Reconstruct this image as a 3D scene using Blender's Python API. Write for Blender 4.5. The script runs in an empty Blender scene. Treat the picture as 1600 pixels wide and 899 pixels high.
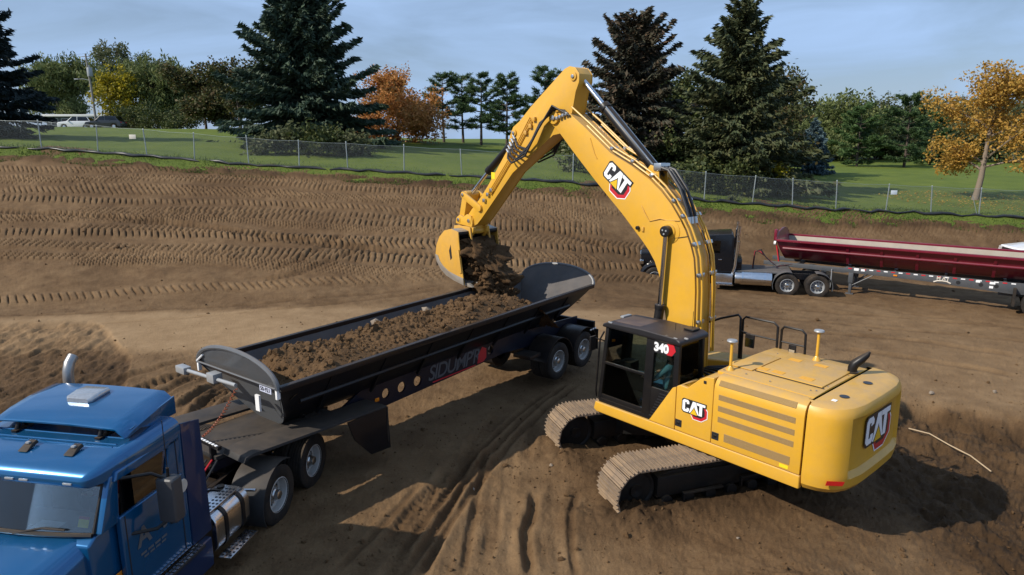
import bpy, bmesh, math, random
import numpy as np
from mathutils import Matrix, Vector
R = math.radians
sc = bpy.context.scene
col = sc.collection

# ------------------------------------------------------------------ camera, sky, sun, exposure
CAM_H = 6.42
FPX = 1066.0
PITCH = math.atan((449.5 - 217.0) / FPX)
cam = bpy.data.cameras.new('camera')
cam.sensor_width = 36.0
cam.lens = 36.0 * FPX / 1600.0
cam.clip_end = 6000.0
cam_o = bpy.data.objects.new('camera', cam)
cam_o.location = (0, 0, CAM_H)
cam_o.rotation_euler = (math.pi / 2 - PITCH, 0, 0)
col.objects.link(cam_o)
sc.camera = cam_o

SUN_AZ, SUN_EL = R(203.0), R(39.0)          # direction towards the sun, counter-clockwise from +X
SUN_DIR = Vector((math.cos(SUN_AZ) * math.cos(SUN_EL), math.sin(SUN_AZ) * math.cos(SUN_EL), math.sin(SUN_EL)))
world = bpy.data.worlds.new('World')
sc.world = world
world.use_nodes = True
wn, wl = world.node_tree.nodes, world.node_tree.links
wn.clear()
w_out = wn.new('ShaderNodeOutputWorld')
w_bg = wn.new('ShaderNodeBackground')
w_bg.inputs['Strength'].default_value = 0.066
sky = wn.new('ShaderNodeTexSky')
sky.sky_type = 'NISHITA'
sky.sun_disc = False
sky.sun_elevation = SUN_EL
sky.sun_rotation = math.atan2(SUN_DIR.x, SUN_DIR.y)
sky.altitude = 200
sky.air_density = 1.0
sky.dust_density = 1.0
sky.ozone_density = 1.5
# thin high cloud veils, the same all round the sky
w_tc = wn.new('ShaderNodeTexCoord')
w_map = wn.new('ShaderNodeMapping')
w_map.inputs['Scale'].default_value = (1.6, 1.6, 7.0)
w_map.inputs['Rotation'].default_value = (0.0, 0.12, 0.4)
wl.new(w_tc.outputs['Generated'], w_map.inputs['Vector'])
w_no = wn.new('ShaderNodeTexNoise')
w_no.inputs['Scale'].default_value = 1.7
w_no.inputs['Detail'].default_value = 7
w_no.inputs['Roughness'].default_value = 0.55
w_no.inputs['Distortion'].default_value = 0.6
wl.new(w_map.outputs[0], w_no.inputs['Vector'])
w_rmp = wn.new('ShaderNodeValToRGB')
w_rmp.color_ramp.elements[0].position = 0.38
w_rmp.color_ramp.elements[0].color = (0.45, 0.45, 0.45, 1)
w_rmp.color_ramp.elements[1].position = 0.66
w_rmp.color_ramp.elements[1].color = (0.95, 0.95, 0.95, 1)
wl.new(w_no.outputs['Fac'], w_rmp.inputs['Fac'])
w_mix = wn.new('ShaderNodeMix')
w_mix.data_type = 'RGBA'
w_mix.inputs['B'].default_value = (6.2, 9.0, 13.8, 1)
wl.new(w_rmp.outputs['Color'], w_mix.inputs['Factor'])
wl.new(sky.outputs['Color'], w_mix.inputs['A'])
wl.new(w_mix.outputs['Result'], w_bg.inputs['Color'])
wl.new(w_bg.outputs['Background'], w_out.inputs['Surface'])

sun = bpy.data.lights.new('sun', 'SUN')
sun.energy = 5.0
sun.angle = R(0.53)
sun.color = (1.0, 0.93, 0.82)
sun_o = bpy.data.objects.new('sun', sun)
sun_o.rotation_euler = (-SUN_DIR).to_track_quat('-Z', 'Y').to_euler()
sun_o.location = (-30, -10, 40)
col.objects.link(sun_o)

sc.view_settings.view_transform = 'Standard'
sc.view_settings.look = 'None'
sc.view_settings.exposure = 0.06
sc.view_settings.gamma = 1.0
sc.view_settings.use_curve_mapping = False
sc.render.engine = 'CYCLES'
sc.cycles.max_bounces = 6
sc.cycles.transparent_max_bounces = 14
sc.cycles.caustics_reflective = False
sc.cycles.caustics_refractive = False

# ------------------------------------------------------------------ helpers
def tag(o, label=None, cat=None, group=None, kind=None):
    if label: o['label'] = label
    if cat: o['category'] = cat
    if group: o['group'] = group
    if kind: o['kind'] = kind
    return o

def empty(name, loc=(0, 0, 0), rz=0.0, label=None, cat=None, group=None):
    o = bpy.data.objects.new(name, None)
    o.empty_display_size = 0.2
    o.location = loc
    o.rotation_euler = (0, 0, rz)
    col.objects.link(o)
    return tag(o, label, cat, group)

def link(name, me, mat=None, parent=None, M=None):
    if mat is not None and not me.materials:
        me.materials.append(mat)
    o = bpy.data.objects.new(name, me)
    col.objects.link(o)
    if parent is not None: o.parent = parent
    if M is not None: o.matrix_local = M
    return o

def copy_tree(o, parent=None):
    c = o.copy()
    col.objects.link(c)
    if parent is not None: c.parent = parent
    for ch in [k for k in o.children]:
        copy_tree(ch, c)
    return c

def fast_mesh(name, V, Fq, smooth=False):
    """V (n,3), Fq (m,k) arrays -> mesh"""
    V = np.asarray(V, dtype=np.float32); Fq = np.asarray(Fq, dtype=np.int32)
    me = bpy.data.meshes.new(name)
    k = Fq.shape[1]
    me.vertices.add(len(V)); me.vertices.foreach_set('co', V.ravel())
    me.loops.add(Fq.size); me.loops.foreach_set('vertex_index', Fq.ravel())
    me.polygons.add(len(Fq))
    me.polygons.foreach_set('loop_start', np.arange(0, Fq.size, k, dtype=np.int32))
    me.polygons.foreach_set('loop_total', np.full(len(Fq), k, dtype=np.int32))
    me.polygons.foreach_set('use_smooth', np.full(len(Fq), smooth))
    me.update(calc_edges=True)
    return me

class MB:
    def __init__(s): s.v = []; s.f = []
    def add(s, vs, fs, M=None):
        n = len(s.v)
        for p in vs:
            p = Vector(p)
            s.v.append(tuple(M @ p) if M is not None else tuple(p))
        for f in fs: s.f.append([i + n for i in f])
        return s
    def bx(s, x0, x1, y0, y1, z0, z1, M=None):
        vs = [(x0,y0,z0),(x1,y0,z0),(x1,y1,z0),(x0,y1,z0),(x0,y0,z1),(x1,y0,z1),(x1,y1,z1),(x0,y1,z1)]
        return s.add(vs, [(0,3,2,1),(4,5,6,7),(0,1,5,4),(1,2,6,5),(2,3,7,6),(3,0,4,7)], M)
    def prism(s, pts, a, b, ax='y', M=None):
        """polygon in the two other axes, extruded along ax from a to b"""
        n = len(pts)
        def P(p, t):
            if ax == 'y': return (p[0], t, p[1])
            if ax == 'x': return (t, p[0], p[1])
            return (p[0], p[1], t)
        vs = [P(p, a) for p in pts] + [P(p, b) for p in pts]
        fs = [tuple(range(n)), tuple(range(2*n-1, n-1, -1))]
        for i in range(n):
            j = (i+1) % n
            fs.append((i, i+n, j+n, j))
        return s.add(vs, fs, M)
    def cyl(s, p0, p1, r, n=14, r2=None, cap=True, M=None):
        return s.tube([p0, p1], [r, r if r2 is None else r2], n, cap, M)
    def tube(s, pts, r, n=8, cap=True, M=None):
        pts = [Vector(p) for p in pts]
        m = len(pts)
        rs = list(r) if isinstance(r, (list, tuple)) else [r]*m
        vs = []; fs = []
        t0 = (pts[1]-pts[0]).normalized()
        ref = Vector((0,0,1)) if abs(t0.z) < 0.9 else Vector((1,0,0))
        u = t0.cross(ref).normalized()
        for i in range(m):
            t = (pts[min(i+1,m-1)] - pts[max(i-1,0)])
            t = t.normalized() if t.length > 1e-9 else t0
            u = (u - t*u.dot(t))
            u = u.normalized() if u.length > 1e-9 else t.orthogonal().normalized()
            w = t.cross(u)
            for k in range(n):
                a = 2*math.pi*k/n
                vs.append(pts[i] + (u*math.cos(a) + w*math.sin(a))*rs[i])
        for i in range(m-1):
            for k in range(n):
                k2 = (k+1) % n
                fs.append((i*n+k, i*n+k2, (i+1)*n+k2, (i+1)*n+k))
        if cap:
            fs.append(tuple(range(n-1, -1, -1)))
            fs.append(tuple((m-1)*n + k for k in range(n)))
        return s.add(vs, fs, M)
    def lathe(s, prof, n=32, ax='y', M=None):
        """prof: list of (radius, along-axis)"""
        vs = []; fs = []
        m = len(prof)
        for r, t in prof:
            for k in range(n):
                a = 2*math.pi*k/n
                c, d = r*math.cos(a), r*math.sin(a)
                vs.append((c, t, d) if ax == 'y' else ((t, c, d) if ax == 'x' else (c, d, t)))
        for i in range(m-1):
            for k in range(n):
                k2 = (k+1) % n
                fs.append((i*n+k, i*n+k2, (i+1)*n+k2, (i+1)*n+k))
        return s.add(vs, fs, M)
    def loft(s, rings, closed=True, cap=True, M=None):
        n = len(rings[0]); m = len(rings)
        vs = [p for r in rings for p in r]; fs = []
        for i in range(m-1):
            for k in range(n if closed else n-1):
                k2 = (k+1) % n
                fs.append((i*n+k, i*n+k2, (i+1)*n+k2, (i+1)*n+k))
        if cap and closed:
            fs.append(tuple(range(n-1, -1, -1)))
            fs.append(tuple((m-1)*n + k for k in range(n)))
        return s.add(vs, fs, M)
    def mesh(s, name, bevel=0.0, seg=2, smooth=35.0, fixn=True):
        me = bpy.data.meshes.new(name)
        me.from_pydata(s.v, [], s.f)
        bm = bmesh.new(); bm.from_mesh(me)
        if fixn: bmesh.ops.recalc_face_normals(bm, faces=bm.faces)
        if bevel > 0:
            ed = [e for e in bm.edges if len(e.link_faces) == 2 and e.calc_face_angle(0) > R(28)]
            bmesh.ops.bevel(bm, geom=ed, offset=bevel, segments=seg, profile=0.6, affect='EDGES', clamp_overlap=True)
        bm.to_mesh(me); bm.free()
        if smooth:
            me.polygons.foreach_set('use_smooth', [True]*len(me.polygons))
            me.set_sharp_from_angle(angle=R(smooth))
        return me
    def build(s, name, mat, parent=None, bevel=0.0, seg=2, smooth=35.0, M=None, fixn=True):
        return link(name, s.mesh(name, bevel, seg, smooth, fixn), mat, parent, M)

def text_mesh(txt, size, shear=0.0, offset=0.0, extrude=0.003, space=1.0):
    cu = bpy.data.curves.new('lettering', 'FONT')
    cu.body = txt; cu.size = size; cu.shear = shear; cu.offset = offset; cu.extrude = extrude
    cu.align_x = 'CENTER'; cu.align_y = 'CENTER'; cu.space_character = space
    cu.resolution_u = 4
    o = bpy.data.objects.new('lettering', cu); col.objects.link(o)
    dg = bpy.context.evaluated_depsgraph_get()
    me = bpy.data.meshes.new_from_object(o.evaluated_get(dg))
    bpy.data.objects.remove(o); bpy.data.curves.remove(cu)
    return me

def frame_matrix(o, xa, ya):
    """matrix whose local X, Y map to xa, ya"""
    xa = Vector(xa).normalized(); ya = Vector(ya); ya = (ya - xa*ya.dot(xa)).normalized(); za = xa.cross(ya)
    M = Matrix((xa, ya, za)).transposed().to_4x4(); M.translation = Vector(o)
    return M

# ------------------------------------------------------------------ materials
MATS = {}
def nodemat(name):
    m = bpy.data.materials.new(name); m.use_nodes = True
    nt = m.node_tree; nt.nodes.clear()
    out = nt.nodes.new('ShaderNodeOutputMaterial')
    MATS[name] = m
    return m, nt.nodes, nt.links, out

def mixrgb(N, L, fac, a, b):
    x = N.new('ShaderNodeMix'); x.data_type = 'RGBA'
    for key, val in (('Factor', fac), ('A', a), ('B', b)):
        if hasattr(val, 'is_output'): L.new(val, x.inputs[key])
        elif key == 'Factor': x.inputs[0].default_value = val
        else: x.inputs[key].default_value = (*val, 1)
    return x.outputs['Result']

def ramp(N, L, src, stops):
    r = N.new('ShaderNodeValToRGB'); e = r.color_ramp.elements
    while len(e) < len(stops): e.new(0.5)
    for i, (p, c) in enumerate(stops):
        e[i].position = p
        e[i].color = (c, c, c, 1) if not isinstance(c, tuple) else (*c, 1)
    L.new(src, r.inputs['Fac'])
    return r.outputs['Color']

def noise(N, L, scale, detail=4, rough=0.55, vec=None, dist=0.0):
    t = N.new('ShaderNodeTexNoise')
    t.inputs['Scale'].default_value = scale; t.inputs['Detail'].default_value = detail
    t.inputs['Roughness'].default_value = rough; t.inputs['Distortion'].default_value = dist
    if vec is not None: L.new(vec, t.inputs['Vector'])
    return t.outputs['Fac']

DUSTC = (0.30, 0.205, 0.12)
def pmat(name, c, rough=0.5, metal=0.0, var=0.12, scale=6.0, dust=0.0, dustall=0.0, coat=0.0, bump=0.0, bscale=60.0, dustc=DUSTC, spec=0.5):
    m, N, L, out = nodemat(name)
    b = N.new('ShaderNodeBsdfPrincipled')
    L.new(b.outputs[0], out.inputs['Surface'])
    tc = N.new('ShaderNodeTexCoord').outputs['Object']
    n1 = noise(N, L, scale, 5, 0.6, tc)
    cs = mixrgb(N, L, n1, tuple(x*(1-var) for x in c), tuple(min(1, x*(1+var)) for x in c))
    rs = None
    if dust > 0 or dustall > 0:
        geo = N.new('ShaderNodeNewGeometry')
        sp = N.new('ShaderNodeSeparateXYZ'); L.new(geo.outputs['Normal'], sp.inputs[0])
        up = ramp(N, L, sp.outputs['Z'], [(0.35, 0.0), (0.95, 1.0)])
        n2 = noise(N, L, 3.1, 6, 0.65, tc)
        n2r = ramp(N, L, n2, [(0.3, 0.35), (0.68, 1.0)])
        mu = N.new('ShaderNodeMath'); mu.operation = 'MULTIPLY'; L.new(up, mu.inputs[0]); L.new(n2r, mu.inputs[1])
        mu2 = N.new('ShaderNodeMath'); mu2.operation = 'MULTIPLY'; L.new(mu.outputs[0], mu2.inputs[0]); mu2.inputs[1].default_value = dust
        n3 = noise(N, L, 2.6, 9, 0.74, tc)
        n3r = ramp(N, L, n3, [(0.38, 0.0), (0.75, 1.0)])
        mu3 = N.new('ShaderNodeMath'); mu3.operation = 'MULTIPLY'; L.new(n3r, mu3.inputs[0]); mu3.inputs[1].default_value = dustall
        ad = N.new('ShaderNodeMath'); ad.operation = 'ADD'; ad.use_clamp = True; L.new(mu2.outputs[0], ad.inputs[0]); L.new(mu3.outputs[0], ad.inputs[1])
        cs = mixrgb(N, L, ad.outputs[0], cs, dustc)
        rr = N.new('ShaderNodeMapRange'); L.new(ad.outputs[0], rr.inputs[0])
        rr.inputs['To Min'].default_value = rough; rr.inputs['To Max'].default_value = 0.85
        L.new(rr.outputs[0], b.inputs['Roughness'])
    else:
        rr = N.new('ShaderNodeMapRange'); L.new(n1, rr.inputs[0])
        rr.inputs['To Min'].default_value = max(0.02, rough*0.8); rr.inputs['To Max'].default_value = min(1, rough*1.2)
        L.new(rr.outputs[0], b.inputs['Roughness'])
    L.new(cs, b.inputs['Base Color'])
    b.inputs['Metallic'].default_value = metal
    b.inputs['Specular IOR Level'].default_value = spec
    b.inputs['Coat Weight'].default_value = coat
    b.inputs['Coat Roughness'].default_value = 0.06
    if bump > 0:
        bn = noise(N, L, bscale, 4, 0.6, tc)
        bp = N.new('ShaderNodeBump'); bp.inputs['Strength'].default_value = bump; bp.inputs['Distance'].default_value = 0.02
        L.new(bn, bp.inputs['Height']); L.new(bp.outputs[0], b.inputs['Normal'])
    return m

def glassmat(name, tint, refl=1.0, rough=0.01):
    m, N, L, out = nodemat(name)
    tr = N.new('ShaderNodeBsdfTransparent'); tr.inputs[0].default_value = (*tint, 1)
    gl = N.new('ShaderNodeBsdfGlossy'); gl.inputs['Roughness'].default_value = rough
    nz = noise(N, L, 3.0, 3, 0.5, N.new('ShaderNodeTexCoord').outputs['Object'])
    L.new(ramp(N, L, nz, [(0.2, (0.85, 0.88, 0.9)), (0.8, (1.0, 1.0, 1.0))]), gl.inputs[0])
    lw = N.new('ShaderNodeFresnel'); lw.inputs[0].default_value = 1.5
    mr = N.new('ShaderNodeMath'); mr.operation = 'MULTIPLY'; mr.use_clamp = True; mr.inputs[1].default_value = refl
    L.new(lw.outputs[0], mr.inputs[0])
    mx = N.new('ShaderNodeMixShader')
    L.new(mr.outputs[0], mx.inputs[0]); L.new(tr.outputs[0], mx.inputs[1]); L.new(gl.outputs[0], mx.inputs[2])
    L.new(mx.outputs[0], out.inputs['Surface'])
    return m

def leafmat(name, stops, trans=0.3):
    """leaf colours picked at random per leaf"""
    m, N, L, out = nodemat(name)
    geo = N.new('ShaderNodeNewGeometry')
    tc = N.new('ShaderNodeTexCoord').outputs['Object']
    n = noise(N, L, 0.55, 3, 0.6, tc)
    mx = N.new('ShaderNodeMath'); mx.operation = 'MULTIPLY_ADD'
    L.new(geo.outputs['Random Per Island'], mx.inputs[0]); mx.inputs[1].default_value = 0.55
    sub = N.new('ShaderNodeMath'); sub.operation = 'MULTIPLY'; L.new(n, sub.inputs[0]); sub.inputs[1].default_value = 0.45
    L.new(sub.outputs[0], mx.inputs[2])
    c = ramp(N, L, mx.outputs[0], stops)
    d = N.new('ShaderNodeBsdfPrincipled'); d.inputs['Roughness'].default_value = 0.62
    d.inputs['Specular IOR Level'].default_value = 0.25
    t = N.new('ShaderNodeBsdfTranslucent')
    L.new(c, d.inputs['Base Color']); L.new(c, t.inputs[0])
    s = N.new('ShaderNodeMixShader'); s.inputs[0].default_value = trans
    L.new(d.outputs[0], s.inputs[1]); L.new(t.outputs[0], s.inputs[2]); L.new(s.outputs[0], out.inputs['Surface'])
    return m

YEL = pmat('yellow_paint', (0.66, 0.355, 0.030), 0.34, var=0.06, dust=0.8, dustall=0.26, coat=0.15, dustc=(0.42, 0.27, 0.12))
YELP = pmat('yellow_pad', (0.70, 0.34, 0.03), 0.6, var=0.06, dustall=0.1)
YELD = pmat('yellow_worn', (0.60, 0.32, 0.04), 0.45, var=0.1, dust=0.5, dustall=0.35)
BLK = pmat('black_paint', (0.007, 0.007, 0.008), 0.38, var=0.3, dust=0.22, dustall=0.03, spec=0.3)
BLKR = pmat('black_roof', (0.012, 0.011, 0.012), 0.4, var=0.3, dust=0.25, dustall=0.03, dustc=(0.12, 0.08, 0.07))
RUB = pmat('rubber', (0.012, 0.011, 0.011), 0.75, var=0.3, dust=0.15, dustall=0.16, bump=0.2, spec=0.25)
HOSE = pmat('hose_rubber', (0.02, 0.02, 0.022), 0.5, var=0.2)
CHR = pmat('chrome', (0.62, 0.64, 0.67), 0.12, metal=1.0, var=0.05)
STEEL = pmat('bright_steel', (0.55, 0.55, 0.54), 0.3, metal=1.0, var=0.12)
TRKS = pmat('track_steel', (0.17, 0.13, 0.10), 0.6, metal=0.25, var=0.35, scale=9, dust=0.8, dustall=0.75, bump=0.5, bscale=40, dustc=(0.33, 0.23, 0.14))
UNDR = pmat('undercarriage_black', (0.007, 0.007, 0.007), 0.5, var=0.3, dust=0.3, dustall=0.05, spec=0.25)
BUCK = pmat('worn_bucket_steel', (0.34, 0.31, 0.27), 0.45, metal=0.5, var=0.25, dustall=0.3)
WHT = pmat('white_decal', (0.82, 0.82, 0.82), 0.4, var=0.03)
REDD = pmat('red_decal', (0.50, 0.02, 0.03), 0.35, var=0.08)
BLKD = pmat('black_decal', (0.02, 0.02, 0.022), 0.35, var=0.1)
YELDC = pmat('yellow_decal', (0.75, 0.45, 0.02), 0.35, var=0.15, scale=3)
REFR = pmat('red_reflector', (0.45, 0.01, 0.01), 0.2, var=0.2, scale=40, coat=0.6)
AMB = pmat('amber_lens', (0.7, 0.22, 0.01), 0.2, var=0.1, coat=0.6)
GRIL = pmat('grille_mesh', (0.30, 0.185, 0.06), 0.7, var=0.25, scale=90, dustall=0.35, bump=0.6, bscale=220)
BLUE = pmat('blue_metallic_paint', (0.000, 0.102, 0.265), 0.2, metal=0.5, var=0.06, dust=0.05, dustall=0.02, coat=0.9)
BLUED = pmat('blue_fairing', (0.001, 0.022, 0.085), 0.4, metal=0.25, var=0.06, dust=0.15, dustall=0.05, coat=0.5)
GREY = pmat('grey_tub_paint', (0.10, 0.108, 0.118), 0.4, metal=0.15, var=0.1, dust=0.25, dustall=0.06, coat=0.2)
TUBIN = pmat('scoured_tub_steel', (0.06, 0.06, 0.064), 0.55, metal=0.1, var=0.4, scale=2.5, dust=0.15, dustall=0.12, spec=0.25)
TBLK = pmat('trailer_black', (0.007, 0.007, 0.009), 0.33, var=0.2, dust=0.12, dustall=0.02, coat=0.08, spec=0.3)
DKPL = pmat('deck_plate', (0.022, 0.023, 0.025), 0.6, var=0.3, dust=0.14, dustall=0.05, spec=0.3)
MAR = pmat('maroon_paint', (0.155, 0.005, 0.022), 0.32, var=0.1, dust=0.15, dustall=0.05, coat=0.4)
TUBW = pmat('pale_tub_liner', (0.27, 0.235, 0.19), 0.5, var=0.3, scale=1.8, dustall=0.35)
FRM = pmat('charcoal_frame_paint', (0.06, 0.068, 0.078), 0.45, var=0.12, dust=0.2, dustall=0.12)
BCAB = pmat('black_cab_paint', (0.006, 0.007, 0.010), 0.22, var=0.15, dust=0.08, coat=0.25, spec=0.3)
ALU = pmat('polished_aluminium', (0.66, 0.66, 0.67), 0.22, metal=1.0, var=0.1, dustall=0.05)
RIMW = pmat('white_wheel_paint', (0.42, 0.41, 0.39), 0.45, var=0.1, dustall=0.25)
LGREY = pmat('light_grey_metal', (0.34, 0.35, 0.36), 0.45, metal=0.3, var=0.1)
WPAINT = pmat('white_car_paint', (0.8, 0.8, 0.81), 0.25, var=0.02, coat=0.6)
DKIN = pmat('dark_interior', (0.02, 0.02, 0.022), 0.7, var=0.3)
TANIN = pmat('tan_interior', (0.16, 0.13, 0.10), 0.7, var=0.2)
GLAS = glassmat('cab_glass', (0.80, 0.87, 0.84), 1.0)
WSH = glassmat('windshield_glass', (0.80, 0.86, 0.87), 1.9)
CGL = glassmat('car_glass', (0.08, 0.09, 0.1), 1.5)
ORH = pmat('orange_air_line', (0.26, 0.07, 0.03), 0.45, var=0.1)
# ------------------------------------------------------------------ terrain
def vnoise(x, y, seed=0):
    xi = np.floor(x).astype(np.int64); yi = np.floor(y).astype(np.int64)
    xf = x - xi; yf = y - yi
    def h(a, b):
        n = (a*374761393 + b*668265263 + seed*1442695041) & 0x7fffffff
        n = ((n ^ (n >> 13)) * 1274126177) & 0x7fffffff
        n = n ^ (n >> 16)
        return (n & 0xffff) / 65535.0
    u = xf*xf*(3-2*xf); v = yf*yf*(3-2*yf)
    return (h(xi, yi)*(1-u) + h(xi+1, yi)*u)*(1-v) + (h(xi, yi+1)*(1-u) + h(xi+1, yi+1)*u)*v

def fbm(x, y, oct=4, seed=0, gain=0.5):
    s = 0; a = 1.0; t = 0
    for i in range(oct):
        s = s + a*(vnoise(x*2**i, y*2**i, seed+i*17) - 0.5); t += a; a *= gain
    return s/t*2

def sstep(a, b, x):
    t = np.clip((x-a)/(b-a), 0, 1)
    return t*t*(3-2*t)

FENCE_Y = 44.0
# height of the ground along the fence line (x at 44 m)
FX = np.array([-60, -33, -29, -16, -3.2, 4, 12.5, 20.5, 33, 60.])
FZ = np.array([6.1, 5.95, 5.8, 4.75, 4.1, 3.7, 2.6, 2.05, 1.5, 1.2])
CX = np.array([-60, -33, -20, -12, -3, 4, 9, 13, 20, 33, 60.])
CZ = np.array([8.0, 7.7, 7.5, 7.1, 6.0, 5.4, 4.3, 3.15, 2.8, 2.7, 2.6])
YX = np.array([-40, -10, 0, 8, 14, 20, 40.])
YV = np.array([24.5, 25.5, 27, 31, 35, 36, 36.])
def Hf(x, y):
    x = np.asarray(x, float); y = np.asarray(y, float)
    zb = -0.3 - 0.05*np.clip(x, -8, 8) - 0.012*np.clip(x-8, 0, 30)
    y0 = np.interp(x, YX, YV)
    xf = x*FENCE_Y/np.clip(y, 20, 1e9)
    zf = np.interp(xf, FX, FZ)
    t = np.clip((y-y0)/(FENCE_Y-y0), 0, 1)
    z = zb + (zf-zb)*t**1.25
    zc = np.interp(xf, CX, CZ)
    g = np.clip((y-FENCE_Y)/36.0, 0, 1)
    z = np.where(y > FENCE_Y, zf + (zc-zf)*(1-(1-g)**1.5), z)
    # spoil slope right of the digger
    e = sstep(18.6, 16.6, y + 0.42*(x-11) + 0.5*fbm(x*0.6, y*0.6, 3, 5))*sstep(7.0, 9.5, x)
    z = z - 0.45*e*sstep(4, 14, y)
    # mound in the foreground, falling off on its right
    m = np.exp(-((x-4.6)/1.5)**2 - ((y-8.9)/0.9)**2)*0.42*sstep(6.0, 5.55, x + 0.35*(y-9))
    return z + m

def gz(x, y): return float(Hf(np.array([x]), np.array([y]))[0])

COSP, SINP = math.cos(PITCH), math.sin(PITCH)
def ray(u, v):
    X = (u-800)/FPX; Y = -(v-449.5)/FPX
    return np.array([X, COSP+Y*SINP, -SINP+Y*COSP])
def on_ground(u, v):
    """where the line of sight through a pixel of the photograph meets the ground"""
    d = ray(u, v)
    ts = np.linspace(6, 120, 6000)
    p = np.array([0, 0, CAM_H])[None] + ts[:, None]*d[None]
    below = np.nonzero(p[:, 2] < Hf(p[:, 0], p[:, 1]))[0]
    i = below[0] if len(below) else len(ts)-1
    return p[i]
def at_depth(u, v, y):
    d = ray(u, v)
    return np.array([0, 0, CAM_H]) + d*(y/d[1])

ROWS = [4.6]
while ROWS[-1] < 45.6: ROWS.append(ROWS[-1] + max(0.02, 0.0046*ROWS[-1]))
ROWS = np.array(ROWS)
TT = np.concatenate([np.linspace(-1.15, -0.83, 40), np.linspace(-0.82, 0.82, 1240), np.linspace(0.83, 1.15, 40)]); NCOL = len(TT)
GY = np.repeat(ROWS[:, None], NCOL, 1); GX = TT[None]*(GY+1.5)
B0 = Hf(GX, GY)
D = np.zeros_like(B0)                 # relief
W = np.zeros_like(B0)                 # how much a print or rut has pressed the soil
far = sstep(22, 30, GY)
D += 0.08*fbm(GX*0.35, GY*0.35, 3, 1) + 0.035*fbm(GX*1.3, GY*1.3, 4, 2)*(0.3+far)
D += 0.014*fbm(GX*5, GY*5, 3, 3) + 0.016*fbm(GX*13, GY*13, 3, 9, 0.65)*(1-0.5*far) + 0.012*np.clip(fbm(GX*22, GY*22, 2, 10)-0.25, 0, 1)*(1-far)
# lanes: smoother
lane = sstep(0, 1.2, GY - (20.6 + 0.10*GX + 0.4*fbm(GX*0.3, GY*0.3, 2, 4)))*sstep(0, 1.0, (27.2 + 0.16*GX) - GY)*sstep(9, 3, GX)
D *= (1 - 0.65*lane)
tone = 0.46 - 0.15*far + 0.20*fbm(GX*0.25, GY*0.25, 4, 21) + 0.12*fbm(GX*2.2, GY*2.2, 3, 22)
tone += 0.33*lane
padr = sstep(8, 11, GX)*sstep(17.2, 18.6, GY + 0.42*(GX-11))*sstep(36, 31, GY)
tone += 0.10*padr
spoil = sstep(18.4, 17.2, GY + 0.42*(GX-11) + 0.5*fbm(GX*0.6, GY*0.6, 3, 5))*sstep(7.0, 8.4, GX)
tone -= 0.36*spoil
D += spoil*(0.42*fbm(GX*0.8, GY*0.8, 4, 31) + 0.22*np.abs(fbm(GX*2.2, GY*2.2, 4, 32, 0.6)) + 0.08*np.abs(fbm(GX*7, GY*7, 3, 34)))
fm = np.exp(-((GX-4.6)/2.0)**2 - ((GY-8.9)/1.3)**2)
D += fm*(0.10*fbm(GX*3, GY*3, 4, 33) + 0.05*np.abs(fbm(GX*8, GY*8, 3, 35)))
rough_ = sstep(0.5, 3.5, GX)*sstep(17, 13, GY)*(1-spoil)
D += rough_*0.035*np.abs(fbm(GX*6, GY*6, 3, 36))
tone += rough_*0.10*fbm(GX*1.5, GY*1.5, 4, 37) - 0.05*rough_
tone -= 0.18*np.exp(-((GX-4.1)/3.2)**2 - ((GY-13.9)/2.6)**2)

# caterpillar prints that run across the slope: centre line given as y over x
def print_row(pts, width, pitch=0.3, depth=0.05, skew=0.0, seed=0, strength=1.0):
    P = np.array([on_ground(*p)[:2] for p in pts])
    o = np.argsort(P[:, 0]); P = P[o]
    xs = np.linspace(P[0, 0], P[-1, 0], 160)
    ys = np.interp(xs, P[:, 0], P[:, 1])
    k = np.ones(15)/15; yp = np.pad(ys, 7, mode='edge'); ys = np.convolve(yp, k, 'valid')
    ys = ys + 0.10*fbm(xs*0.5, xs*0+seed, 3, seed)
    r0 = np.searchsorted(ROWS, ys.min()-width); r1 = np.searchsorted(ROWS, ys.max()+width)
    sl = slice(max(r0, 0), r1)
    x = GX[sl]; y = GY[sl]
    d = y - np.interp(x, xs, ys)
    m = sstep(width/2+0.05, width/2-0.05, np.abs(d))*sstep(P[0, 0]-0.2, P[0, 0]+0.4, x)*sstep(P[-1, 0]+0.2, P[-1, 0]-0.4, x)
    fade = sstep(-0.85, -0.45, fbm(x*0.35+seed*3.1, y*0.35, 2, seed+50))
    m = m*fade*strength
    ph = (x + skew*d)/pitch + 0.18*fbm(x*0.8, y*0.8, 2, seed+60)
    saw = ph - np.floor(ph)
    bar = sstep(0.0, 0.14, saw)*sstep(1.0, 0.80, saw)
    pat = depth*(bar*1.5 - 1.1)*(0.85+0.5*fbm(x*2, y*2, 2, seed+70)) + 0.02
    berm = np.exp(-((np.abs(d)-width/2-0.06)/0.07)**2)*0.035*fade*strength
    D[sl] = D[sl]*(1-m) + (D[sl]*0.35+pat)*m + berm*(1-m)
    W[sl] = np.maximum(W[sl], m*0.5)
    tone[sl] += m*(bar-0.6)*0.20

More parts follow.
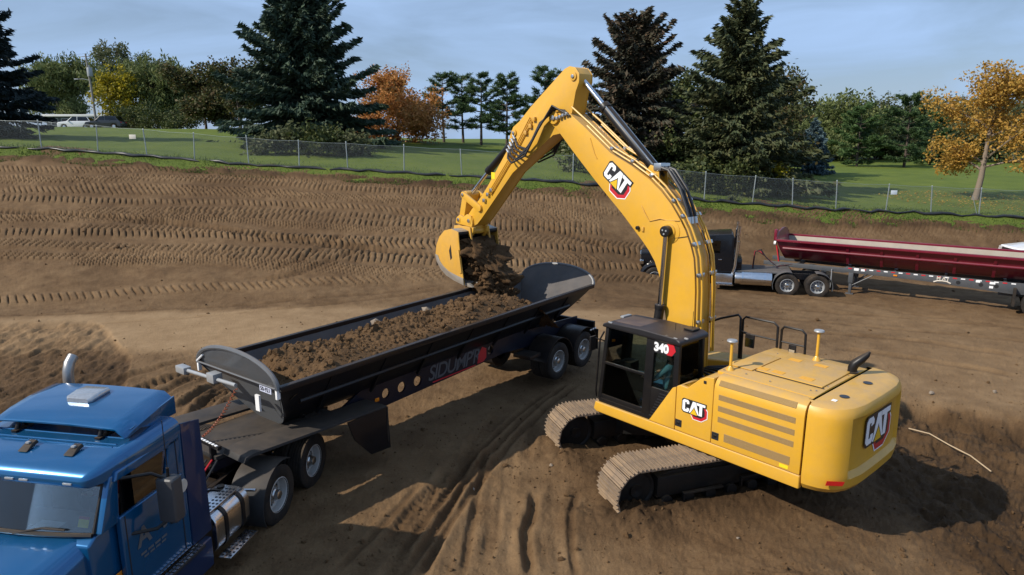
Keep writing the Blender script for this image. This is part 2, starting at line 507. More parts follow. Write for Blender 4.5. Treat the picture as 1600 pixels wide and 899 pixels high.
rng = random.Random(4)
v = 268.0; i = 0
while v < 420:
    amp = rng.uniform(-6, 6)
    k = (v-268)/150
    pts = []
    for u in range(-120, 1061, 59):
        dv = 0.055*max(0, u-330)*(1-0.25*k) - 6*(1-k)*max(0, (330-u))/330*0.5
        pts.append((u, v + dv + amp*math.sin(u/330.0 + i*1.7) + 2.0*math.sin(u/90.0+i)))
    a = rng.choice([0, 0, 1, 2]); b = rng.choice([0, 0, 1, 3])
    pts = pts[a*2: len(pts)-b*2]
    print_row(pts, 0.62 + 0.25*rng.random()*(1-k), 0.27 + 0.04*rng.random(), 0.115 + 0.02*rng.random(), rng.choice([-0.6, 0.0, 0.0, 0.5, 0.8]), i, 1.0)
    v += 7.6 + 4.5*k + rng.uniform(0, 2.5); i += 1
for v0, u0, u1, s in ((338, 1080, 1640, 0.6), (347, 1100, 1640, -0.5), (357, 1130, 1640, 0.6), (366, 1090, 1640, 0.0), (330, 1040, 1500, 0.4)):
    print_row([(u, v0 + 0.012*(u-1100)) for u in range(u0, u1, 60)], 0.55, 0.27, 0.045, s, i, 0.8); i += 1
print_row([(-60, 472), (60, 466), (160, 461), (260, 452), (330, 449), (420, 447), (520, 440), (640, 436), (700, 432)], 0.7, 0.3, 0.07, 0.7, 77)
print_row([(180, 395), (330, 405), (420, 420), (560, 428), (690, 424)], 0.6, 0.3, 0.06, -0.7, 78)

# single ruts and prints along any path
def rut(pts, width, depth, bermh=0.02, pitch=0.0, dt=0.0, world=False, sharp=1.0):
    P = np.array([p if world else on_ground(*p)[:2] for p in pts], float)
    # smooth resample
    n = len(P); tt = np.linspace(0, n-1, (n-1)*5+1)
    Q = np.stack([np.interp(tt, np.arange(n), P[:, 0]), np.interp(tt, np.arange(n), P[:, 1])], 1)
    for _ in range(3): Q[1:-1] = (Q[:-2]+2*Q[1:-1]+Q[2:])/4
    r0 = max(0, np.searchsorted(ROWS, Q[:, 1].min()-width*1.5)); r1 = np.searchsorted(ROWS, Q[:, 1].max()+width*1.5)
    x = GX[r0:r1]; y = GY[r0:r1]
    best = np.full(x.shape, 9.0); S = np.zeros(x.shape); SD = np.zeros(x.shape); acc = 0.0
    for a, b in zip(Q[:-1], Q[1:]):
        L = np.hypot(*(b-a))
        if L < 1e-6: continue
        e = (b-a)/L; px = x-a[0]; py = y-a[1]
        t = np.clip(px*e[0]+py*e[1], 0, L); dd = np.hypot(px-t*e[0], py-t*e[1])
        k = dd < best
        best = np.where(k, dd, best); S = np.where(k, acc+t, S); SD = np.where(k, px*e[1]-py*e[0], SD)
        acc += L
    ends = sstep(0, 0.6, S)*sstep(acc, acc-0.6, S)
    wob = 1 + 0.25*fbm(S*0.9, S*0, 2, int(width*100))
    m = sstep(width/2*wob+0.05, width/2*wob*(1-0.6*sharp), best)*ends
    g = -depth*m
    if pitch > 0:
        saw = (S/pitch + 0.5*np.abs(SD)/width) % 1.0
        g = g + m*depth*0.55*np.where(saw < 0.55, 1.0, -0.4)
    bm_ = np.exp(-((best-width/2-0.08)/0.09)**2)*bermh*ends*(1+0.8*fbm(x*3, y*3, 2, 8))
    D[r0:r1] += g + bm_
    tone[r0:r1] += dt*m
    W[r0:r1] = np.maximum(W[r0:r1], m*0.4)

for pts, w, d, b, p, t in [
    ([(720, 458), (560, 500), (450, 536), (370, 562), (300, 592), (230, 626)], 0.30, 0.06, 0.05, 0, -0.2),
    ([(700, 470), (560, 512), (470, 545), (390, 575), (330, 606), (270, 640)], 0.34, 0.10, 0.07, 0, -0.25),
    ([(640, 495), (500, 540), (420, 570), (350, 600), (300, 640)], 0.30, 0.08, 0.06, 0, -0.2),
    ([(560, 520), (450, 560), (380, 590), (330, 625), (300, 655)], 0.4, 0.09, 0.06, 0.2, -0.2),
    ([(330, 575), (230, 602), (170, 640)], 0.5, 0.10, 0.08, 0.22, -0.15),
    ([(300, 560), (190, 590), (60, 650)], 0.4, 0.05, 0.04, 0, -0.1),
    ([(700, 446), (500, 468), (300, 482), (100, 492), (-60, 496)], 0.25, 0.02, 0.015, 0, -0.08),
    ([(700, 452), (480, 480), (300, 497), (60, 512), (-60, 515)], 0.25, 0.02, 0.015, 0, -0.08),
    ([(746, 688), (716, 750), (687, 819), (650, 905)], 0.34, 0.12, 0.08, 0, -0.12),
    ([(709, 722), (668, 800), (631, 868), (600, 930)], 0.36, 0.09, 0.07, 0.16, -0.1),
    ([(690, 745), (640, 805), (600, 860)], 0.3, 0.07, 0.05, 0.16, -0.1),
    ([(662, 760), (631, 803), (600, 830)], 0.22, 0.07, 0.05, 0, -0.1),
    ([(777, 775), (772, 810), (768, 843), (757, 880)], 0.22, 0.08, 0.06, 0, -0.12),
    ([(760, 770), (752, 800), (748, 830)], 0.25, 0.07, 0.05, 0.12, -0.15),
    ([(835, 761), (833, 803), (819, 831), (830, 906)], 0.16, 0.10, 0.06, 0, -0.15),
    ([(800, 700), (790, 790), (796, 900)], 0.3, 0.03, 0.03, 0, 0.05),
    ([(905, 600), (850, 640), (790, 700), (735, 770), (690, 840), (650, 910)], 0.11, 0.06, 0.03, 0, -0.18),
    ([(890, 600), (830, 642), (772, 700), (712, 775), (668, 845), (625, 910)], 0.10, 0.06, 0.03, 0, -0.18),
    ([(860, 612), (800, 655), (735, 720), (672, 800), (620, 880)], 0.12, 0.06, 0.03, 0, -0.18),
    ([(760, 700), (748, 760), (735, 820), (722, 905)], 0.10, 0.05, 0.03, 0, -0.15),
    ([(905, 760), (890, 810), (893, 860), (905, 910)], 0.10, 0.06, 0.03, 0, -0.15),
    ([(520, 900), (600, 820), (660, 750)], 0.12, 0.05, 0.03, 0, -0.15),
    ([(870, 740), (868, 800), (880, 900)], 0.25, 0.03, 0.03, 0, 0.05),
    ([(839, 651), (828, 690), (818, 725)], 0.24, 0.06, 0.05, 0, -0.1),
    ([(800, 655), (785, 700), (770, 740)], 0.3, 0.04, 0.04, 0, 0.03),
    ([(790, 640), (740, 700), (690, 760), (560, 900)], 0.5, 0.06, 0.06, 0.2, -0.05),
    ([(1000, 470), (1150, 480), (1300, 488), (1500, 505), (1640, 520)], 0.4, 0.035, 0.03, 0, -0.1),
    ([(980, 478), (1150, 494), (1300, 505), (1500, 525), (1640, 540)], 0.4, 0.03, 0.03, 0, -0.1),
    ([(1130, 455), (1300, 470), (1480, 498), (1640, 520)], 0.4, 0.03, 0.02, 0, -0.08),
    ([(1250, 520), (1400, 530), (1600, 560)], 0.5, 0.04, 0.04, 0, -0.12),
    ([(1300, 545), (1420, 560), (1600, 590)], 0.5, 0.04, 0.04, 0, -0.1),
    ([(420, 425), (470, 408), (540, 365)], 0.6, 0.06, 0.05, 0.28, -0.1),
    ([(-60, 330), (120, 338), (300, 352), (460, 378), (640, 400), (760, 402)], 0.7, 0.08, 0.05, 0.28, -0.06),
    ([(820, 345), (900, 372), (1000, 405)], 0.7, 0.08, 0.05, 0.28, -0.06),
    ([(400, 440), (460, 432), (540, 400), (600, 372)], 0.5, 0.05, 0.05, 0.28, -0.1),
]:
    k_ = (0.42 if w > 0.2 else 0.8) if pts[0][1] > 640 or pts[-1][1] > 700 else 1.0
    rut(pts, w, d*k_, b*k_, p, t)

# dug-over dark patch on the left, bounded by a small step
pa = np.array([on_ground(*p)[:2] for p in ((-80, 508), (155, 504), (205, 560), (180, 655), (-80, 660))])
inside = np.zeros(GX.shape, bool)
j = len(pa)-1
for k in range(len(pa)):
    c = ((pa[k, 1] > GY) != (pa[j, 1] > GY)) & (GX < (pa[j, 0]-pa[k, 0])*(GY-pa[k, 1])/(pa[j, 1]-pa[k, 1]+1e-9)+pa[k, 0])
    inside ^= c; j = k
ins = inside.astype(float)
ins = np.clip(ins*0.9 + 0.0, 0, 1)
for _ in range(14):
    ins[1:-1] = (ins[:-2]+2*ins[1:-1]+ins[2:])/4; ins[:, 1:-1] = (ins[:, :-2]+2*ins[:, 1:-1]+ins[:, 2:])/4
ins = ins*sstep(-0.7, -0.1, fbm(GX*0.9, GY*0.9, 3, 44) + 1.6*(ins-0.55))
D += ins*(-0.10 + 0.10*np.abs(fbm(GX*3.2, GY*0.9, 3, 41)) + 0.09*fbm(GX*6, GY*2.0, 3, 42))
tone -= ins*(0.30 + 0.15*fbm(GX*1.2, GY*1.2, 3, 43))
# torn turf lip below the grass edge
lip = np.exp(-((GY-(42.3 + 0.35*fbm(GX*0.5, GX*0, 3, 90)))/0.45)**2)
D += lip*(0.16*fbm(GX*1.7, GY*1.7, 3, 91) + 0.10)
tone -= 0.25*lip*far
# soil pushed up beside the digger's tracks
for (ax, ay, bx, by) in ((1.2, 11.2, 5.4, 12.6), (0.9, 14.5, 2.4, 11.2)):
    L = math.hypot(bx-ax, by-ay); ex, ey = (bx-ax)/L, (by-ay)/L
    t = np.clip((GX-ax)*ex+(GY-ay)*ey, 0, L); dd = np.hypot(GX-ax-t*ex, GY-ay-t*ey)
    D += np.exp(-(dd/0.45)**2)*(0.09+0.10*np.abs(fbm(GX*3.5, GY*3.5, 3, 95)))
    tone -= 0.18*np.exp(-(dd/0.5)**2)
edge_ = np.maximum(sstep(1.02, 1.15, np.abs(GX/(GY+1.5))), sstep(5.6, 4.6, GY))
GZ = B0 + D*(1-edge_) - 0.36*edge_

def dirt_z(x, y):
    """surface height of the finished soil, for standing things on it"""
    x = np.atleast_1d(np.asarray(x, float)); y = np.atleast_1d(np.asarray(y, float))
    r = np.clip(np.searchsorted(ROWS, y), 1, len(ROWS)-1)
    c = np.clip(np.searchsorted(TT, x/(y+1.5)), 0, NCOL-1)
    return GZ[r, c]

idx = np.arange(GX.size).reshape(GX.shape)
Q = np.stack([idx[:-1, :-1].ravel(), idx[:-1, 1:].ravel(), idx[1:, 1:].ravel(), idx[1:, :-1].ravel()], 1)
me = fast_mesh('dirt_ground', np.stack([GX.ravel(), GY.ravel(), GZ.ravel()], 1), Q, True)
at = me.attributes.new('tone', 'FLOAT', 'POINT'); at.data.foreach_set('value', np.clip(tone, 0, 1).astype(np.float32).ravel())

def dirtmat(name, use_attr=True, base=0.4):
    m, N, L, out = nodemat(name)
    b = N.new('ShaderNodeBsdfPrincipled'); b.inputs['Roughness'].default_value = 0.92; b.inputs['Specular IOR Level'].default_value = 0.15
    L.new(b.outputs[0], out.inputs['Surface'])
    tc = N.new('ShaderNodeTexCoord').outputs['Object']
    if use_attr:
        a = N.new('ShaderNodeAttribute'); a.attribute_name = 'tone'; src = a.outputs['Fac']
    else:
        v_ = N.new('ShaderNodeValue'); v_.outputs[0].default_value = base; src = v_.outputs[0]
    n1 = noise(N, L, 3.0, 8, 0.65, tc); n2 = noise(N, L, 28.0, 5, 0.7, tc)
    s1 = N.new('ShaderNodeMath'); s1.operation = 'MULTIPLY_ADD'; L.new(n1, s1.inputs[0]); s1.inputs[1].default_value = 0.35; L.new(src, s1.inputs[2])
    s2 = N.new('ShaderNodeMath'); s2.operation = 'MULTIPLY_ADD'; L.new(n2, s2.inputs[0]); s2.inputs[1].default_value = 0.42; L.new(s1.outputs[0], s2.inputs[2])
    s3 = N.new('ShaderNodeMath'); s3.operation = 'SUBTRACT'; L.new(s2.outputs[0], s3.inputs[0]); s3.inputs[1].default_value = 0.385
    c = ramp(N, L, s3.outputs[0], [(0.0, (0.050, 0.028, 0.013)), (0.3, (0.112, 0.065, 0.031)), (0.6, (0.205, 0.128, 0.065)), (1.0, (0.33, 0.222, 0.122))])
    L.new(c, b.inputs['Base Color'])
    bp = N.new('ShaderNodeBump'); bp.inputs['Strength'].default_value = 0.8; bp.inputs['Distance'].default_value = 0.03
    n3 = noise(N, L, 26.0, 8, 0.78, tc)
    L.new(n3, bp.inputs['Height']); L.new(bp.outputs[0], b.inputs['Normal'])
    return m
DIRT = dirtmat('site_soil')
SOIL = dirtmat('loose_soil', False, 0.27)
SOILD = dirtmat('damp_soil', False, 0.10)
SOILM = dirtmat('fresh_soil', False, 0.16)
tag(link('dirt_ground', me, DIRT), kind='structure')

# the same soil beyond the finely modelled part, to the sides and behind
xs = np.linspace(-90, 90, 121); ys = np.linspace(-40, 45, 60)
XX, YY = np.meshgrid(xs, ys); ZZ = Hf(XX, YY) - 0.35
ix = np.arange(XX.size).reshape(XX.shape)
Q = np.stack([ix[:-1, :-1].ravel(), ix[:-1, 1:].ravel(), ix[1:, 1:].ravel(), ix[1:, :-1].ravel()], 1)
me = fast_mesh('surrounding_ground', np.stack([XX.ravel(), YY.ravel(), ZZ.ravel()], 1), Q, True)
tag(link('surrounding_ground', me, dirtmat('plain_soil', False, 0.4)), kind='structure')

# grass, from a ragged edge before the fence out to the horizon
yr = [0.0]
while yr[-1] < 2600: yr.append(yr[-1] + max(0.3, 0.035*yr[-1]))
yr = np.array(yr); tr = np.linspace(-1.7, 1.7, 360)
YB = np.repeat(yr[:, None], len(tr), 1)
XE = tr[None]*np.ones_like(YB)
EY = 42.5 + 0.8*fbm(tr*22, tr*0, 4, 61) - 0.5
YY = EY[None] + YB
XX = XE*YY
ZZ = Hf(XX, YY) + np.where(YB > 0.01, 0.05, -0.10) + 0.04*fbm(XX*0.8, YY*0.8, 3, 62) + 0.1*fbm(XX*0.1, YY*0.1, 2, 63)
ZZ[0] += -0.1
ix = np.arange(XX.size).reshape(XX.shape)
Q = np.stack([ix[:-1, :-1].ravel(), ix[:-1, 1:].ravel(), ix[1:, 1:].ravel(), ix[1:, :-1].ravel()], 1)
me = fast_mesh('grass_field', np.stack([XX.ravel(), YY.ravel(), ZZ.ravel()], 1), Q, True)
m, N, L, out = nodemat('lawn')
b = N.new('ShaderNodeBsdfPrincipled'); b.inputs['Roughness'].default_value = 0.85; b.inputs['Specular IOR Level'].default_value = 0.2
L.new(b.outputs[0], out.inputs['Surface'])
tc = N.new('ShaderNodeTexCoord').outputs['Object']
n1 = noise(N, L, 0.35, 6, 0.65, tc); n2 = noise(N, L, 9.0, 5, 0.7, tc)
ad = N.new('ShaderNodeMath'); ad.operation = 'MULTIPLY_ADD'; L.new(n2, ad.inputs[0]); ad.inputs[1].default_value = 0.5
hm = N.new('ShaderNodeMath'); hm.operation = 'MULTIPLY'; L.new(n1, hm.inputs[0]); hm.inputs[1].default_value = 0.5; L.new(hm.outputs[0], ad.inputs[2])
L.new(ramp(N, L, ad.outputs[0], [(0.25, (0.040, 0.062, 0.011)), (0.5, (0.100, 0.135, 0.019)), (0.72, (0.165, 0.182, 0.030)), (0.9, (0.16, 0.16, 0.045))]), b.inputs['Base Color'])
bp = N.new('ShaderNodeBump'); bp.inputs['Strength'].default_value = 0.8; bp.inputs['Distance'].default_value = 0.08
L.new(noise(N, L, 12.0, 6, 0.75, tc), bp.inputs['Height']); L.new(bp.outputs[0], b.inputs['Normal'])
tag(link('grass_field', me, m), kind='structure')
def grass_z(x, y): return gz(x, y) + 0.05

# loose tufts along the grass edge and under the fence
nr = np.random.default_rng(3)
n = 26000
tx = nr.uniform(-0.9, 0.9, n); ey = np.interp(tx, tr, EY)
yy = ey + np.abs(nr.normal(0, 1, n))*1.5 - 0.15; xx = tx*yy
zz = Hf(xx, yy) + 0.02
hh = nr.uniform(0.05, 0.16, n); aa = nr.uniform(0, 6.28, n); ww = 0.03
lx = nr.normal(0, 0.05, n); ly = nr.normal(0, 0.05, n)
V = np.stack([np.stack([xx-ww*np.cos(aa), yy-ww*np.sin(aa), zz], 1), np.stack([xx+ww*np.cos(aa), yy+ww*np.sin(aa), zz], 1), np.stack([xx+lx, yy+ly, zz+hh], 1)], 1).reshape(-1, 3)
me = fast_mesh('grass_tufts', V, np.arange(n*3).reshape(-1, 3))
GRS = leafmat('grass_blades', [(0.1, (0.035, 0.075, 0.012)), (0.5, (0.075, 0.12, 0.02)), (0.85, (0.14, 0.15, 0.045))], 0.3)
tag(link('grass_tufts', me, GRS), 'ragged tufts of green grass along the edge of the dirt', 'grass', kind='stuff')

# soil clods and stones lying about
def rock_cloud(name, P, S, mat, seed=0, parent=None):
    r = np.random.default_rng(seed)
    t = (1+5**0.5)/2
    base = np.array([(-1,t,0),(1,t,0),(-1,-t,0),(1,-t,0),(0,-1,t),(0,1,t),(0,-1,-t),(0,1,-t),(t,0,-1),(t,0,1),(-t,0,-1),(-t,0,1)], float)
    base /= np.linalg.norm(base[0])
    fc = np.array([(0,11,5),(0,5,1),(0,1,7),(0,7,10),(0,10,11),(1,5,9),(5,11,4),(11,10,2),(10,7,6),(7,1,8),(3,9,4),(3,4,2),(3,2,6),(3,6,8),(3,8,9),(4,9,5),(2,4,11),(6,2,10),(8,6,7),(9,8,1)])
    n = len(P)
    V = base[None]*r.uniform(0.55, 1.25, (n, 12, 1))*r.uniform(0.6, 1.2, (n, 1, 3))*S[:, None, None] + P[:, None, :]
    Fa = fc[None] + (np.arange(n)*12)[:, None, None]
    me = fast_mesh(name, V.reshape(-1, 3), Fa.reshape(-1, 3), False)
    return link(name, me, mat, parent)
n = 6000
cx = nr.uniform(-0.85, 0.85, n); cy = 8.2 + 34*nr.random(n)**1.6
px = cx*cy
keep = nr.random(n) < np.where((px > 1) & (cy < 18), 1.0, np.where(cy > 18, 0.22, 0.6))
px, cy = px[keep], cy[keep]
S = np.clip(0.011*np.exp(nr.normal(0, 0.7, len(px))), 0.007, 0.055)*(0.85+cy/40)
P = np.stack([px, cy, dirt_z(px, cy)+S*0.25], 1)
n2_ = 11500
cx = nr.uniform(-0.85, 0.85, n2_); cy = 8.4 + 12*nr.random(n2_)**1.3; px = cx*cy
kk = fbm(px*0.7, cy*0.7, 3, 99) + 0.5*nr.random(n2_) > 0.22
px, cy = px[kk], cy[kk]
S2 = np.clip(0.008*np.exp(nr.normal(0, 0.55, len(px))), 0.005, 0.03)
P2 = np.stack([px, cy, dirt_z(px, cy)+S2*0.3], 1)
P = np.concatenate([P, P2]); S = np.concatenate([S, S2])
tag(rock_cloud('soil_clods', P, S, SOIL, 5), 'small clods and crumbs of soil strewn over the dirt', 'clods', kind='stuff')
for k, (u, v_, s) in enumerate(((1455, 616, 0.10), (1553, 615, 0.10), (740, 761, 0.035), (861, 728, 0.045), (1153, 842, 0.035))):
    p = on_ground(u, v_)
    o = rock_cloud('stone', np.array([[0, 0, 0.]]), np.array([s]), pmat('pale_stone_%d' % k, (0.24, 0.19, 0.14), 0.8, var=0.25, scale=20, bump=0.4), 11+k)
    o.location = (p[0], p[1], float(dirt_z(p[0], p[1])[0]) + s*0.35)
    tag(o, ['large pale stone on the soil bank behind the digger', 'pale stone near the top of the soil bank edge', 'small stone in the wheel ruts beside the loaded truck', 'small stone in front of the far crawler track', 'small pale stone on the mound under the counterweight'][k], 'stone', 'pale stones')
b = MB()
cp = [on_ground(*p) for p in ((1418, 684), (1450, 694), (1482, 705), (1515, 722), (1548, 741))]
b.tube([(p[0], p[1], float(dirt_z(p[0], p[1])[0])+0.05+0.03*math.sin(i_)) for i_, p in enumerate(cp)], 0.016, 6)
tag(b.build('stick', pmat('dry_wood', (0.42, 0.31, 0.19), 0.8, var=0.2)), 'long thin pale stick lying on the dark soil bank', 'stick')
# ------------------------------------------------------------------ trees
BARK = pmat('bark', (0.075, 0.055, 0.042), 0.9, var=0.35, scale=12, bump=0.6, bscale=25)
BARKL = pmat('pale_bark', (0.20, 0.155, 0.115), 0.9, var=0.3, scale=14, bump=0.6, bscale=25)
L_SPR = leafmat('spruce_needles', [(0.1, (0.022, 0.041, 0.029)), (0.45, (0.044, 0.073, 0.046)), (0.8, (0.079, 0.110, 0.065))], 0.1)
L_SPRD = leafmat('dark_blue_spruce_needles', [(0.1, (0.008, 0.016, 0.016)), (0.5, (0.016, 0.027, 0.027)), (0.9, (0.029, 0.043, 0.042))], 0.08)
L_SPRB = leafmat('brownish_spruce_needles', [(0.1, (0.025, 0.027, 0.019)), (0.5, (0.055, 0.055, 0.034)), (0.85, (0.128, 0.076, 0.046))], 0.1)
L_SPRO = leafmat('olive_spruce_needles', [(0.1, (0.029, 0.041, 0.019)), (0.5, (0.064, 0.079, 0.032)), (0.85, (0.119, 0.115, 0.050))], 0.12)
L_BLU = leafmat('blue_spruce_needles', [(0.1, (0.04, 0.065, 0.072)), (0.5, (0.08, 0.13, 0.145)), (0.9, (0.14, 0.20, 0.21))], 0.1)
L_PIN = leafmat('pine_needles', [(0.1, (0.028, 0.055, 0.024)), (0.5, (0.055, 0.100, 0.038)), (0.9, (0.121, 0.172, 0.059))], 0.15)
L_PING = leafmat('bright_pine_needles', [(0.1, (0.032, 0.067, 0.022)), (0.5, (0.064, 0.120, 0.038)), (0.9, (0.136, 0.192, 0.061))], 0.15)
L_WIL = leafmat('willow_leaves', [(0.1, (0.062, 0.082, 0.029)), (0.5, (0.125, 0.152, 0.049)), (0.9, (0.232, 0.250, 0.090))], 0.3)
L_GRY = leafmat('grey_green_leaves', [(0.1, (0.052, 0.068, 0.031)), (0.5, (0.107, 0.122, 0.055)), (0.9, (0.202, 0.193, 0.095))], 0.3)
L_YEL = leafmat('yellow_leaves', [(0.1, (0.10, 0.11, 0.015)), (0.45, (0.26, 0.22, 0.015)), (0.9, (0.52, 0.40, 0.02))], 0.35)
L_ORA = leafmat('orange_leaves', [(0.1, (0.20, 0.13, 0.035)), (0.4, (0.40, 0.20, 0.055)), (0.7, (0.56, 0.25, 0.085)), (0.95, (0.66, 0.38, 0.16))], 0.4)
L_GLD = leafmat('golden_leaves', [(0.1, (0.20, 0.14, 0.035)), (0.4, (0.42, 0.26, 0.050)), (0.75, (0.58, 0.33, 0.07)), (0.95, (0.64, 0.30, 0.09))], 0.4)
L_RUS = leafmat('rusty_green_leaves', [(0.1, (0.042, 0.054, 0.021)), (0.5, (0.083, 0.090, 0.030)), (0.8, (0.128, 0.083, 0.036)), (0.95, (0.210, 0.090, 0.048))], 0.28)
L_SHR = leafmat('shrub_leaves', [(0.1, (0.031, 0.042, 0.017)), (0.5, (0.063, 0.084, 0.025)), (0.9, (0.154, 0.147, 0.042))], 0.25)

def leaf_cards(C, A, B):
    """diamond leaves: centre C, half-axis A along, B across"""
    n = len(C)
    V = np.stack([C-A, C+B, C+A, C-B], 1).reshape(-1, 3)
    return V, np.arange(n*4).reshape(-1, 4)

def unit(v): return v/np.maximum(np.linalg.norm(v, axis=-1, keepdims=True), 1e-9)

def branch_mesh(mb, p0, p1, r0, r1, n=5, bend=0.0, rnd=None):
    p0 = Vector(p0); p1 = Vector(p1)
    mid = (p0+p1)/2 + Vector((rnd.uniform(-1, 1), rnd.uniform(-1, 1), rnd.uniform(-0.3, 1)))*bend*(p1-p0).length if rnd else (p0+p1)/2
    mb.tube([p0, mid, p1], [r0, (r0+r1)/2, r1], n, False)

def spruce(h, Rb, seed, dens=1.0, droop=0.25, base=0.04, power=0.8, needle=0.26, ragged=0.25):
    r = np.random.default_rng(seed)
    mb = MB()
    mb.tube([(0, 0, -0.4), (0.03, 0, h*0.4), (-0.02, 0.02, h*0.8), (0, 0, h)], [0.022*h+0.02, 0.016*h, 0.007*h, 0.012], 8, False)
    nb = int(h*15*dens)
    zf = base + (1-base)*(np.arange(nb)+r.random(nb))/nb
    zf = zf**1.0
    az = np.arange(nb)*2.39996 + r.normal(0, 0.35, nb)
    Lb = Rb*np.clip(1-zf, 0.02, 1)**power*(1-ragged + 2*ragged*r.random(nb))
    Lb *= np.clip(0.72+zf*3.2, 0, 1)
    el = np.interp(zf, [0, 0.3, 0.7, 1], [-0.25-droop, -0.1-droop*0.6, 0.22, 0.9]) + r.normal(0, 0.1, nb)
    CS = []; AS = []; BS = []
    for i in range(nb):
        L = max(Lb[i], 0.15); z0 = zf[i]*h
        ou = np.array([math.cos(az[i]), math.sin(az[i]), 0]); sd = np.array([-ou[1], ou[0], 0])
        m = int(L*34*dens + 10)
        t = r.random(m)**0.75
        up = math.tan(el[i])*t*L + 0.16*L*t**3
        wid = 0.34*L*(1.05-t)*np.clip(t*3, 0, 1) + 0.05
        s = r.uniform(-1, 1, m)*wid
        hang = np.abs(r.normal(0, 0.11, m)) + 0.16*np.abs(s)
        P = ou[None]*(t*L)[:, None] + sd[None]*s[:, None]
        P[:, 2] += z0 + up - hang
        dr = ou[None]*0.8 + sd[None]*(np.sign(s)*0.75)[:, None]*r.random((m, 1)) + r.normal(0, 0.3, (m, 3))
        dr[:, 2] += -0.15 - 0.35*r.random(m) + 0.35*(zf[i] > 0.75)
        dr = unit(dr); bb = unit(np.cross(dr, r.normal(0, 1, (m, 3))))
        sz = needle*(0.6+0.7*r.random((m, 1)))*(0.55+0.45*min(1, L/1.2))
        CS.append(P); AS.append(dr*sz); BS.append(bb*sz*0.27)
        if i % 2 == 0 and L > 0.8:
            mb.tube([(0, 0, z0), tuple(ou*L*0.55 + np.array([0, 0, z0+math.tan(el[i])*L*0.55])), tuple(ou*L*0.92 + np.array([0, 0, z0+math.tan(el[i])*L*0.92+0.12*L]))], [0.035, 0.022, 0.008], 4, False)
    V, Fq = leaf_cards(np.concatenate(CS), np.concatenate(AS), np.concatenate(BS))
    return mb.mesh('trunk', smooth=60, fixn=False), fast_mesh('crown', V, Fq)

def pine(h, Rb, seed, clear=0.25, dens=1.0, levels=None, needle=0.2, flat=0.5):
    """open pine: whorls of spreading limbs that carry plumes, gaps between"""
    r = np.random.default_rng(seed); rr = random.Random(seed)
    mb = MB()
    mb.tube([(0, 0, -0.4), (rr.uniform(-.1, .1), 0, h*0.4), (rr.uniform(-.15, .15), 0.05, h*0.75), (0, 0, h*0.99)], [0.018*h+0.03, 0.014*h, 0.008*h, 0.015], 8, False)
    CS = []; AS = []; BS = []
    lev = levels or int(h*1.25)
    for k in range(lev):
        zf = clear + (1-clear)*(k+rr.random()*0.6)/lev
        for j in range(rr.choice([3, 4, 4, 5])):
            a = rr.uniform(0, 6.283); q = (zf-clear)/(1-clear)
            L = Rb*(1.0-q)**0.62*rr.uniform(0.55, 1.15)*(0.55+0.45*min(1, q*5)) + 0.25
            el = 0.1 + 0.55*q + rr.uniform(-0.12, 0.15)
            ou = np.array([math.cos(a), math.sin(a), 0]); sd = np.array([-ou[1], ou[0], 0])
            e = ou*L + np.array([0, 0, zf*h + math.tan(el)*L*0.8])
            mb.tube([(0, 0, zf*h), tuple(ou*L*0.5 + np.array([0, 0, zf*h + math.tan(el)*L*0.25])), tuple(e)], [0.05, 0.03, 0.01], 4, False)
            npl = int(4 + L*3.2*dens)
            for p in range(npl):
                t = rr.uniform(0.35, 1.05)
                c = ou*L*t + sd*rr.uniform(-1, 1)*L*0.36*(1.15-t) + np.array([0, 0, zf*h + math.tan(el)*L*t*(0.4+0.4*t) + rr.uniform(-0.05, 0.16)])
                m = 34
                d = unit(r.normal(0, 1, (m, 3))*np.array([1, 1, flat]) + ou[None]*0.6 + np.array([0, 0, 0.35]))
                off = r.random((m, 1))*0.28
                CS.append(c[None] + d*off + r.normal(0, 0.09, (m, 3))*np.array([1, 1, 0.5])); bb = unit(np.cross(d, r.normal(0, 1, (m, 3))))
                sz = needle*(0.55+0.6*r.random((m, 1)))
                AS.append(d*sz); BS.append(bb*sz*0.17)
    V, Fq = leaf_cards(np.concatenate(CS), np.concatenate(AS), np.concatenate(BS))
    return mb.mesh('trunk', smooth=60, fixn=False), fast_mesh('crown', V, Fq)

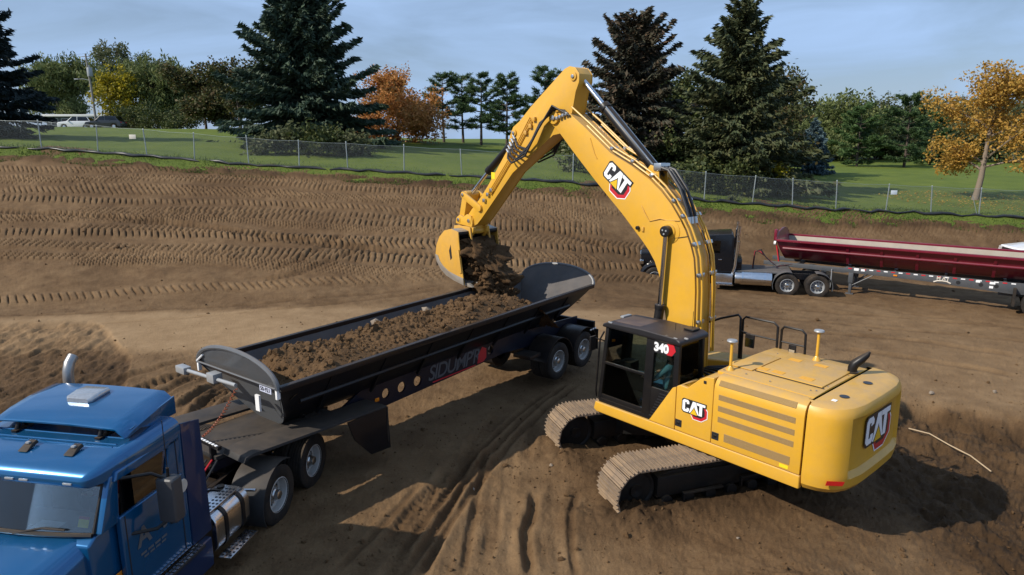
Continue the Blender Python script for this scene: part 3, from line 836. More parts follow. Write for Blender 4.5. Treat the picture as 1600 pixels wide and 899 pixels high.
def broadleaf(h, Rx, seed, trunk=0.25, n_limb=9, n_leaf=14000, leaf=0.13, lean=0.0, droop=0.0, top=1.0, spread=0.42, forks=1, shape=0.55, narrow=1.0, low=0.35):
    r = np.random.default_rng(seed); rr = random.Random(seed)
    mb = MB()
    cl = []
    for f in range(forks):
        fa = 6.283*f/forks + rr.random(); fo = 0.0 if forks == 1 else Rx*0.2
        b0 = Vector((fo*0.4*math.cos(fa), fo*0.4*math.sin(fa), -0.3)); tz = h*trunk
        b1 = Vector((fo*math.cos(fa)+lean*tz, fo*math.sin(fa), tz))
        b2 = Vector((fo*1.3*math.cos(fa)+lean*h*0.6, fo*1.3*math.sin(fa), h*0.80))
        r0 = (0.020*h+0.02)/math.sqrt(forks)
        mb.tube([b0, (b0+b1)/2+Vector((0.04, 0.02, 0)), b1, (b1+b2)/2+Vector((rr.uniform(-.2, .2), rr.uniform(-.2, .2), 0)), b2], [r0*1.25, r0, r0*0.9, r0*0.55, r0*0.12], 8, False)
        for k in range(n_limb):
            t = rr.random()**0.9
            s = b1.lerp(b2, t*0.9)
            a = k*2.4 + rr.uniform(-0.5, 0.5)
            prof = math.sin(min(1, 0.28 + 0.72*(t*0.92))*math.pi)**shape
            L = Rx*prof*rr.uniform(0.72, 1.12)
            rise = rr.uniform(0.25, 0.85)*L*(0.35+t) - droop*L*0.5 - (low*L*rr.random() if t < 0.35 else 0)
            e = s + Vector((math.cos(a)*L, math.sin(a)*L*narrow, rise))
            branch_mesh(mb, s, e, r0*0.38*(1-0.5*t)+0.012, 0.012, 5, 0.12, rr)
            cl.append((e, L*spread+0.25)); cl.append((s.lerp(e, 0.66), L*spread+0.2))
            for q in range(3):
                e2 = s.lerp(e, rr.uniform(0.4, 0.9)) + Vector((rr.uniform(-1, 1), rr.uniform(-1, 1), rr.uniform(-0.4, 0.9)))*L*0.42
                branch_mesh(mb, s.lerp(e, 0.5), e2, 0.02, 0.007, 4, 0.1, rr)
                cl.append((e2, L*spread*0.75+0.2))
        cl.append((b2, Rx*spread*0.75)); cl.append((b2+Vector((0, 0, h*0.12*top)), Rx*spread*0.55)); cl.append((b1.lerp(b2, 0.6), Rx*spread))
    w = np.array([c[1]**2 for c in cl]); w /= w.sum()
    which = r.choice(len(cl), n_leaf, p=w)
    cen = np.array([tuple(c[0]) for c in cl])[which]; rad = np.array([c[1] for c in cl])[which]
    d = unit(r.normal(0, 1, (n_leaf, 3))); q = r.random(n_leaf)**0.45
    # tight little bunches: snap part of the leaves to bunch centres
    P = cen + d*(q*rad)[:, None]*np.array([1, 1, 0.78])
    nbun = max(60, n_leaf//26)
    bi = r.integers(0, n_leaf, nbun); own = r.integers(0, nbun, n_leaf)
    P = np.where((r.random(n_leaf) < 0.72)[:, None], P[bi][own] + r.normal(0, leaf*1.7, (n_leaf, 3)), P)
    if droop > 0:
        P[:, 2] -= droop*np.abs(r.normal(0, 0.8, n_leaf))
    A = unit(r.normal(0, 1, (n_leaf, 3))*np.array([1, 1, 0.7]) + np.array([0, 0, -0.2-2.2*droop]))
    Bv = unit(np.cross(A, r.normal(0, 1, (n_leaf, 3))))
    sz = leaf*(0.6+0.7*r.random((n_leaf, 1)))
    V, Fq = leaf_cards(P, A*sz*(1+droop), Bv*sz*(0.62-0.3*min(1, droop)))
    return mb.mesh('trunk', smooth=60, fixn=False), fast_mesh('crown', V, Fq)

def plant(name, meshes, leafm, barkm, u, v, depth, label, cat='tree', group=None, rz=0.0, s=1.0, crown='crown', z=None):
    p = at_depth(u, v, depth)
    zz = grass_z(p[0], depth) if z is None else z
    root = empty(name, (p[0], depth, zz), rz, label, cat, group)
    root.scale = (s, s, s)
    link('trunk', meshes[0], barkm, root); link(crown, meshes[1], leafm, root)
    return root
def height_px(vtop, vbase, depth): return (vbase-vtop)*depth/FPX

# helper: a tree whose base shows at row vb and whose top at row vt
def tall(u, vt, depth):
    p = at_depth(u, vt, depth); return p[2] - grass_z(p[0], depth)

h1 = tall(480, -12, 58)
sp1 = spruce(h1, 6.6, 11, 1.35, 0.22, 0.03, 0.55, 0.37, 0.3)
plant('spruce_tree', sp1, L_SPR, BARK, 480, 215, 58, 'tall broad dark green spruce with orange maple beside it')
h2 = tall(-22, -40, 52)
plant('spruce_tree', spruce(h2, 5.4, 12, 1.2, 0.25, 0.02, 0.75, 0.30), L_SPRD, BARK, -22, 205, 52, 'almost black spruce next to the low far building', 'tree')
h3 = tall(988, 34, 57)
plant('spruce_tree', spruce(h3, 5.9, 13, 1.25, 0.2, 0.03, 0.55, 0.33, 0.28), L_SPRB, BARK, 986, 265, 57, 'brown tinged dense spruce seen behind the top of the boom')
h4 = tall(1146, -2, 51)
plant('spruce_tree', spruce(h4, 6.0, 14, 1.3, 0.12, 0.02, 0.80, 0.30, 0.38), L_SPRO, BARK, 1146, 280, 51, 'tall spruce with a thin pointed open top')
h5 = tall(1266, 186, 72)
plant('blue_spruce', spruce(h5, 2.4, 15, 1.7, 0.1, 0.02, 0.85, 0.24, 0.15), L_BLU, BARK, 1268, 262, 72, 'small silvery blue spruce on the lawn edge')

w1 = broadleaf(tall(105, 80, 122), 5.4, 21, 0.30, 10, 15000, 0.24, 0, 0.55, 1, 0.42, 2)
plant('willow_tree', w1, L_WIL, BARK, 104, 190, 122, 'round olive willow just left of the utility pole', 'tree')
w2 = broadleaf(tall(186, 58, 150), 6.2, 22, 0.42, 9, 10000, 0.26, 0, 0.15, 1, 0.32, 2)
plant('cottonwood_tree', w2, L_GRY, BARK, 185, 190, 150, 'thin airy grey green tree just behind the utility pole', 'tree')
w3 = broadleaf(tall(252, 82, 108), 5.4, 23, 0.24, 12, 19000, 0.22, 0, 0.6, 1, 0.42, 2)
plant('willow_tree', w3, L_WIL, BARK, 254, 196, 108, 'full rounded olive willow beside the bright yellow tree', 'tree')
w4 = broadleaf(tall(196, 100, 104), 2.9, 24, 0.1, 12, 9000, 0.20, 0, 0.1, 1.2, 0.5, 2)
plant('yellow_tree', w4, L_YEL, BARK, 192, 195, 104, 'bright yellow autumn tree in front of the willows', 'tree')
w5 = broadleaf(tall(330, 114, 84), 3.0, 25, 0.2, 11, 13000, 0.19, 0, 0.0, 1, 0.44)
plant('maple_tree', w5, L_RUS, BARK, 322, 203, 84, 'dark rusty green maple between the willow and the big spruce', 'tree')
w6 = broadleaf(tall(372, 90, 78), 3.0, 26, 0.28, 9, 6500, 0.18, 0, 0.0, 1, 0.40)
plant('maple_tree', w6, L_RUS, BARK, 376, 206, 78, 'loose rusty topped maple half hidden by the big spruce', 'tree')
w7 = broadleaf(tall(616, 106, 68), 3.5, 127, 0.07, 20, 26000, 0.125, 0, 0.0, 1, 0.44, 1, 0.5)
plant('maple_tree', w7, L_ORA, BARK, 622, 214, 68, 'orange autumn maple beside the tall spruce', 'tree')

pp1 = pine(tall(692, 116, 74), 2.5, 31, 0.38, 0.8, 8, 0.20)
pp2 = pine(tall(725, 118, 76), 2.6, 32, 0.20, 1.0, 10, 0.20)
pp3 = pine(tall(750, 118, 72), 2.4, 33, 0.22, 1.0, 10, 0.20)
pp4 = pine(tall(790, 120, 70), 2.7, 34, 0.14, 1.2, 12, 0.20)
G = 'open pines on the crest of the lawn'
plant('pine_tree', pp1, L_PIN, BARK, 694, 222, 74, 'slender pine standing alone beside the orange maple', 'tree', G)
plant('pine_tree', pp2, L_PIN, BARK, 724, 222, 76, 'pine with a gap of sky either side, next to the lone slender pine', 'tree', G)
plant('pine_tree', pp3, L_PIN, BARK, 752, 222, 72, 'middle pine of the open group on the crest', 'tree', G)
plant('pine_tree', pp4, L_PIN, BARK, 792, 222, 70, 'bushier pine of the open group next to the raised arm', 'tree', G)
pp5 = pine(tall(850, 104, 86), 4.6, 35, 0.08, 1.5, 13, 0.24)
plant('pine_tree', pp5, L_PIN, BARK, 850, 230, 86, 'wide dark pine right behind the raised digger arm', 'tree')
p_ = copy_tree(bpy.data.objects['pine_tree.004']); p_.location = (at_depth(905, 230, 92)[0], 92, grass_z(at_depth(905, 230, 92)[0], 92)); p_.rotation_euler.z = 2.0
tag(p_, 'dark pine between the arm top and the brown spruce')

w8 = broadleaf(tall(1200, 112, 66), 4.8, 41, 0.05, 15, 20000, 0.17, 0, 0.0, 1, 0.44)
plant('broadleaf_tree', w8, L_RUS, BARK, 1182, 270, 66, 'olive broadleaf tree right against the thin topped spruce', 'tree')
w9 = broadleaf(tall(1060, 98, 78), 5.0, 42, 0.06, 14, 14000, 0.20, 0, 0.0, 1, 0.44)
plant('broadleaf_tree', w9, L_SHR, BARK, 1062, 262, 78, 'dark leafy tree filling the gap between two spruces', 'tree')
w10 = broadleaf(tall(1300, 146, 112), 6.8, 43, 0.16, 12, 15000, 0.25, 0, 0.35, 1, 0.42, 2)
plant('willow_tree', w10, L_WIL, BARK, 1292, 256, 112, 'pale olive willow behind the small blue spruce', 'tree')
w11 = broadleaf(tall(1360, 143, 120), 5.0, 44, 0.2, 10, 9000, 0.25, 0, 0.1, 1, 0.38, 2)
plant('cottonwood_tree', w11, L_GRY, BARK, 1362, 256, 120, 'light grey green tree topping the far tree line', 'tree')
pg1 = pine(tall(1340, 166, 92), 3.8, 45, 0.05, 1.7, 12, 0.26)
pg2 = pine(tall(1408, 147, 90), 4.4, 46, 0.06, 1.7, 13, 0.26)
G = 'bushy pines along the far side of the lawn'
plant('pine_tree', pg1, L_PING, BARK, 1338, 263, 92, 'bright green bushy pine next to the blue spruce', 'tree', G)
plant('pine_tree', pg2, L_PIN, BARK, 1412, 262, 90, 'darker pointed bushy pine in the middle of the lawn edge', 'tree', G)
plant('pine_tree', pg1, L_PIN, BARK, 1452, 262, 97, 'low bushy pine partly behind the golden maple', 'tree', G, 2.1, 0.92)
w12 = broadleaf(tall(1470, 156, 115), 6.2, 47, 0.12, 11, 10000, 0.24, 0, 0.1, 1, 0.44)
plant('broadleaf_tree', w12, L_GRY, BARK, 1478, 256, 115, 'olive tree in the tree line left of the golden maple', 'tree')
plant('broadleaf_tree', w12, L_RUS, BARK, 1560, 256, 112, 'rusty tree in the tree line directly behind the golden maple', 'tree', None, 1.3, 0.95)
plant('broadleaf_tree', w12, L_SHR, BARK, 1640, 256, 105, 'deep green tree at the end of the far tree line', 'tree', None, 2.6, 1.05)
G = 'far tree line beyond the lawn'
fl = broadleaf(9.5, 5.5, 71, 0.05, 13, 9000, 0.28, 0, 0.1, 1, 0.46, 2)
for k_, (u_, s_, lm_, lab_) in enumerate(((1235, 1.0, L_SHR, 'dark far tree seen just past the thin topped spruce'), (1325, 0.95, L_GRY, 'grey green far tree between willow and bushy pine'), (1390, 1.0, L_SHR, 'dark far tree behind the pointed bushy pine'), (1440, 1.02, L_WIL, 'olive far tree behind the low bushy pine'), (1515, 1.0, L_SHR, 'dark far tree behind the golden maple trunk'))):
    plant('far_tree', fl, lm_, BARK, u_, 250, 128, lab_, 'tree', G, k_*1.3, s_)
gm = broadleaf(tall(1552, 90, 50.5), 3.4, 48, 0.17, 20, 14500, 0.11, 0.16, 0.0, 1, 0.38, 1, 0.6, 1.0, -0.3)
plant('maple_tree', gm, L_GLD, BARKL, 1522, 313, 50.5, 'golden autumn maple with a leaning pale trunk on the lawn', 'tree')

# low growth: hedge at the far left, brush below the spruces and behind the fence
def bush(u, depth, w, h, seed, leafm, label, n=2600, leaf=0.14, name='shrub', group=None):
    m = broadleaf(h, w, seed, 0.05, 9, n, leaf, 0, 0, 0.6, 0.5, 1, 0.4)
    return plant(name, m, leafm, BARK, u, 230, depth, label, 'shrub', group, 0, 1.0, 'foliage')
bush(205, 96, 2.6, 1.5, 51, L_SHR, 'low dark hedge bush below the yellow tree', name='hedge_bush')
bush(250, 94, 2.8, 1.5, 52, L_SHR, 'low dark hedge bush below the full willow', name='hedge_bush')
bush(290, 92, 2.4, 1.6, 53, L_SHR, 'low dark hedge bush beside the rusty maple trunk', name='hedge_bush')
bush(430, 50, 1.3, 1.1, 54, L_GRY, 'wild brush at the foot of the tall spruce on its maple side')
bush(500, 50, 1.4, 1.3, 55, L_SHR, 'tangled green brush behind the fence below the tall spruce')
bush(545, 51, 1.2, 1.0, 56, L_GRY, 'thin grey brush at the foot of the tall spruce beside the orange maple')
bush(925, 49, 1.6, 1.9, 57, L_GRY, 'grey brush behind the fence under the brown spruce')
bush(1085, 48, 1.7, 1.7, 58, L_SHR, 'leafy brush behind the fence beside the thin topped spruce')
bush(1150, 47.5, 1.8, 1.6, 59, L_SHR, 'dense low brush at the foot of the thin topped spruce')
bush(1205, 50, 1.6, 1.8, 60, L_YEL, 'yellowish brush at the lawn corner by the olive tree', 1500)
bush(880, 66, 2.6, 2.2, 61, L_SHR, 'dark undergrowth below the wide pine', 3000)
bush(1040, 54, 2.8, 3.0, 63, L_SHR, 'dense brush between the brown spruce and the thin topped spruce', 3600)
bush(1000, 60, 2.6, 2.4, 62, L_SHR, 'dark undergrowth below the brown spruce', 3000)

# fallen leaves under the golden maple
n = 1500
tp = at_depth(1530, 313, 50.5)
ang = nr.uniform(0, 6.283, n); rad_ = 6.5*np.sqrt(nr.random(n))
fx = tp[0] + rad_*np.cos(ang)*1.1; fy = np.clip(50.2 + rad_*np.sin(ang)*0.8, 44.6, 60)
C = np.stack([fx, fy, Hf(fx, fy)+0.13], 1)
A = unit(nr.normal(0, 1, (n, 3))*np.array([1, 1, 0.25])); Bv = unit(np.cross(A, nr.normal(0, 0.2, (n, 3))+np.array([0, 0, 1])))
sz = nr.uniform(0.04, 0.085, (n, 1))
V, Fq = leaf_cards(C, A*sz, Bv*sz*0.8)
tag(link('fallen_leaves', fast_mesh('fallen_leaves', V, Fq), L_GLD), 'yellow fallen leaves scattered on the lawn below the golden maple', 'leaves', kind='stuff')

# ------------------------------------------------------------------ fence
GALV = pmat('galvanised_steel', (0.36, 0.40, 0.40), 0.45, metal=0.5, var=0.15)
m, N, L, out = nodemat('chain_link')
tc = N.new('ShaderNodeTexCoord').outputs['Object']
sx = N.new('ShaderNodeSeparateXYZ'); L.new(tc, sx.inputs[0])
def wave(sign):
    a = N.new('ShaderNodeMath'); a.operation = 'ADD' if sign > 0 else 'SUBTRACT'; L.new(sx.outputs['X'], a.inputs[0]); L.new(sx.outputs['Z'], a.inputs[1])
    b_ = N.new('ShaderNodeMath'); b_.operation = 'MULTIPLY'; L.new(a.outputs[0], b_.inputs[0]); b_.inputs[1].default_value = 14.0
    f = N.new('ShaderNodeMath'); f.operation = 'FRACT'; L.new(b_.outputs[0], f.inputs[0])
    c = N.new('ShaderNodeMath'); c.operation = 'LESS_THAN'; L.new(f.outputs[0], c.inputs[0]); c.inputs[1].default_value = 0.085
    return c.outputs[0]
mxx = N.new('ShaderNodeMath'); mxx.operation = 'MAXIMUM'; L.new(wave(1), mxx.inputs[0]); L.new(wave(-1), mxx.inputs[1])
tr_ = N.new('ShaderNodeBsdfTransparent'); pb = N.new('ShaderNodeBsdfPrincipled')
pb.inputs['Base Color'].default_value = (0.17, 0.19, 0.19, 1); pb.inputs['Metallic'].default_value = 0.2; pb.inputs['Roughness'].default_value = 0.5
ms = N.new('ShaderNodeMixShader'); L.new(mxx.outputs[0], ms.inputs[0]); L.new(tr_.outputs[0], ms.inputs[1]); L.new(pb.outputs[0], ms.inputs[2]); L.new(ms.outputs[0], out.inputs['Surface'])
CHAIN = m
FH = 1.62
fence = empty('chain_link_fence', (0, FENCE_Y, gz(0, FENCE_Y)), 0, 'long grey chain link fence with metal posts above the dirt slope', 'fence')
fz0 = fence.location.z
us = [-145, -65, 6, 94, 178, 251, 322, 403, 479, 552, 637, 724, 808, 892, 950, 1020, 1093, 1167, 1228, 1295, 1372, 1441, 1515, 1590, 1665, 1740]
posts = []
for u in us:
    x = (u-800)/FPX*FENCE_Y*1.02
    posts.append((x, gz(x, FENCE_Y)+0.05-fz0))
pm = MB().tube([(0, 0, -0.3), (0, 0, FH+0.03)], 0.035, 8); pm.tube([(0, 0, FH+0.03), (0, 0, FH+0.07)], [0.045, 0.02], 8)
post_me = pm.mesh('post', 0, 2, 40)
rr = random.Random(8)
for (x, z) in posts:
    o = link('post', post_me, GALV, fence); o.location = (x, 0, z); o.rotation_euler = (rr.uniform(-.05, .05), rr.uniform(-.06, .06), 0)
    o.scale = (1, 1, rr.uniform(0.97, 1.05))
for (x0, z0), (x1, z1) in zip(posts[:-1], posts[1:]):
    nseg = 8; b = MB(); vs = []; fs = []
    for k in range(nseg+1):
        t = k/nseg; x = x0+(x1-x0)*t; zb_ = gz(x, FENCE_Y)+0.04-fz0
        sag = -0.05*math.sin(t*math.pi)
        zt_ = z0+(z1-z0)*t+FH+sag
        for q in range(4):
            vs.append((x, -0.04+0.03*math.sin(k*2.1+q), zb_+(zt_-zb_)*q/3))
    for k in range(nseg):
        for q in range(3):
            a = k*4+q; fs.append((a, a+4, a+5, a+1))
    b.add(vs, fs)
    b.build('wire_panel', CHAIN, fence, smooth=60, fixn=False)
    MB().tube([(x0, -0.045, z0+FH), ((x0+x1)/2, -0.045, (z0+z1)/2+FH-0.05), (x1, -0.045, z1+FH)], 0.008, 5).build('tension_wire', GALV, fence)
# leaning stake
x = (1500-800)/FPX*FENCE_Y*1.02
MB().tube([(x+0.45, -0.1, gz(x, FENCE_Y)-fz0), (x, -0.1, gz(x, FENCE_Y)+1.2-fz0)], 0.02, 6).build('loose_stake', GALV, fence)
# black silt fabric rolled along the foot of the fence, several lengths
SILT = pmat('black_silt_fabric', (0.014, 0.016, 0.020), 0.35, var=0.4, scale=4, dustall=0.08)
rolls = [(-160, 60), (75, 330), (345, 520), (525, 700), (705, 905), (900, 1110), (1105, 1320), (1318, 1500), (1495, 1700)]
desc = ['below the black spruce', 'below the low far building', 'under the rusty maples', 'below the tall spruce', 'below the orange maple and slender pine', 'behind the raised arm', 'below the thin topped spruce', 'below the blue spruce lawn', 'below the golden maple']
for k, (a, e) in enumerate(rolls):
    pts = []; rs = []
    nn = max(6, int((e-a)/14))
    for q in range(nn+1):
        u = a+(e-a)*q/nn; x = (u-800)/FPX*43.7*1.02
        y = 43.65 + 0.12*math.sin(u*0.13) + rr.uniform(-.05, .05)
        z = gz(x, y) + 0.12 + max(0, rr.gauss(0, 0.03))
        pts.append((x, y, z)); rs.append(rr.uniform(0.05, 0.12) if q not in (0, nn) else 0.03)
    b = MB().tube(pts, rs, 8)
    tag(b.build('silt_fabric_roll', SILT, None, smooth=50), 'crumpled black silt fabric at the fence foot ' + desc[k], 'fabric', 'black silt fabric along the fence')
for (u, v_, w, h_, lab) in ((207, 214, 0.42, 0.27, 'small cream notice hung on the fence below the yellow tree'), (1397, 301, 0.40, 0.27, 'small white notice on the fence below the bushy pines')):
    p = at_depth(u, v_, FENCE_Y-0.08)
    s_ = empty('fence_sign', tuple(p), 0, lab, 'sign')
    MB().bx(-w/2, w/2, -0.008, 0.008, -h_/2, h_/2).build('plate', pmat('sign_face_%d' % u, (0.7, 0.66, 0.55) if u < 500 else (0.6, 0.66, 0.7), 0.5, var=0.08, scale=9), s_, 0.004)
    for sx_ in (-1, 1): MB().tube([(sx_*w*0.42, 0, h_*0.4), (sx_*w*0.42, 0.06, h_*0.4)], 0.006, 5).build('wire_tie', GALV, s_)

# ------------------------------------------------------------------ far left: building, pole, vehicles
bp_ = at_depth(120, 190, 116)
bld = empty('low_building', (bp_[0], 116, grass_z(bp_[0], 116)), 0, 'low far building with a flat white roof edge', 'building')
bw = 5.0; zt = at_depth(120, 179, 116)[2] - bld.location.z
MB().bx(-bw, bw, 0, 9, -0.5, zt-0.36).build('wall', pmat('grey_siding', (0.10, 0.11, 0.12), 0.7, var=0.15), bld)
MB().bx(-bw-0.4, bw+0.4, -0.5, 9.6, zt-0.35, zt).build('roof', pmat('white_roof_edge', (0.66, 0.66, 0.66), 0.6, var=0.06), bld, 0.04)
BRK = pmat('red_brick_panel', (0.22, 0.05, 0.04), 0.8, var=0.25, scale=20)
MB().bx(-0.6, 1.6, -0.05, 0.02, -0.4, zt-0.4).build('brick_panel', BRK, bld)
for xw in (-3.6, -1.9, 3.9):
    f_ = MB().bx(xw-0.6, xw+0.6, -0.08, 0.02, 0.9, zt-0.6).build('window', LGREY, bld)
    MB().bx(xw-0.5, xw+0.5, -0.1, -0.085, 1.0, zt-0.7).build('pane', CGL, f_)

pl = at_depth(149, 182, 100); zpl = grass_z(pl[0], 100)
pole = empty('utility_pole', (pl[0], 100, zpl), 0, 'grey wooden utility pole with a transformer can and lamp arm', 'utility pole')
ph = at_depth(144, 84, 100)[2] - zpl
WOODP = pmat('weathered_pole_wood', (0.24, 0.22, 0.20), 0.85, var=0.2, scale=15)
MB().tube([(0.05, 0, -0.5), (-0.1, 0, ph*0.6), (-0.3, 0, ph)], [0.17, 0.14, 0.11], 10).build('pole', WOODP, pole)
MB().tube([(0.15, -0.25, ph-3.1), (0.15, -0.25, ph-1.9)], 0.36, 16).build('transformer', LGREY, pole, 0.03)
MB().tube([(0.15, -0.25, ph-1.9), (0.15, -0.25, ph-1.55)], [0.06, 0.04], 8).build('insulator', LGREY, pole)
MB().tube([(-0.15, 0, ph-3.6), (-1.0, -0.2, ph-3.4), (-1.6, -0.3, ph-3.45)], 0.04, 6).build('lamp_arm', LGREY, pole)
MB().bx(-2.1, -1.5, -0.42, -0.18, ph-3.52, ph-3.38).build('lamp_head', LGREY, pole, 0.03)
MB().tube([(-0.9, 0, ph-0.4), (0.5, 0, ph-0.4)], 0.05, 6).build('cross_arm', WOODP, pole)
MB().tube([(-0.3, 0, ph), (-14, 3, ph-0.7), (-30, 6, ph+0.3)], 0.012, 4).build('wire', HOSE, pole)

def simple_car(name, loc, rz, label, paint, L=4.7, Wd=1.85, Hh=1.75, group=None):
    """sport utility body: lower body with arches, greenhouse, wheels, lamps. front is -x"""
    c = empty(name, loc, rz, label, 'car', group)
    k = L/4.7; hw = Wd/2
    side = [(-2.3, 0.42), (-2.33, 0.75), (-2.2, 0.98), (-1.2, 1.12), (-1.0, 1.14), (1.9, 1.16), (2.25, 1.1), (2.33, 0.8), (2.3, 0.42)]
    def arch(cx): return [(cx+0.42*math.cos(a), 0.36+0.42*math.sin(a)) for a in [math.pi*q/8 for q in range(0, 9)]]
    low = [(2.3, 0.30)] + [(x, max(z, 0.3)) for x, z in arch(1.45)] + [(x, max(z, 0.3)) for x, z in arch(-1.42)] + [(-2.25, 0.30)]
    poly = [(x*k, z) for x, z in side + low]
    MB().prism(poly, -hw, hw).build('body', paint, c, 0.06, 3)
    gh = [(-1.05, 1.10), (-0.35, Hh-0.04), (0.2, Hh), (1.6, Hh-0.03), (2.1, 1.12)]
    rings = []
    for y, s in ((-hw+0.05, 0), (-hw+0.22, 1), (hw-0.22, 1), (hw-0.05, 0)):
        pts = gh if s else [(x*0.97, 1.1+(z-1.1)*0.02) for x, z in gh]
        rings.append([(x*k, y, z) for x, z in pts])
    MB().loft(rings).build('greenhouse', CGL, c, 0.0)
    MB().loft([[(x*k, y, z) for x, z in ((-0.42, Hh-0.06), (0.2, Hh+0.012), (1.62, Hh-0.015), (1.66, Hh-0.08))] for y in (-hw+0.23, hw-0.23)]).build('roof', paint, c, 0.02)
    for y in (-hw+0.14, hw-0.14):
        for (xa, za, xb, zb_) in ((-1.0, 1.12, -0.36, Hh-0.05), (0.35, 1.12, 0.35, Hh-0.02), (2.0, 1.12, 1.62, Hh-0.05)):
            MB().tube([(xa*k, y*1.07, za), (xb*k, y*0.93, zb_)], 0.04, 6).build('pillar', paint, c)
    for x in (-1.42, 1.45):
        for y in (-hw+0.1, hw-0.1):
            w_ = MB().lathe([(0.05, -0.1), (0.30, -0.11), (0.355, -0.08), (0.36, 0), (0.355, 0.08), (0.30, 0.11), (0.05, 0.1)], 24).build('wheel', RUB, c, M=Matrix.Translation((x*k, y, 0.36)))
            sg = -1 if y < 0 else 1
            MB().lathe([(0.0, sg*0.125), (0.20, sg*0.118), (0.22, sg*0.10)], 16).build('rim', ALU, w_)
    for y in (-hw+0.25, hw-0.25):
        MB().bx(-2.34*k, -2.12*k, y-0.17, y+0.17, 0.78, 0.93).build('headlight', pmat('lamp_lens_'+name, (0.5, 0.5, 0.5), 0.15, var=0.2, scale=30, coat=0.8) if 'lamp_lens_'+name not in MATS else MATS['lamp_lens_'+name], c, 0.03)
        MB().bx(2.24*k, 2.345*k, y-0.14, y+0.14, 0.8, 1.0).build('taillight', REFR, c, 0.02)
    MB().bx(-2.36*k, -2.25*k, -0.55, 0.55, 0.72, 0.9).build('grille', BLK, c, 0.02)
    MB().bx(-2.37*k, -2.2*k, -hw+0.15, hw-0.15, 0.42, 0.55).build('bumper', BLK, c, 0.03)
    for y in (-hw-0.08, hw+0.08):
        MB().bx(-0.85*k, -0.7*k, y-0.09, y+0.09, 1.1, 1.24).build('mirror', paint, c, 0.02)
    return c
DCAR = pmat('dark_car_paint', (0.02, 0.022, 0.025), 0.3, var=0.1, coat=0.5)
for (u, v_, d_, rz, lab, pm_) in ((122, 195, 98, 0.1, 'white car parked before the low far building', WPAINT), (166, 196, 94, 0.05, 'dark car parked near the foot of the utility pole', DCAR)):
    p = at_depth(u, v_, d_)
    simple_car('parked_car', (p[0], d_, grass_z(p[0], d_)), rz, lab, pm_)
p = on_ground(1585, 402)
p = at_depth(1648, 388, 38.0)
suv = simple_car('parked_car', (p[0], p[1], gz(p[0], p[1])), -0.12, 'white sport utility car behind the red side dump trailer', WPAINT, 4.9, 1.95, 1.8)
# ------------------------------------------------------------------ excavator
EX = (4.13, 13.94, -0.55); EXH = R(132.0); TRH = R(199.0)
exc = empty('excavator', EX, EXH, 'large yellow and black crawler excavator tipping soil into the trailer', 'excavator')

# lettering: the three bold letters and the badge behind them, in a unit frame (width about 2.1, height 1)
C_POLY = [(0.62, 0.70), (0.62, 0.86), (0.50, 1.0), (0.14, 1.0), (0.0, 0.86), (0.0, 0.14), (0.14, 0.0), (0.50, 0.0), (0.62, 0.14), (0.62, 0.34), (0.40, 0.34), (0.40, 0.24), (0.36, 0.20), (0.28, 0.20), (0.24, 0.24), (0.24, 0.76), (0.28, 0.80), (0.36, 0.80), (0.40, 0.76), (0.40, 0.66)]
A_POLY = [(0.62, 0.0), (0.93, 1.0), (1.22, 1.0), (1.53, 0.0), (1.29, 0.0), (1.075, 0.62), (0.86, 0.0)]
T_POLY = [(1.26, 1.0), (2.06, 1.0), (2.06, 0.80), (1.80, 0.80), (1.80, 0.0), (1.54, 0.0), (1.54, 0.80), (1.32, 0.80)]
TRI = [(0.76, -0.04), (1.075, 0.46), (1.40, -0.04)]
def outset(poly, d):
    n = len(poly); a = sum(poly[i][0]*poly[(i+1) % n][1]-poly[(i+1) % n][0]*poly[i][1] for i in range(n)); s = 1 if a > 0 else -1
    res = []
    for i in range(n):
        p0, p1, p2 = (Vector((*poly[(i+k) % n], 0)) for k in (-1, 0, 1))
        e1 = (p1-p0).normalized(); e2 = (p2-p1).normalized()
        n1 = Vector((e1.y, -e1.x, 0))*s; n2 = Vector((e2.y, -e2.x, 0))*s
        k = (n1+n2); k = k/max(0.45, k.length_squared/2) if k.length > 1e-6 else n1
        q = p1 + k*d; res.append((q.x, q.y))
    return res
def cat_logo(M, size, parent):
    """M maps the unit frame (x right, y up, z out) onto the machine"""
    S = M @ Matrix.Scale(size, 4)
    t = 0.004/size
    hexo = [(1.02, -0.42), (1.75, -0.42), (2.22, -0.06), (2.22, 0.52), (2.0, 0.80), (1.4, 0.3), (0.80, -0.1)]
    root = MB().prism(outset(hexo, 0.06), 0, t*0.6, 'z', S).build('logo', WHT, parent, smooth=0)
    root['label'] = 'black, red and white maker logo with a yellow triangle'
    MB().prism(hexo, t*0.6, t*1.2, 'z', S).build('badge_red', REDD, root, smooth=0)
    MB().prism([(1.0, -0.20), (1.70, -0.20), (2.02, 0.05), (2.02, 0.48), (1.9, 0.7), (1.2, 0.4)], t*1.2, t*1.7, 'z', S).build('badge_black', BLKD, root, smooth=0)
    MB().prism([(-0.08, 0.06), (-0.08, 0.95), (0.08, 1.09), (2.14, 1.09), (2.14, 0.72), (1.9, 0.68), (1.9, -0.06), (1.46, -0.09), (0.66, -0.09), (0.08, -0.09)], t*1.7, t*2.2, 'z', S).build('letter_outline', BLKD, root, smooth=0)
    for p in (C_POLY, A_POLY, T_POLY):
        MB().prism(p, t*2.2, t*3.2, 'z', S).build('letter', WHT, root, smooth=0)
    MB().prism(outset(TRI, 0.05), t*3.2, t*3.5, 'z', S).build('triangle_outline', BLKD, root, smooth=0)
    MB().prism(TRI, t*3.5, t*4.2, 'z', S).build('triangle', YELDC, root, smooth=0)
    return root

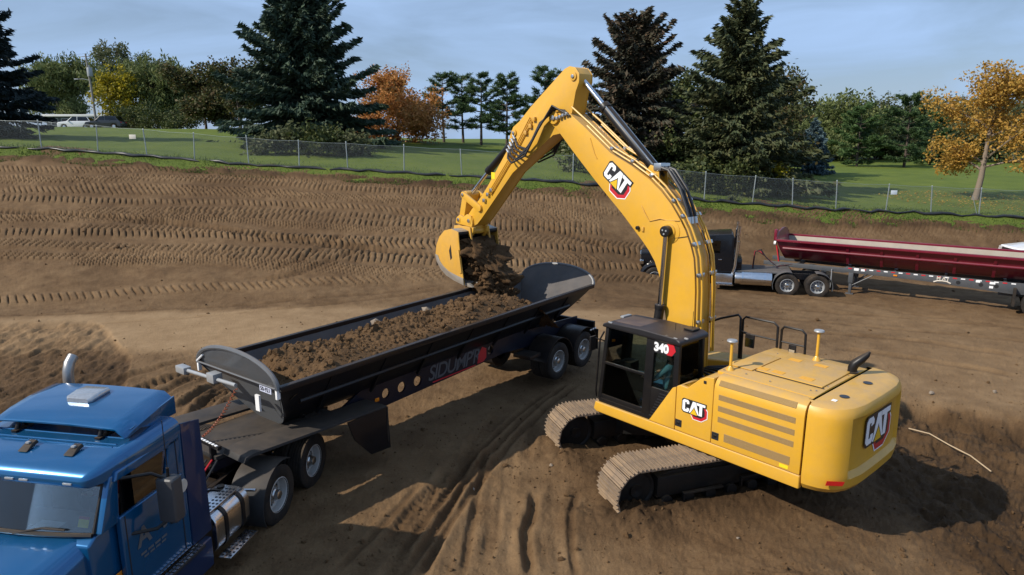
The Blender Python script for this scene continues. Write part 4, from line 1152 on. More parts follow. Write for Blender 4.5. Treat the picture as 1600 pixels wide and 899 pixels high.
# --- undercarriage (own heading)
und = Matrix.Rotation(TRH-EXH, 4, 'Z')
GA, SHW = 1.37, 0.80
IDX, SPX, IZ, IR = 2.42, -2.2, 0.50, 0.40
for side in (1, -1):
    yc = side*GA
    T = und @ Matrix.Translation((0, yc, 0))
    tf = MB().bx(-1.9, 2.0, -0.20, 0.20, 0.30, 0.72).prism([(-1.9, 0.72), (2.0, 0.72), (1.7, 0.80), (-1.6, 0.80)], -0.16, 0.16).build('track_frame', UNDR, exc, 0.03, M=T)
    for q, x in enumerate(np.linspace(-1.6, 1.8, 8)):
        MB().cyl((x, -0.26, 0.22), (x, 0.26, 0.22), 0.12, 16).build('bottom_roller', UNDR, tf, 0.01)
    for x in (-0.8, 1.0):
        MB().cyl((x, -0.2, 0.86), (x, 0.2, 0.86), 0.08, 14).build('carrier_roller', UNDR, tf)
    MB().lathe([(0.0, -0.14), (0.12, -0.16), (0.12, -0.12), (0.33, -0.10), (0.36, -0.12), (IR, -0.12), (IR, 0.12), (0.36, 0.12), (0.33, 0.10), (0.12, 0.12), (0.12, 0.16), (0.0, 0.14)], 32, 'y').build('idler', UNDR, exc, M=T @ Matrix.Translation((IDX, 0, IZ)))
    sp = MB()
    teeth = []
    for k in range(46):
        a = 2*math.pi*k/46; rr_ = 0.40 if k % 2 else 0.34
        teeth.append((rr_*math.cos(a), rr_*math.sin(a)))
    sp.prism(teeth, -0.04, 0.04).cyl((0, -0.25, 0), (0, 0.3, 0), 0.24, 24)
    sp.build('sprocket', UNDR, exc, M=T @ Matrix.Translation((SPX, 0, IZ)))
    # side step rails and guards on the outer face
    st = MB()
    yo = side*0.30
    st.bx(-1.2, 0.2, yo-0.04, yo+0.04, 0.46, 0.50).bx(0.6, 1.5, yo-0.04, yo+0.04, 0.34, 0.38)
    st.bx(-1.2, -1.16, yo-0.03, yo+0.03, 0.30, 0.48).bx(1.46, 1.5, yo-0.03, yo+0.03, 0.2, 0.36).bx(0.16, 0.2, yo-0.03, yo+0.03, 0.3, 0.48)
    st.build('step_rail', UNDR, tf, 0.008)
    # the belt: shoes placed along an oval
    rad = IR + 0.09
    per = 2*(IDX-SPX) + 2*math.pi*rad
    n = 52; pit = per/n
    shoe = MB()
    hx = pit*0.49
    shoe.bx(-hx, hx, -SHW/2, SHW/2, 0, 0.022)
    for gx in (-hx*0.72, 0.0, hx*0.72):
        shoe.prism([(gx-0.014, 0.02), (gx-0.008, 0.062), (gx+0.008, 0.062), (gx+0.014, 0.02)], -SHW/2, SHW/2)
    sm = shoe.mesh('track_shoe', 0, 2, 0)
    ch = MB().bx(-pit*0.46, pit*0.46, -0.15, -0.09, -0.10, 0.0).bx(-pit*0.46, pit*0.46, 0.09, 0.15, -0.10, 0.0)
    cm = ch.mesh('chain_link', 0.01, 1, 0)
    rj = random.Random(side+5)
    for k in range(n):
        s = (k*pit + 0.07) % per
        Ls = IDX-SPX
        sag = 0
        if s < Ls: p = (SPX+s, IZ+rad-0.04*math.sin(math.pi*s/Ls)); a = 0.0
        elif s < Ls+math.pi*rad:
            t = (s-Ls)/rad; p = (IDX+rad*math.sin(t), IZ+rad*math.cos(t)); a = t
        elif s < 2*Ls+math.pi*rad: p = (IDX-(s-Ls-math.pi*rad), IZ-rad); a = math.pi
        else:
            t = (s-2*Ls-math.pi*rad)/rad; p = (SPX-rad*math.sin(t), IZ-rad*math.cos(t)); a = math.pi+t
        Mx = T @ Matrix.Translation((p[0], 0, p[1])) @ Matrix.Rotation(a+rj.uniform(-.015, .015), 4, 'Y')
        o = link('track_shoe', sm, TRKS, exc, Mx)
        link('chain_link', cm, UNDR, o)
cf = MB()
cf.lathe([(0.0, 0.62), (0.85, 0.62), (0.9, 0.9), (0.78, 1.0), (0.0, 1.0)], 32, 'z')
for sx in (1, -1):
    for sy in (1, -1):
        cf.loft([[(sx*0.35, sy*0.3, 0.55), (sx*0.75, sy*0.3, 0.55), (sx*0.75, sy*0.3, 0.95), (sx*0.35, sy*0.3, 0.95)],
                 [(sx*1.05, sy*1.25, 0.36), (sx*1.55, sy*1.25, 0.36), (sx*1.50, sy*1.25, 0.72), (sx*1.05, sy*1.25, 0.74)]])
cf.build('carbody', UNDR, exc, 0.02, M=und)
MB().lathe([(0.0, 1.0), (0.72, 1.0), (0.72, 1.1), (0.0, 1.1)], 40, 'z').build('slew_ring', UNDR, exc)

# --- upper frame and engine housing
MB().prism([(1.70, 1.08), (-2.86, 1.04), (-2.86, 1.30), (1.70, 1.30)], -1.36, 1.38).build('main_deck', UNDR, exc, 0.02)
MB().prism([(1.78, 1.12), (1.74, 1.30), (-2.90, 1.30), (-2.90, 1.05), (1.70, 1.07)], 1.385, 1.52).build('side_skirt', YEL, exc, 0.03, 3)
MB().prism([(1.5, 1.12), (1.5, 1.30), (-2.90, 1.30), (-2.90, 1.05), (1.45, 1.07)], -1.50, -1.365).build('side_skirt', YEL, exc, 0.03, 3)
core = [(1.40, 1.30), (1.40, 2.30), (1.20, 2.55), (-1.1, 2.55), (-1.32, 2.3), (-1.32, 1.30)]
MB().prism(core, -2.90, -1.02, 'x').build('engine_bay', UNDR, exc)
# rear left door with louvres: the profile curves over the shoulder
def shoulder(x0, x1, top=1.0):
    prof = [(1.505, 1.312), (1.505, 2.36), (1.49, 2.47), (1.44, 2.56), (1.35, 2.615), (1.20, 2.64), (1.20, 2.58), (1.33, 2.55), (1.40, 2.50), (1.43, 2.42), (1.445, 2.30), (1.445, 1.312)]
    return MB().prism(prof, x0, x1, 'x')
door = shoulder(-2.885, -1.155).build('engine_door', YEL, exc, 0.012, 2)
for k, (z0, z1, xa, xb) in enumerate(((2.205, 2.315, -1.26, -2.74), (1.985, 2.095, -1.26, -2.74), (1.77, 1.88, -1.27, -2.74), (1.42, 1.58, -1.42, -2.70))):
    MB().bx(xb, xa, 1.496, 1.509, z0, z1).build('louvre', GRIL, door, 0.004, 1)
MB().bx(-2.72, -1.24, -0.055, 0.055, -0.004, 0.004, Matrix.Translation((0, 1.466, 2.525)) @ Matrix.Rotation(R(-57), 4, 'X')).build('louvre', GRIL, door, 0.003, 1)
MB().bx(-2.68, -2.52, 1.5, 1.509, 1.34, 1.40).build('warning_label', pmat('warning_yellow', (0.8, 0.62, 0.02), 0.4), door)
fd = MB().prism([(-0.335, 1.312), (-0.335, 2.22), (-0.42, 2.27), (-0.58, 2.25), (-0.84, 2.50), (-0.98, 2.58), (-1.145, 2.60), (-1.145, 1.312)], 1.43, 1.505).build('service_door', YEL, exc, 0.02, 3)
MB().prism([(-0.58, 2.25), (-0.84, 2.50), (-0.98, 2.58), (-1.145, 2.60), (-1.145, 2.56), (-0.96, 2.54), (-0.80, 2.45), (-0.56, 2.2), (-0.34, 2.18), (-0.34, 2.22), (-0.42, 2.27)], 0.95, 1.44).build('shoulder_cover', YEL, fd, 0.015, 2)
MB().prism([(-0.325, 1.312), (-0.325, 2.20), (-0.24, 2.16), (0.26, 1.36), (0.30, 1.312)], 1.46, 1.505).build('corner_panel', YEL, exc, 0.012, 2)
for xx in (-0.42, -1.24):
    l_ = MB().bx(xx-0.075, xx+0.075, 1.503, 1.512, 1.40, 1.55).build('door_latch', BLKD, exc, 0.006, 1)
    MB().bx(xx-0.03, xx+0.03, 1.512, 1.522, 1.45, 1.50).build('latch_handle', BLK, l_, 0.004, 1)
MB().bx(-0.99, -0.93, 1.503, 1.515, 2.44, 2.50).build('rubber_stop', BLKD, exc, 0.008)
# hood roof
hood = MB().prism([(1.19, 2.585), (1.19, 2.645), (0.6, 2.665), (-0.6, 2.665), (-1.05, 2.64), (-1.30, 2.52), (-1.40, 2.3), (-1.40, 1.31), (-1.33, 1.31), (-1.33, 2.28), (-1.2, 2.5), (-1.0, 2.58)], -2.885, -1.02, 'x').build('hood', YEL, exc, 0.012, 2)
MB().bx(-2.80, -1.55, -0.62, 0.72, 2.668, 2.694).build('hatch', YEL, hood, 0.012, 2)
MB().bx(-2.84, -1.53, 0.72, 0.735, 2.667, 2.68).build('hatch_seal', BLKD, hood)
for (xa, xb, ya, yb) in ((-1.72, -1.52, 0.50, 0.66), (-2.02, -1.80, 0.48, 0.64), (-2.55, -2.30, 0.42, 0.58), (-1.9, -1.66, -0.45, -0.3), (-2.4, -2.16, -0.48, -0.33)):
    MB().bx(xa, xb, ya, yb, 2.695, 2.70).build('grip_pad', YELP, hood, 0.002, 1)
MB().bx(-1.50, -1.04, -0.35, 0.78, 2.668, 2.684).build('front_plate', YEL, hood, 0.01, 2)
for (x, y) in [(-1.1, 1.1), (-1.5, 1.0), (-2.0, 1.05), (-2.7, 0.95), (-2.6, 0.3), (-2.84, -0.3), (-2.83, 0.55), (-1.2, 0.2), (-1.3, -0.6), (-2.78, 0.9)]:
    MB().cyl((x, y, 2.64), (x, y, 2.672), 0.014, 8).build('bolt', STEEL, hood)
MB().bx(-0.95, -0.62, -0.98, -0.55, 2.25, 2.42).build('filler_box', YEL, exc, 0.03)
MB().prism([(-1.03, 1.3), (-1.03, 2.35), (-0.6, 2.25), (0.9, 2.05), (1.25, 1.6), (1.25, 1.3)], -1.46, -0.72).build('fuel_tank', YEL, exc, 0.05, 3)
MB().bx(-1.0, -0.46, -0.55, 0.9, 1.3, 1.95).build('valve_bank', UNDR, exc, 0.03)
hv = random.Random(2)
for k in range(12):
    x = hv.uniform(-0.95, -0.5); y = hv.uniform(-0.5, 0.85)
    MB().cyl((x, y, 1.95), (x, y, 2.0+hv.random()*0.14), hv.uniform(0.03, 0.06), 10).build('valve_fitting', STEEL if k % 3 else YEL, exc)
for k in range(6):
    y = -0.4+k*0.2
    MB().tube([(-0.6, y, 1.97), (-0.35, y, 2.2), (0.0, y*0.4, 2.15), (0.25, y*0.25, 2.0)], 0.028, 7).build('hose', HOSE, exc)
# counterweight
def cw_ring(z, ins, rec):
    pl_ = [(-2.92, 1.505), (-3.05, 1.50), (-3.22, 1.46), (-3.36, 1.38), (-3.47, 1.26), (-3.53, 1.12), (-3.56, 1.05), (-3.612, 0.75), (-3.622, 0.4), (-3.626, 0.0)]
    full = pl_ + [(x, -y*0.955) for x, y in reversed(pl_[:-1])]
    out_ = []
    for i_, (x, y) in enumerate(full):
        s = 1-ins/1.5
        xx = x + ins*(1.0 if x < -3.0 else 0.0)
        if abs(y) < 1.06: xx += rec
        out_.append((xx, y*s, z))
    return out_
MB().loft([cw_ring(1.03, 0.20, 0), cw_ring(1.07, 0.09, 0), cw_ring(1.17, 0.02, 0), cw_ring(1.34, 0.0, 0), cw_ring(1.44, 0.0, 0.075), cw_ring(2.30, 0.01, 0.075), cw_ring(2.42, 0.015, 0.01), cw_ring(2.51, 0.03, 0), cw_ring(2.58, 0.07, 0), cw_ring(2.615, 0.13, 0), cw_ring(2.63, 0.22, 0)]).build('counterweight', YEL, exc, smooth=28)
cwt = bpy.data.objects['counterweight']
for y in (0.75, -0.25):
    MB().lathe([(0.0, 2.634), (0.075, 2.634), (0.08, 2.645), (0.0, 2.646)], 20, 'z', Matrix.Translation((-3.2, y, 0))).build('lifting_eye_cover', BLKD, cwt)
MB().bx(-3.20, -3.12, 1.0, 1.09, 2.634, 2.64).build('paper_label', WHT, cwt)
MB().prism([(-0.15, -0.04), (0.13, -0.04), (0.16, 0.035), (-0.13, 0.04)], 0, 0.012, 'z', frame_matrix((-3.42, 1.345, 1.31), (-0.72, -0.70, 0), (0, 0, 1))).build('reflector', REFR, cwt)
o = cat_logo(frame_matrix((-3.556, 0.60, 1.78), (0, -1, 0), (0, 0, 1)), 0.50, exc)
cat_logo(frame_matrix((-0.50, 1.508, 1.77), (-1, 0, 0), (0, 0, 1)), 0.245, exc)
# exhaust
ex_ = MB().tube([(-2.80, -0.55, 2.66), (-2.80, -0.55, 2.76), (-2.83, -0.57, 2.84), (-2.92, -0.63, 2.94), (-2.99, -0.68, 3.03), (-3.02, -0.70, 3.09)], [0.085, 0.085, 0.085, 0.075, 0.05, 0.02], 14).build('exhaust', BLK, exc)
MB().lathe([(0.11, 2.665), (0.11, 2.685), (0.075, 2.70)], 18, 'z', Matrix.Translation((-2.80, -0.55, 0))).build('exhaust_collar', BLK, ex_)
# antenna masts
for (x, y, zb_, ht) in ((-1.16, 0.98, 2.64, 0.56), (-2.02, -0.78, 2.66, 0.58)):
    a_ = MB().tube([(x, y, zb_), (x, y, zb_+ht)], 0.028, 10).lathe([(0.0, zb_), (0.08, zb_), (0.07, zb_+0.03), (0.035, zb_+0.09)], 14, 'z', Matrix.Translation((x, y, 0))).build('antenna_mast', YEL, exc)
    MB().lathe([(0.0, zb_+ht), (0.08, zb_+ht), (0.10, zb_+ht+0.02), (0.09, zb_+ht+0.045), (0.0, zb_+ht+0.055)], 22, 'z', Matrix.Translation((x, y, 0))).build('satellite_antenna', LGREY, a_)
# handrails on the far walkway
def rail(pts, r=0.026): return MB().tube(pts, r, 8).build('handrail', BLK, exc)
YR = -1.05
rail([(0.75, YR+0.1, 2.80), (0.3, YR, 3.02), (-0.12, YR, 3.18), (-0.18, YR, 3.12), (-0.2, YR, 2.2)])
rail([(-0.25, YR, 2.2), (-0.24, YR, 3.1), (-0.30, YR, 3.17), (-0.95, YR, 3.17), (-1.04, YR, 3.10), (-1.06, YR, 2.2)])
rail([(-0.25, YR, 2.8), (-1.05, YR, 2.8)], 0.02)
rail([(-1.13, YR, 2.2), (-1.13, YR, 3.05), (-1.18, YR, 3.13), (-1.56, YR, 3.13), (-1.64, YR, 3.06), (-1.66, YR, 2.5)])
rail([(-1.13, YR, 2.8), (-1.65, YR, 2.8)], 0.02)
mi = MB().bx(-0.62, -0.40, -0.92, -0.88, 2.55, 2.85).build('mirror', BLK, exc, 0.02)
MB().bx(-0.60, -0.42, -0.878, -0.872, 2.57, 2.76).build('mirror_glass', CHR, mi)
MB().tube([(-0.2, YR, 2.84), (-0.5, -0.9, 2.84)], 0.018, 6).build('mirror_arm', BLK, exc)
mi2 = MB().bx(-1.50, -1.34, YR+0.05, YR+0.09, 2.5, 2.8).build('mirror', BLK, exc, 0.02)
MB().bx(-1.48, -1.36, YR+0.092, YR+0.097, 2.52, 2.7).build('mirror_glass', CHR, mi2)

# --- cab
cab = MB()
X0, X1, Y0, Y1 = -0.32, 1.62, 0.54, 1.47
cab.bx(X0, X1+0.06, Y0, Y1, 1.302, 1.40)
def post(xa, ya, xb, yb, w=0.045, wy=0.04, z0=1.38, z1=3.06):
    cab.loft([[(xa-w, ya-wy, z0), (xa+w, ya-wy, z0), (xa+w, ya+wy, z0), (xa-w, ya+wy, z0)], [(xb-w, yb-wy, z1), (xb+w, yb-wy, z1), (xb+w, yb+wy, z1), (xb-w, yb+wy, z1)]])
post(1.66, 1.43, 1.50, 1.41); post(1.66, 0.58, 1.50, 0.60); post(0.42, 1.43, 0.36, 1.42, 0.10); post(-0.28, 1.43, -0.26, 1.41, 0.06); post(-0.28, 0.58, -0.26, 0.60, 0.06)
cab.bx(-0.30, 0.42, 1.41, 1.462, 1.38, 2.02)                     # panel behind the door
cab.bx(-0.31, -0.25, 0.58, 1.44, 1.38, 2.15)
cab.bx(0.36, 1.60, 1.425, 1.462, 2.20, 2.26)                    # door bar
cab.bx(0.36, 1.64, 1.42, 1.462, 1.38, 1.50)
cab.bx(-0.25, 1.6, 0.56, 0.60, 1.38, 1.9)
cab.build('cab_frame', BLK, exc, 0.014, 2)
MB().prism([(1.62, 3.03), (1.60, 3.10), (1.48, 3.15), (0.6, 3.185), (-0.25, 3.165), (-0.36, 3.12), (-0.37, 3.03)], 0.50, 1.50).build('cab_roof', BLKR, exc, 0.035, 3)
roof = bpy.data.objects['cab_roof']
MB().bx(0.55, 1.36, 0.66, 1.34, 3.17, 3.192, Matrix.Rotation(R(1.0), 4, 'Y')).build('roof_hatch', pmat('tinted_roof_hatch', (0.055, 0.035, 0.032), 0.3, var=0.2, dust=0.3), roof, 0.02)
MB().bx(1.50, 1.60, 0.62, 0.92, 3.12, 3.17).build('roof_lamp', LGREY, roof, 0.02)
for (x, y) in ((1.45, 1.46), (1.42, 1.47), (-0.2, 1.46), (-0.34, 1.3)):
    MB().bx(x-0.06, x+0.02, y-0.02, y+0.02, 3.14, 3.17).build('roof_bolt', LGREY, roof, 0.006)
MB().bx(-0.22, 0.02, 0.6, 0.85, 3.175, 3.215).build('radio_base', BLK, roof, 0.02)
MB().tube([(0.1, 1.0, 3.18), (0.1, 1.0, 3.32)], 0.006, 5).build('aerial', BLK, roof)
MB().tube([(-0.1, 0.7, 3.2), (-0.1, 0.7, 3.55)], 0.006, 5).build('aerial', BLK, roof)
def pane(name, pts, mat=GLAS):
    """thin pane through four corners"""
    p = [Vector(q) for q in pts]; nrm = (p[1]-p[0]).cross(p[3]-p[0]).normalized()*0.004
    b_ = MB().add([q-nrm for q in p]+[q+nrm for q in p], [(0, 1, 2, 3), (7, 6, 5, 4), (0, 4, 5, 1), (1, 5, 6, 2), (2, 6, 7, 3), (3, 7, 4, 0)])
    return b_.build(name, mat, exc, smooth=0)
pane('window_pane', [(0.46, 1.445, 2.26), (1.58, 1.445, 2.26), (1.47, 1.42, 3.04), (0.44, 1.42, 3.04)])
pane('window_pane', [(0.46, 1.447, 1.50), (1.61, 1.447, 1.50), (1.585, 1.444, 2.20), (0.46, 1.444, 2.20)])
pane('window_pane', [(-0.24, 1.44, 2.02), (0.34, 1.44, 2.02), (0.30, 1.42, 3.04), (-0.22, 1.42, 3.04)])
pane('windshield', [(1.68, 0.62, 1.42), (1.68, 1.40, 1.42), (1.52, 1.38, 3.04), (1.52, 0.64, 3.04)])
pane('rear_window', [(-0.285, 0.64, 2.15), (-0.285, 1.38, 2.15), (-0.265, 1.36, 3.04), (-0.265, 0.66, 3.04)])
pane('window_pane', [(-0.2, 0.57, 1.9), (1.6, 0.57, 1.9), (1.48, 0.59, 3.04), (-0.2, 0.59, 3.04)])
vent = MB()
for k in range(9): vent.bx(-0.1+0.03*k, 0.08+0.03*k, 1.464, 1.472, 1.92-0.065*k, 1.945-0.065*k)
vent.build('cab_vent', BLKD, exc)
MB().tube([(1.75, 1.46, 1.40), (1.72, 1.52, 1.55), (1.64, 1.52, 2.75), (1.58, 1.46, 2.92)], 0.02, 7).build('grab_bar', BLK, exc)
MB().tube([(1.60, 1.42, 2.7), (1.75, 1.62, 2.78)], 0.015, 6).build('mirror_arm', BLK, exc)
MB().bx(1.72, 1.76, 1.56, 1.74, 2.5, 2.82).build('mirror', BLK, exc, 0.015)
# number on the cab window
nl = MB().prism([(-0.29, -0.115), (0.20, -0.115), (0.29, 0.0), (0.24, 0.115), (-0.26, 0.115)], 0, 0.004, 'z', frame_matrix((0.05, 1.452, 2.89), (-1, 0, 0), (0, 0, 1))).build('number_badge', REDD, exc, smooth=0)
MB().prism([(-0.31, -0.125), (0.08, -0.125), (0.08, 0.125), (-0.28, 0.125)], 0.004, 0.006, 'z', frame_matrix((0.05, 1.452, 2.89), (-1, 0, 0), (0, 0, 1))).build('number_backing', BLKD, nl, smooth=0)
link('number_lettering', text_mesh('340', 0.24, 0.0, 0.012, 0.002, 0.95), WHT, nl, frame_matrix((0.10, 1.462, 2.885), (-1, 0, 0), (0, 0, 1)))
# seat and controls
MB().prism([(0.0, 1.62), (0.50, 1.62), (0.52, 1.80), (0.12, 1.80), (-0.02, 2.50), (-0.14, 2.50), (-0.06, 1.80)], 0.74, 1.24).build('seat', DKIN, exc, 0.05, 3)
MB().prism([(-0.11, 2.5), (-0.01, 2.5), (-0.04, 2.72), (-0.12, 2.72)], 0.86, 1.12).build('headrest', DKIN, exc, 0.03)
for y in (0.68, 1.28):
    MB().bx(0.15, 0.62, y-0.06, y+0.06, 1.85, 1.97).build('arm_console', DKIN, exc, 0.03)
    MB().tube([(0.58, y, 1.96), (0.60, y, 2.08), (0.57, y, 2.14)], [0.015, 0.02, 0.026], 8).build('joystick', BLK, exc)
MB().bx(1.2, 1.5, 0.7, 1.0, 1.9, 2.2).build('monitor', BLK, exc, 0.02)
MB().bx(-0.2, 1.6, 0.6, 1.41, 1.40, 1.43).build('floor_mat', TANIN, exc)

# --- boom
BT = [(4.32, 7.60), (3.85, 7.56), (3.30, 7.19), (2.55, 6.65), (1.95, 6.38), (1.44, 6.10), (1.13, 5.87), (0.87, 5.62), (0.64, 5.33), (0.48, 5.09), (0.34, 4.80), (0.25, 4.55), (0.20, 4.2), (0.17, 3.87), (0.15, 3.22), (0.12, 2.5), (0.12, 1.75)]
BL = [(0.55, 1.70), (0.72, 2.4), (0.84, 3.16), (0.96, 3.74), (1.06, 4.08), (1.20, 4.37), (1.36, 4.58), (1.53, 4.76), (2.14, 5.33), (2.96, 6.03), (3.7, 6.70), (4.22, 7.20), (4.44, 7.34)]
bh = 0.29
boom = MB().prism(BT+BL, -bh+0.03, bh-0.03).build('boom', YEL, exc, 0.01, 2)
for s in (1, -1):
    pl2 = MB().prism(outset(BT+BL, 0.012), s*bh, s*(bh-0.031)).build('boom_side_plate', YEL, boom, 0.006, 2)
    MB().lathe([(0.26, s*bh), (0.26, s*(bh+0.012)), (0.17, s*(bh+0.022)), (0.16, s*(bh+0.05)), (0.0, s*(bh+0.05))], 32, 'y', Matrix.Translation((0.86, 0, 5.05))).build('pin_boss', YEL, boom)
    MB().cyl((4.3, s*(bh+0.0), 7.46), (4.3, s*(bh+0.06), 7.46), 0.15, 20).build('pivot_boss', YEL, boom, 0.01)
    MB().cyl((4.3, s*(bh+0.06), 7.46), (4.3, s*(bh+0.10), 7.46), 0.06, 14).build('pivot_pin', STEEL, boom, 0.008)
    # lift cylinders
    yc = s*0.40
    lc = MB().cyl((1.15, yc, 1.7), (0.93, yc, 3.42), 0.10, 20).build('lift_cylinder', BLK, exc, 0.012)
    MB().cyl((0.935, yc, 3.40), (0.865, yc, 5.05), 0.055, 18).build('piston_rod', CHR, lc)
    MB().cyl((0.935, yc, 3.36), (0.93, yc, 3.46), 0.115, 20).build('gland', BLK, lc, 0.01)
    MB().cyl((0.865, yc-0.075, 5.06), (0.865, yc+0.075, 5.06), 0.12, 22).build('rod_eye', BLK, lc, 0.015)
    for k in range(3):
        a = 2.1*k+0.6
        MB().cyl((0.865+0.05*math.cos(a), yc+s*0.075, 5.06+0.05*math.sin(a)), (0.865+0.05*math.cos(a), yc+s*0.085, 5.06+0.05*math.sin(a)), 0.02, 8).build('bolt', LGREY, lc)
# logo and marks on the boom
# placed along the boom axis
bx_ax = Vector((-0.80, 0, -0.60))
cat_logo(frame_matrix((2.73, bh+0.003, 6.18), (-0.80, 0, -0.60), (-0.60, 0, 0.80)), 0.37, exc)
MB().tube([(3.15, bh+0.006, 6.98), (3.0, bh+0.006, 6.62), (2.93, bh+0.006, 6.52)], 0.012, 5).build('grab_slot', YELD, boom)
MB().tube([(1.62, bh+0.004, 5.55), (1.5, bh+0.02, 5.38), (1.38, bh+0.012, 5.22), (1.1, bh+0.02, 5.30), (0.92, bh+0.012, 5.28), (0.62, bh+0.02, 5.30)], 0.008, 5).build('grease_line', YELD, boom)
MB().tube([(0.98, bh+0.05, 4.95), (0.80, bh+0.015, 4.90), (0.5, bh+0.015, 4.97), (0.36, bh+0.01, 5.0)], 0.006, 5).build('grease_line', BLK, boom)
MB().cyl((1.68, bh, 5.05), (1.68, bh+0.06, 5.05), 0.045, 12).build('work_lamp', BLK, boom, 0.01)
MB().bx(1.52, 1.58, bh, bh+0.03, 4.98, 5.08).build('lamp_bracket', YELD, boom, 0.005)
# steel oil lines along the top of the boom
def offset_path(d, i0, i1, sl=1):
    o_ = []
    for i_ in range(i0, i1, sl):
        a = Vector((*BT[max(i_-1, 0)], 0)); c_ = Vector((*BT[min(i_+1, len(BT)-1)], 0)); t = (c_-a).normalized()
        n_ = Vector((-t.y, t.x, 0))
        if n_.x*(-1)+n_.y < 0: n_ = -n_
        if n_.y < 0 and abs(n_.y) > abs(n_.x): n_ = -n_
        n_ = Vector((t.y, -t.x, 0))
        o_.append((BT[i_][0]+n_.x*d, BT[i_][1]+n_.y*d))
    return o_
chk = offset_path(0.1, 8, 9)[0]
sgn = 1 if (chk[0] < BT[8][0]) else -1
for k, (y, d, i0, i1) in enumerate(((0.30, 0.09, 2, 16), (0.24, 0.15, 1, 16), (0.17, 0.12, 3, 16), (-0.17, 0.14, 2, 16), (-0.24, 0.15, 1, 16), (-0.30, 0.09, 3, 16))):
    pth = offset_path(sgn*d, i0, i1)
    MB().tube([(x, y, z) for x, z in pth], 0.022, 8).build('oil_line', YEL, boom)
for i_ in (3, 4, 5, 7, 8, 10, 12, 14):
    (xa, za), = offset_path(sgn*0.12, i_, i_+1)
    t = (Vector((*BT[i_+1], 0))-Vector((*BT[i_-1], 0))).normalized()
    Mx = Matrix.Translation((xa, 0, za)) @ Matrix.Rotation(-math.atan2(t.y, t.x), 4, 'Y')
    for y0, y1 in ((0.12, 0.335), (-0.335, -0.12)):
        MB().bx(-0.04, 0.04, y0, y1, -0.035, 0.035, Mx).build('pipe_clamp', STEEL, boom, 0.01)
# stick cylinder
d_ = (Vector((3.77, 0, 8.40))-Vector((1.30, 0, 6.12))).normalized()
base_ = Vector((1.40, 0, 6.22)); mid_ = Vector((3.0, 0, 7.69)); end_ = Vector((3.76, 0, 8.39))
sc_ = MB().cyl(base_, mid_, 0.115, 20).build('stick_cylinder', BLK, exc, 0.012)
MB().cyl(mid_, end_, 0.062, 18).build('piston_rod', CHR, sc_)
MB().cyl(mid_-d_*0.1, mid_+d_*0.04, 0.135, 20).build('gland', BLK, sc_, 0.012)
MB().cyl((3.76, -0.13, 8.39), (3.76, 0.13, 8.39), 0.12, 20).build('rod_eye', BLK, sc_, 0.012)
for s in (1, -1):
    MB().prism([(1.25, 5.95), (1.7, 6.2), (1.52, 6.42), (1.30, 6.36)], s*0.13, s*0.17).build('cylinder_bracket', YEL, boom, 0.008)
    MB().tube([tuple(base_+d_*0.15+Vector((0, s*0.09, 0.10))), tuple(mid_-d_*0.1+Vector((0, s*0.09, 0.10)))], 0.018, 7).build('cylinder_pipe', STEEL, sc_)
MB().bx(1.22, 1.42, -0.14, 0.2, 6.30, 6.46).build('valve_block', STEEL, boom, 0.02)
for y in (-0.08, 0.06, 0.16):
    MB().tube([(1.35, y, 6.40), (1.05, y, 6.32), (0.72, y+0.03, 5.95), (0.52, y+0.05, 5.55), (0.45, y+0.05, 5.35)], 0.035, 8).build('hose', HOSE, boom)
    MB().cyl((0.46, y+0.05, 5.38), (0.44, y+0.05, 5.24), 0.045, 10).build('hose_end', STEEL, boom)

# --- stick
SP = [(4.06, 8.57), (3.90, 8.62), (3.72, 8.58), (3.60, 8.44), (3.60, 8.26), (3.70, 8.05), (3.80, 7.60), (3.98, 7.22), (4.18, 7.10), (4.42, 7.06), (5.89, 6.10), (7.20, 4.78), (7.38, 4.62), (7.60, 4.52), (7.78, 4.60), (7.82, 4.80), (7.62, 5.0), (7.30, 5.28), (6.93, 5.66), (6.05, 6.72), (5.98, 7.05), (5.86, 7.26), (5.62, 7.40), (5.2, 7.75)]
sh = 0.235
stick = MB().prism(SP, -sh+0.025, sh-0.025).build('stick', YEL, exc, 0.01, 2)
for s in (1, -1):
    MB().prism(outset(SP, 0.008), s*sh, s*(sh-0.026)).build('stick_side_plate', YEL, stick, 0.006, 2)
    for (x, z, r_) in ((3.76, 8.39, 0.10), (5.82, 7.12, 0.09), (7.24, 5.07, 0.10), (7.66, 4.68, 0.13)):
        MB().cyl((x, s*sh, z), (x, s*(sh+0.035), z), r_, 18).build('pin_boss', YEL, stick, 0.008)
        MB().cyl((x, s*(sh+0.035), z), (x, s*(sh+0.06), z), r_*0.45, 12).build('pin', STEEL, stick, 0.006)
MB().bx(6.6, 6.75, sh, sh+0.004, 5.9, 6.08).build('warning_label', MATS['warning_yellow'], stick)
# lines on the stick and their valve blocks
for k, off in enumerate((0.06, 0.11, 0.16)):
    q = [(5.25-off*0.7, 7.55-off*0.9), (6.0-off, 6.55-off*0.35), (6.9-off, 5.55-off*0.5)]
    MB().tube([(x, sh+0.03, z) for x, z in q], 0.016, 7).build('oil_line', YEL, stick)
for (x, z) in ((5.05, 7.45), (5.18, 7.28), (5.35, 7.12), (6.72, 5.6), (6.86, 5.47), (6.0, 6.5), (7.02, 5.3)):
    MB().bx(x-0.05, x+0.05, sh, sh+0.07, z-0.05, z+0.05, None).build('line_clamp', STEEL if x > 6.2 else YELD, stick, 0.012)
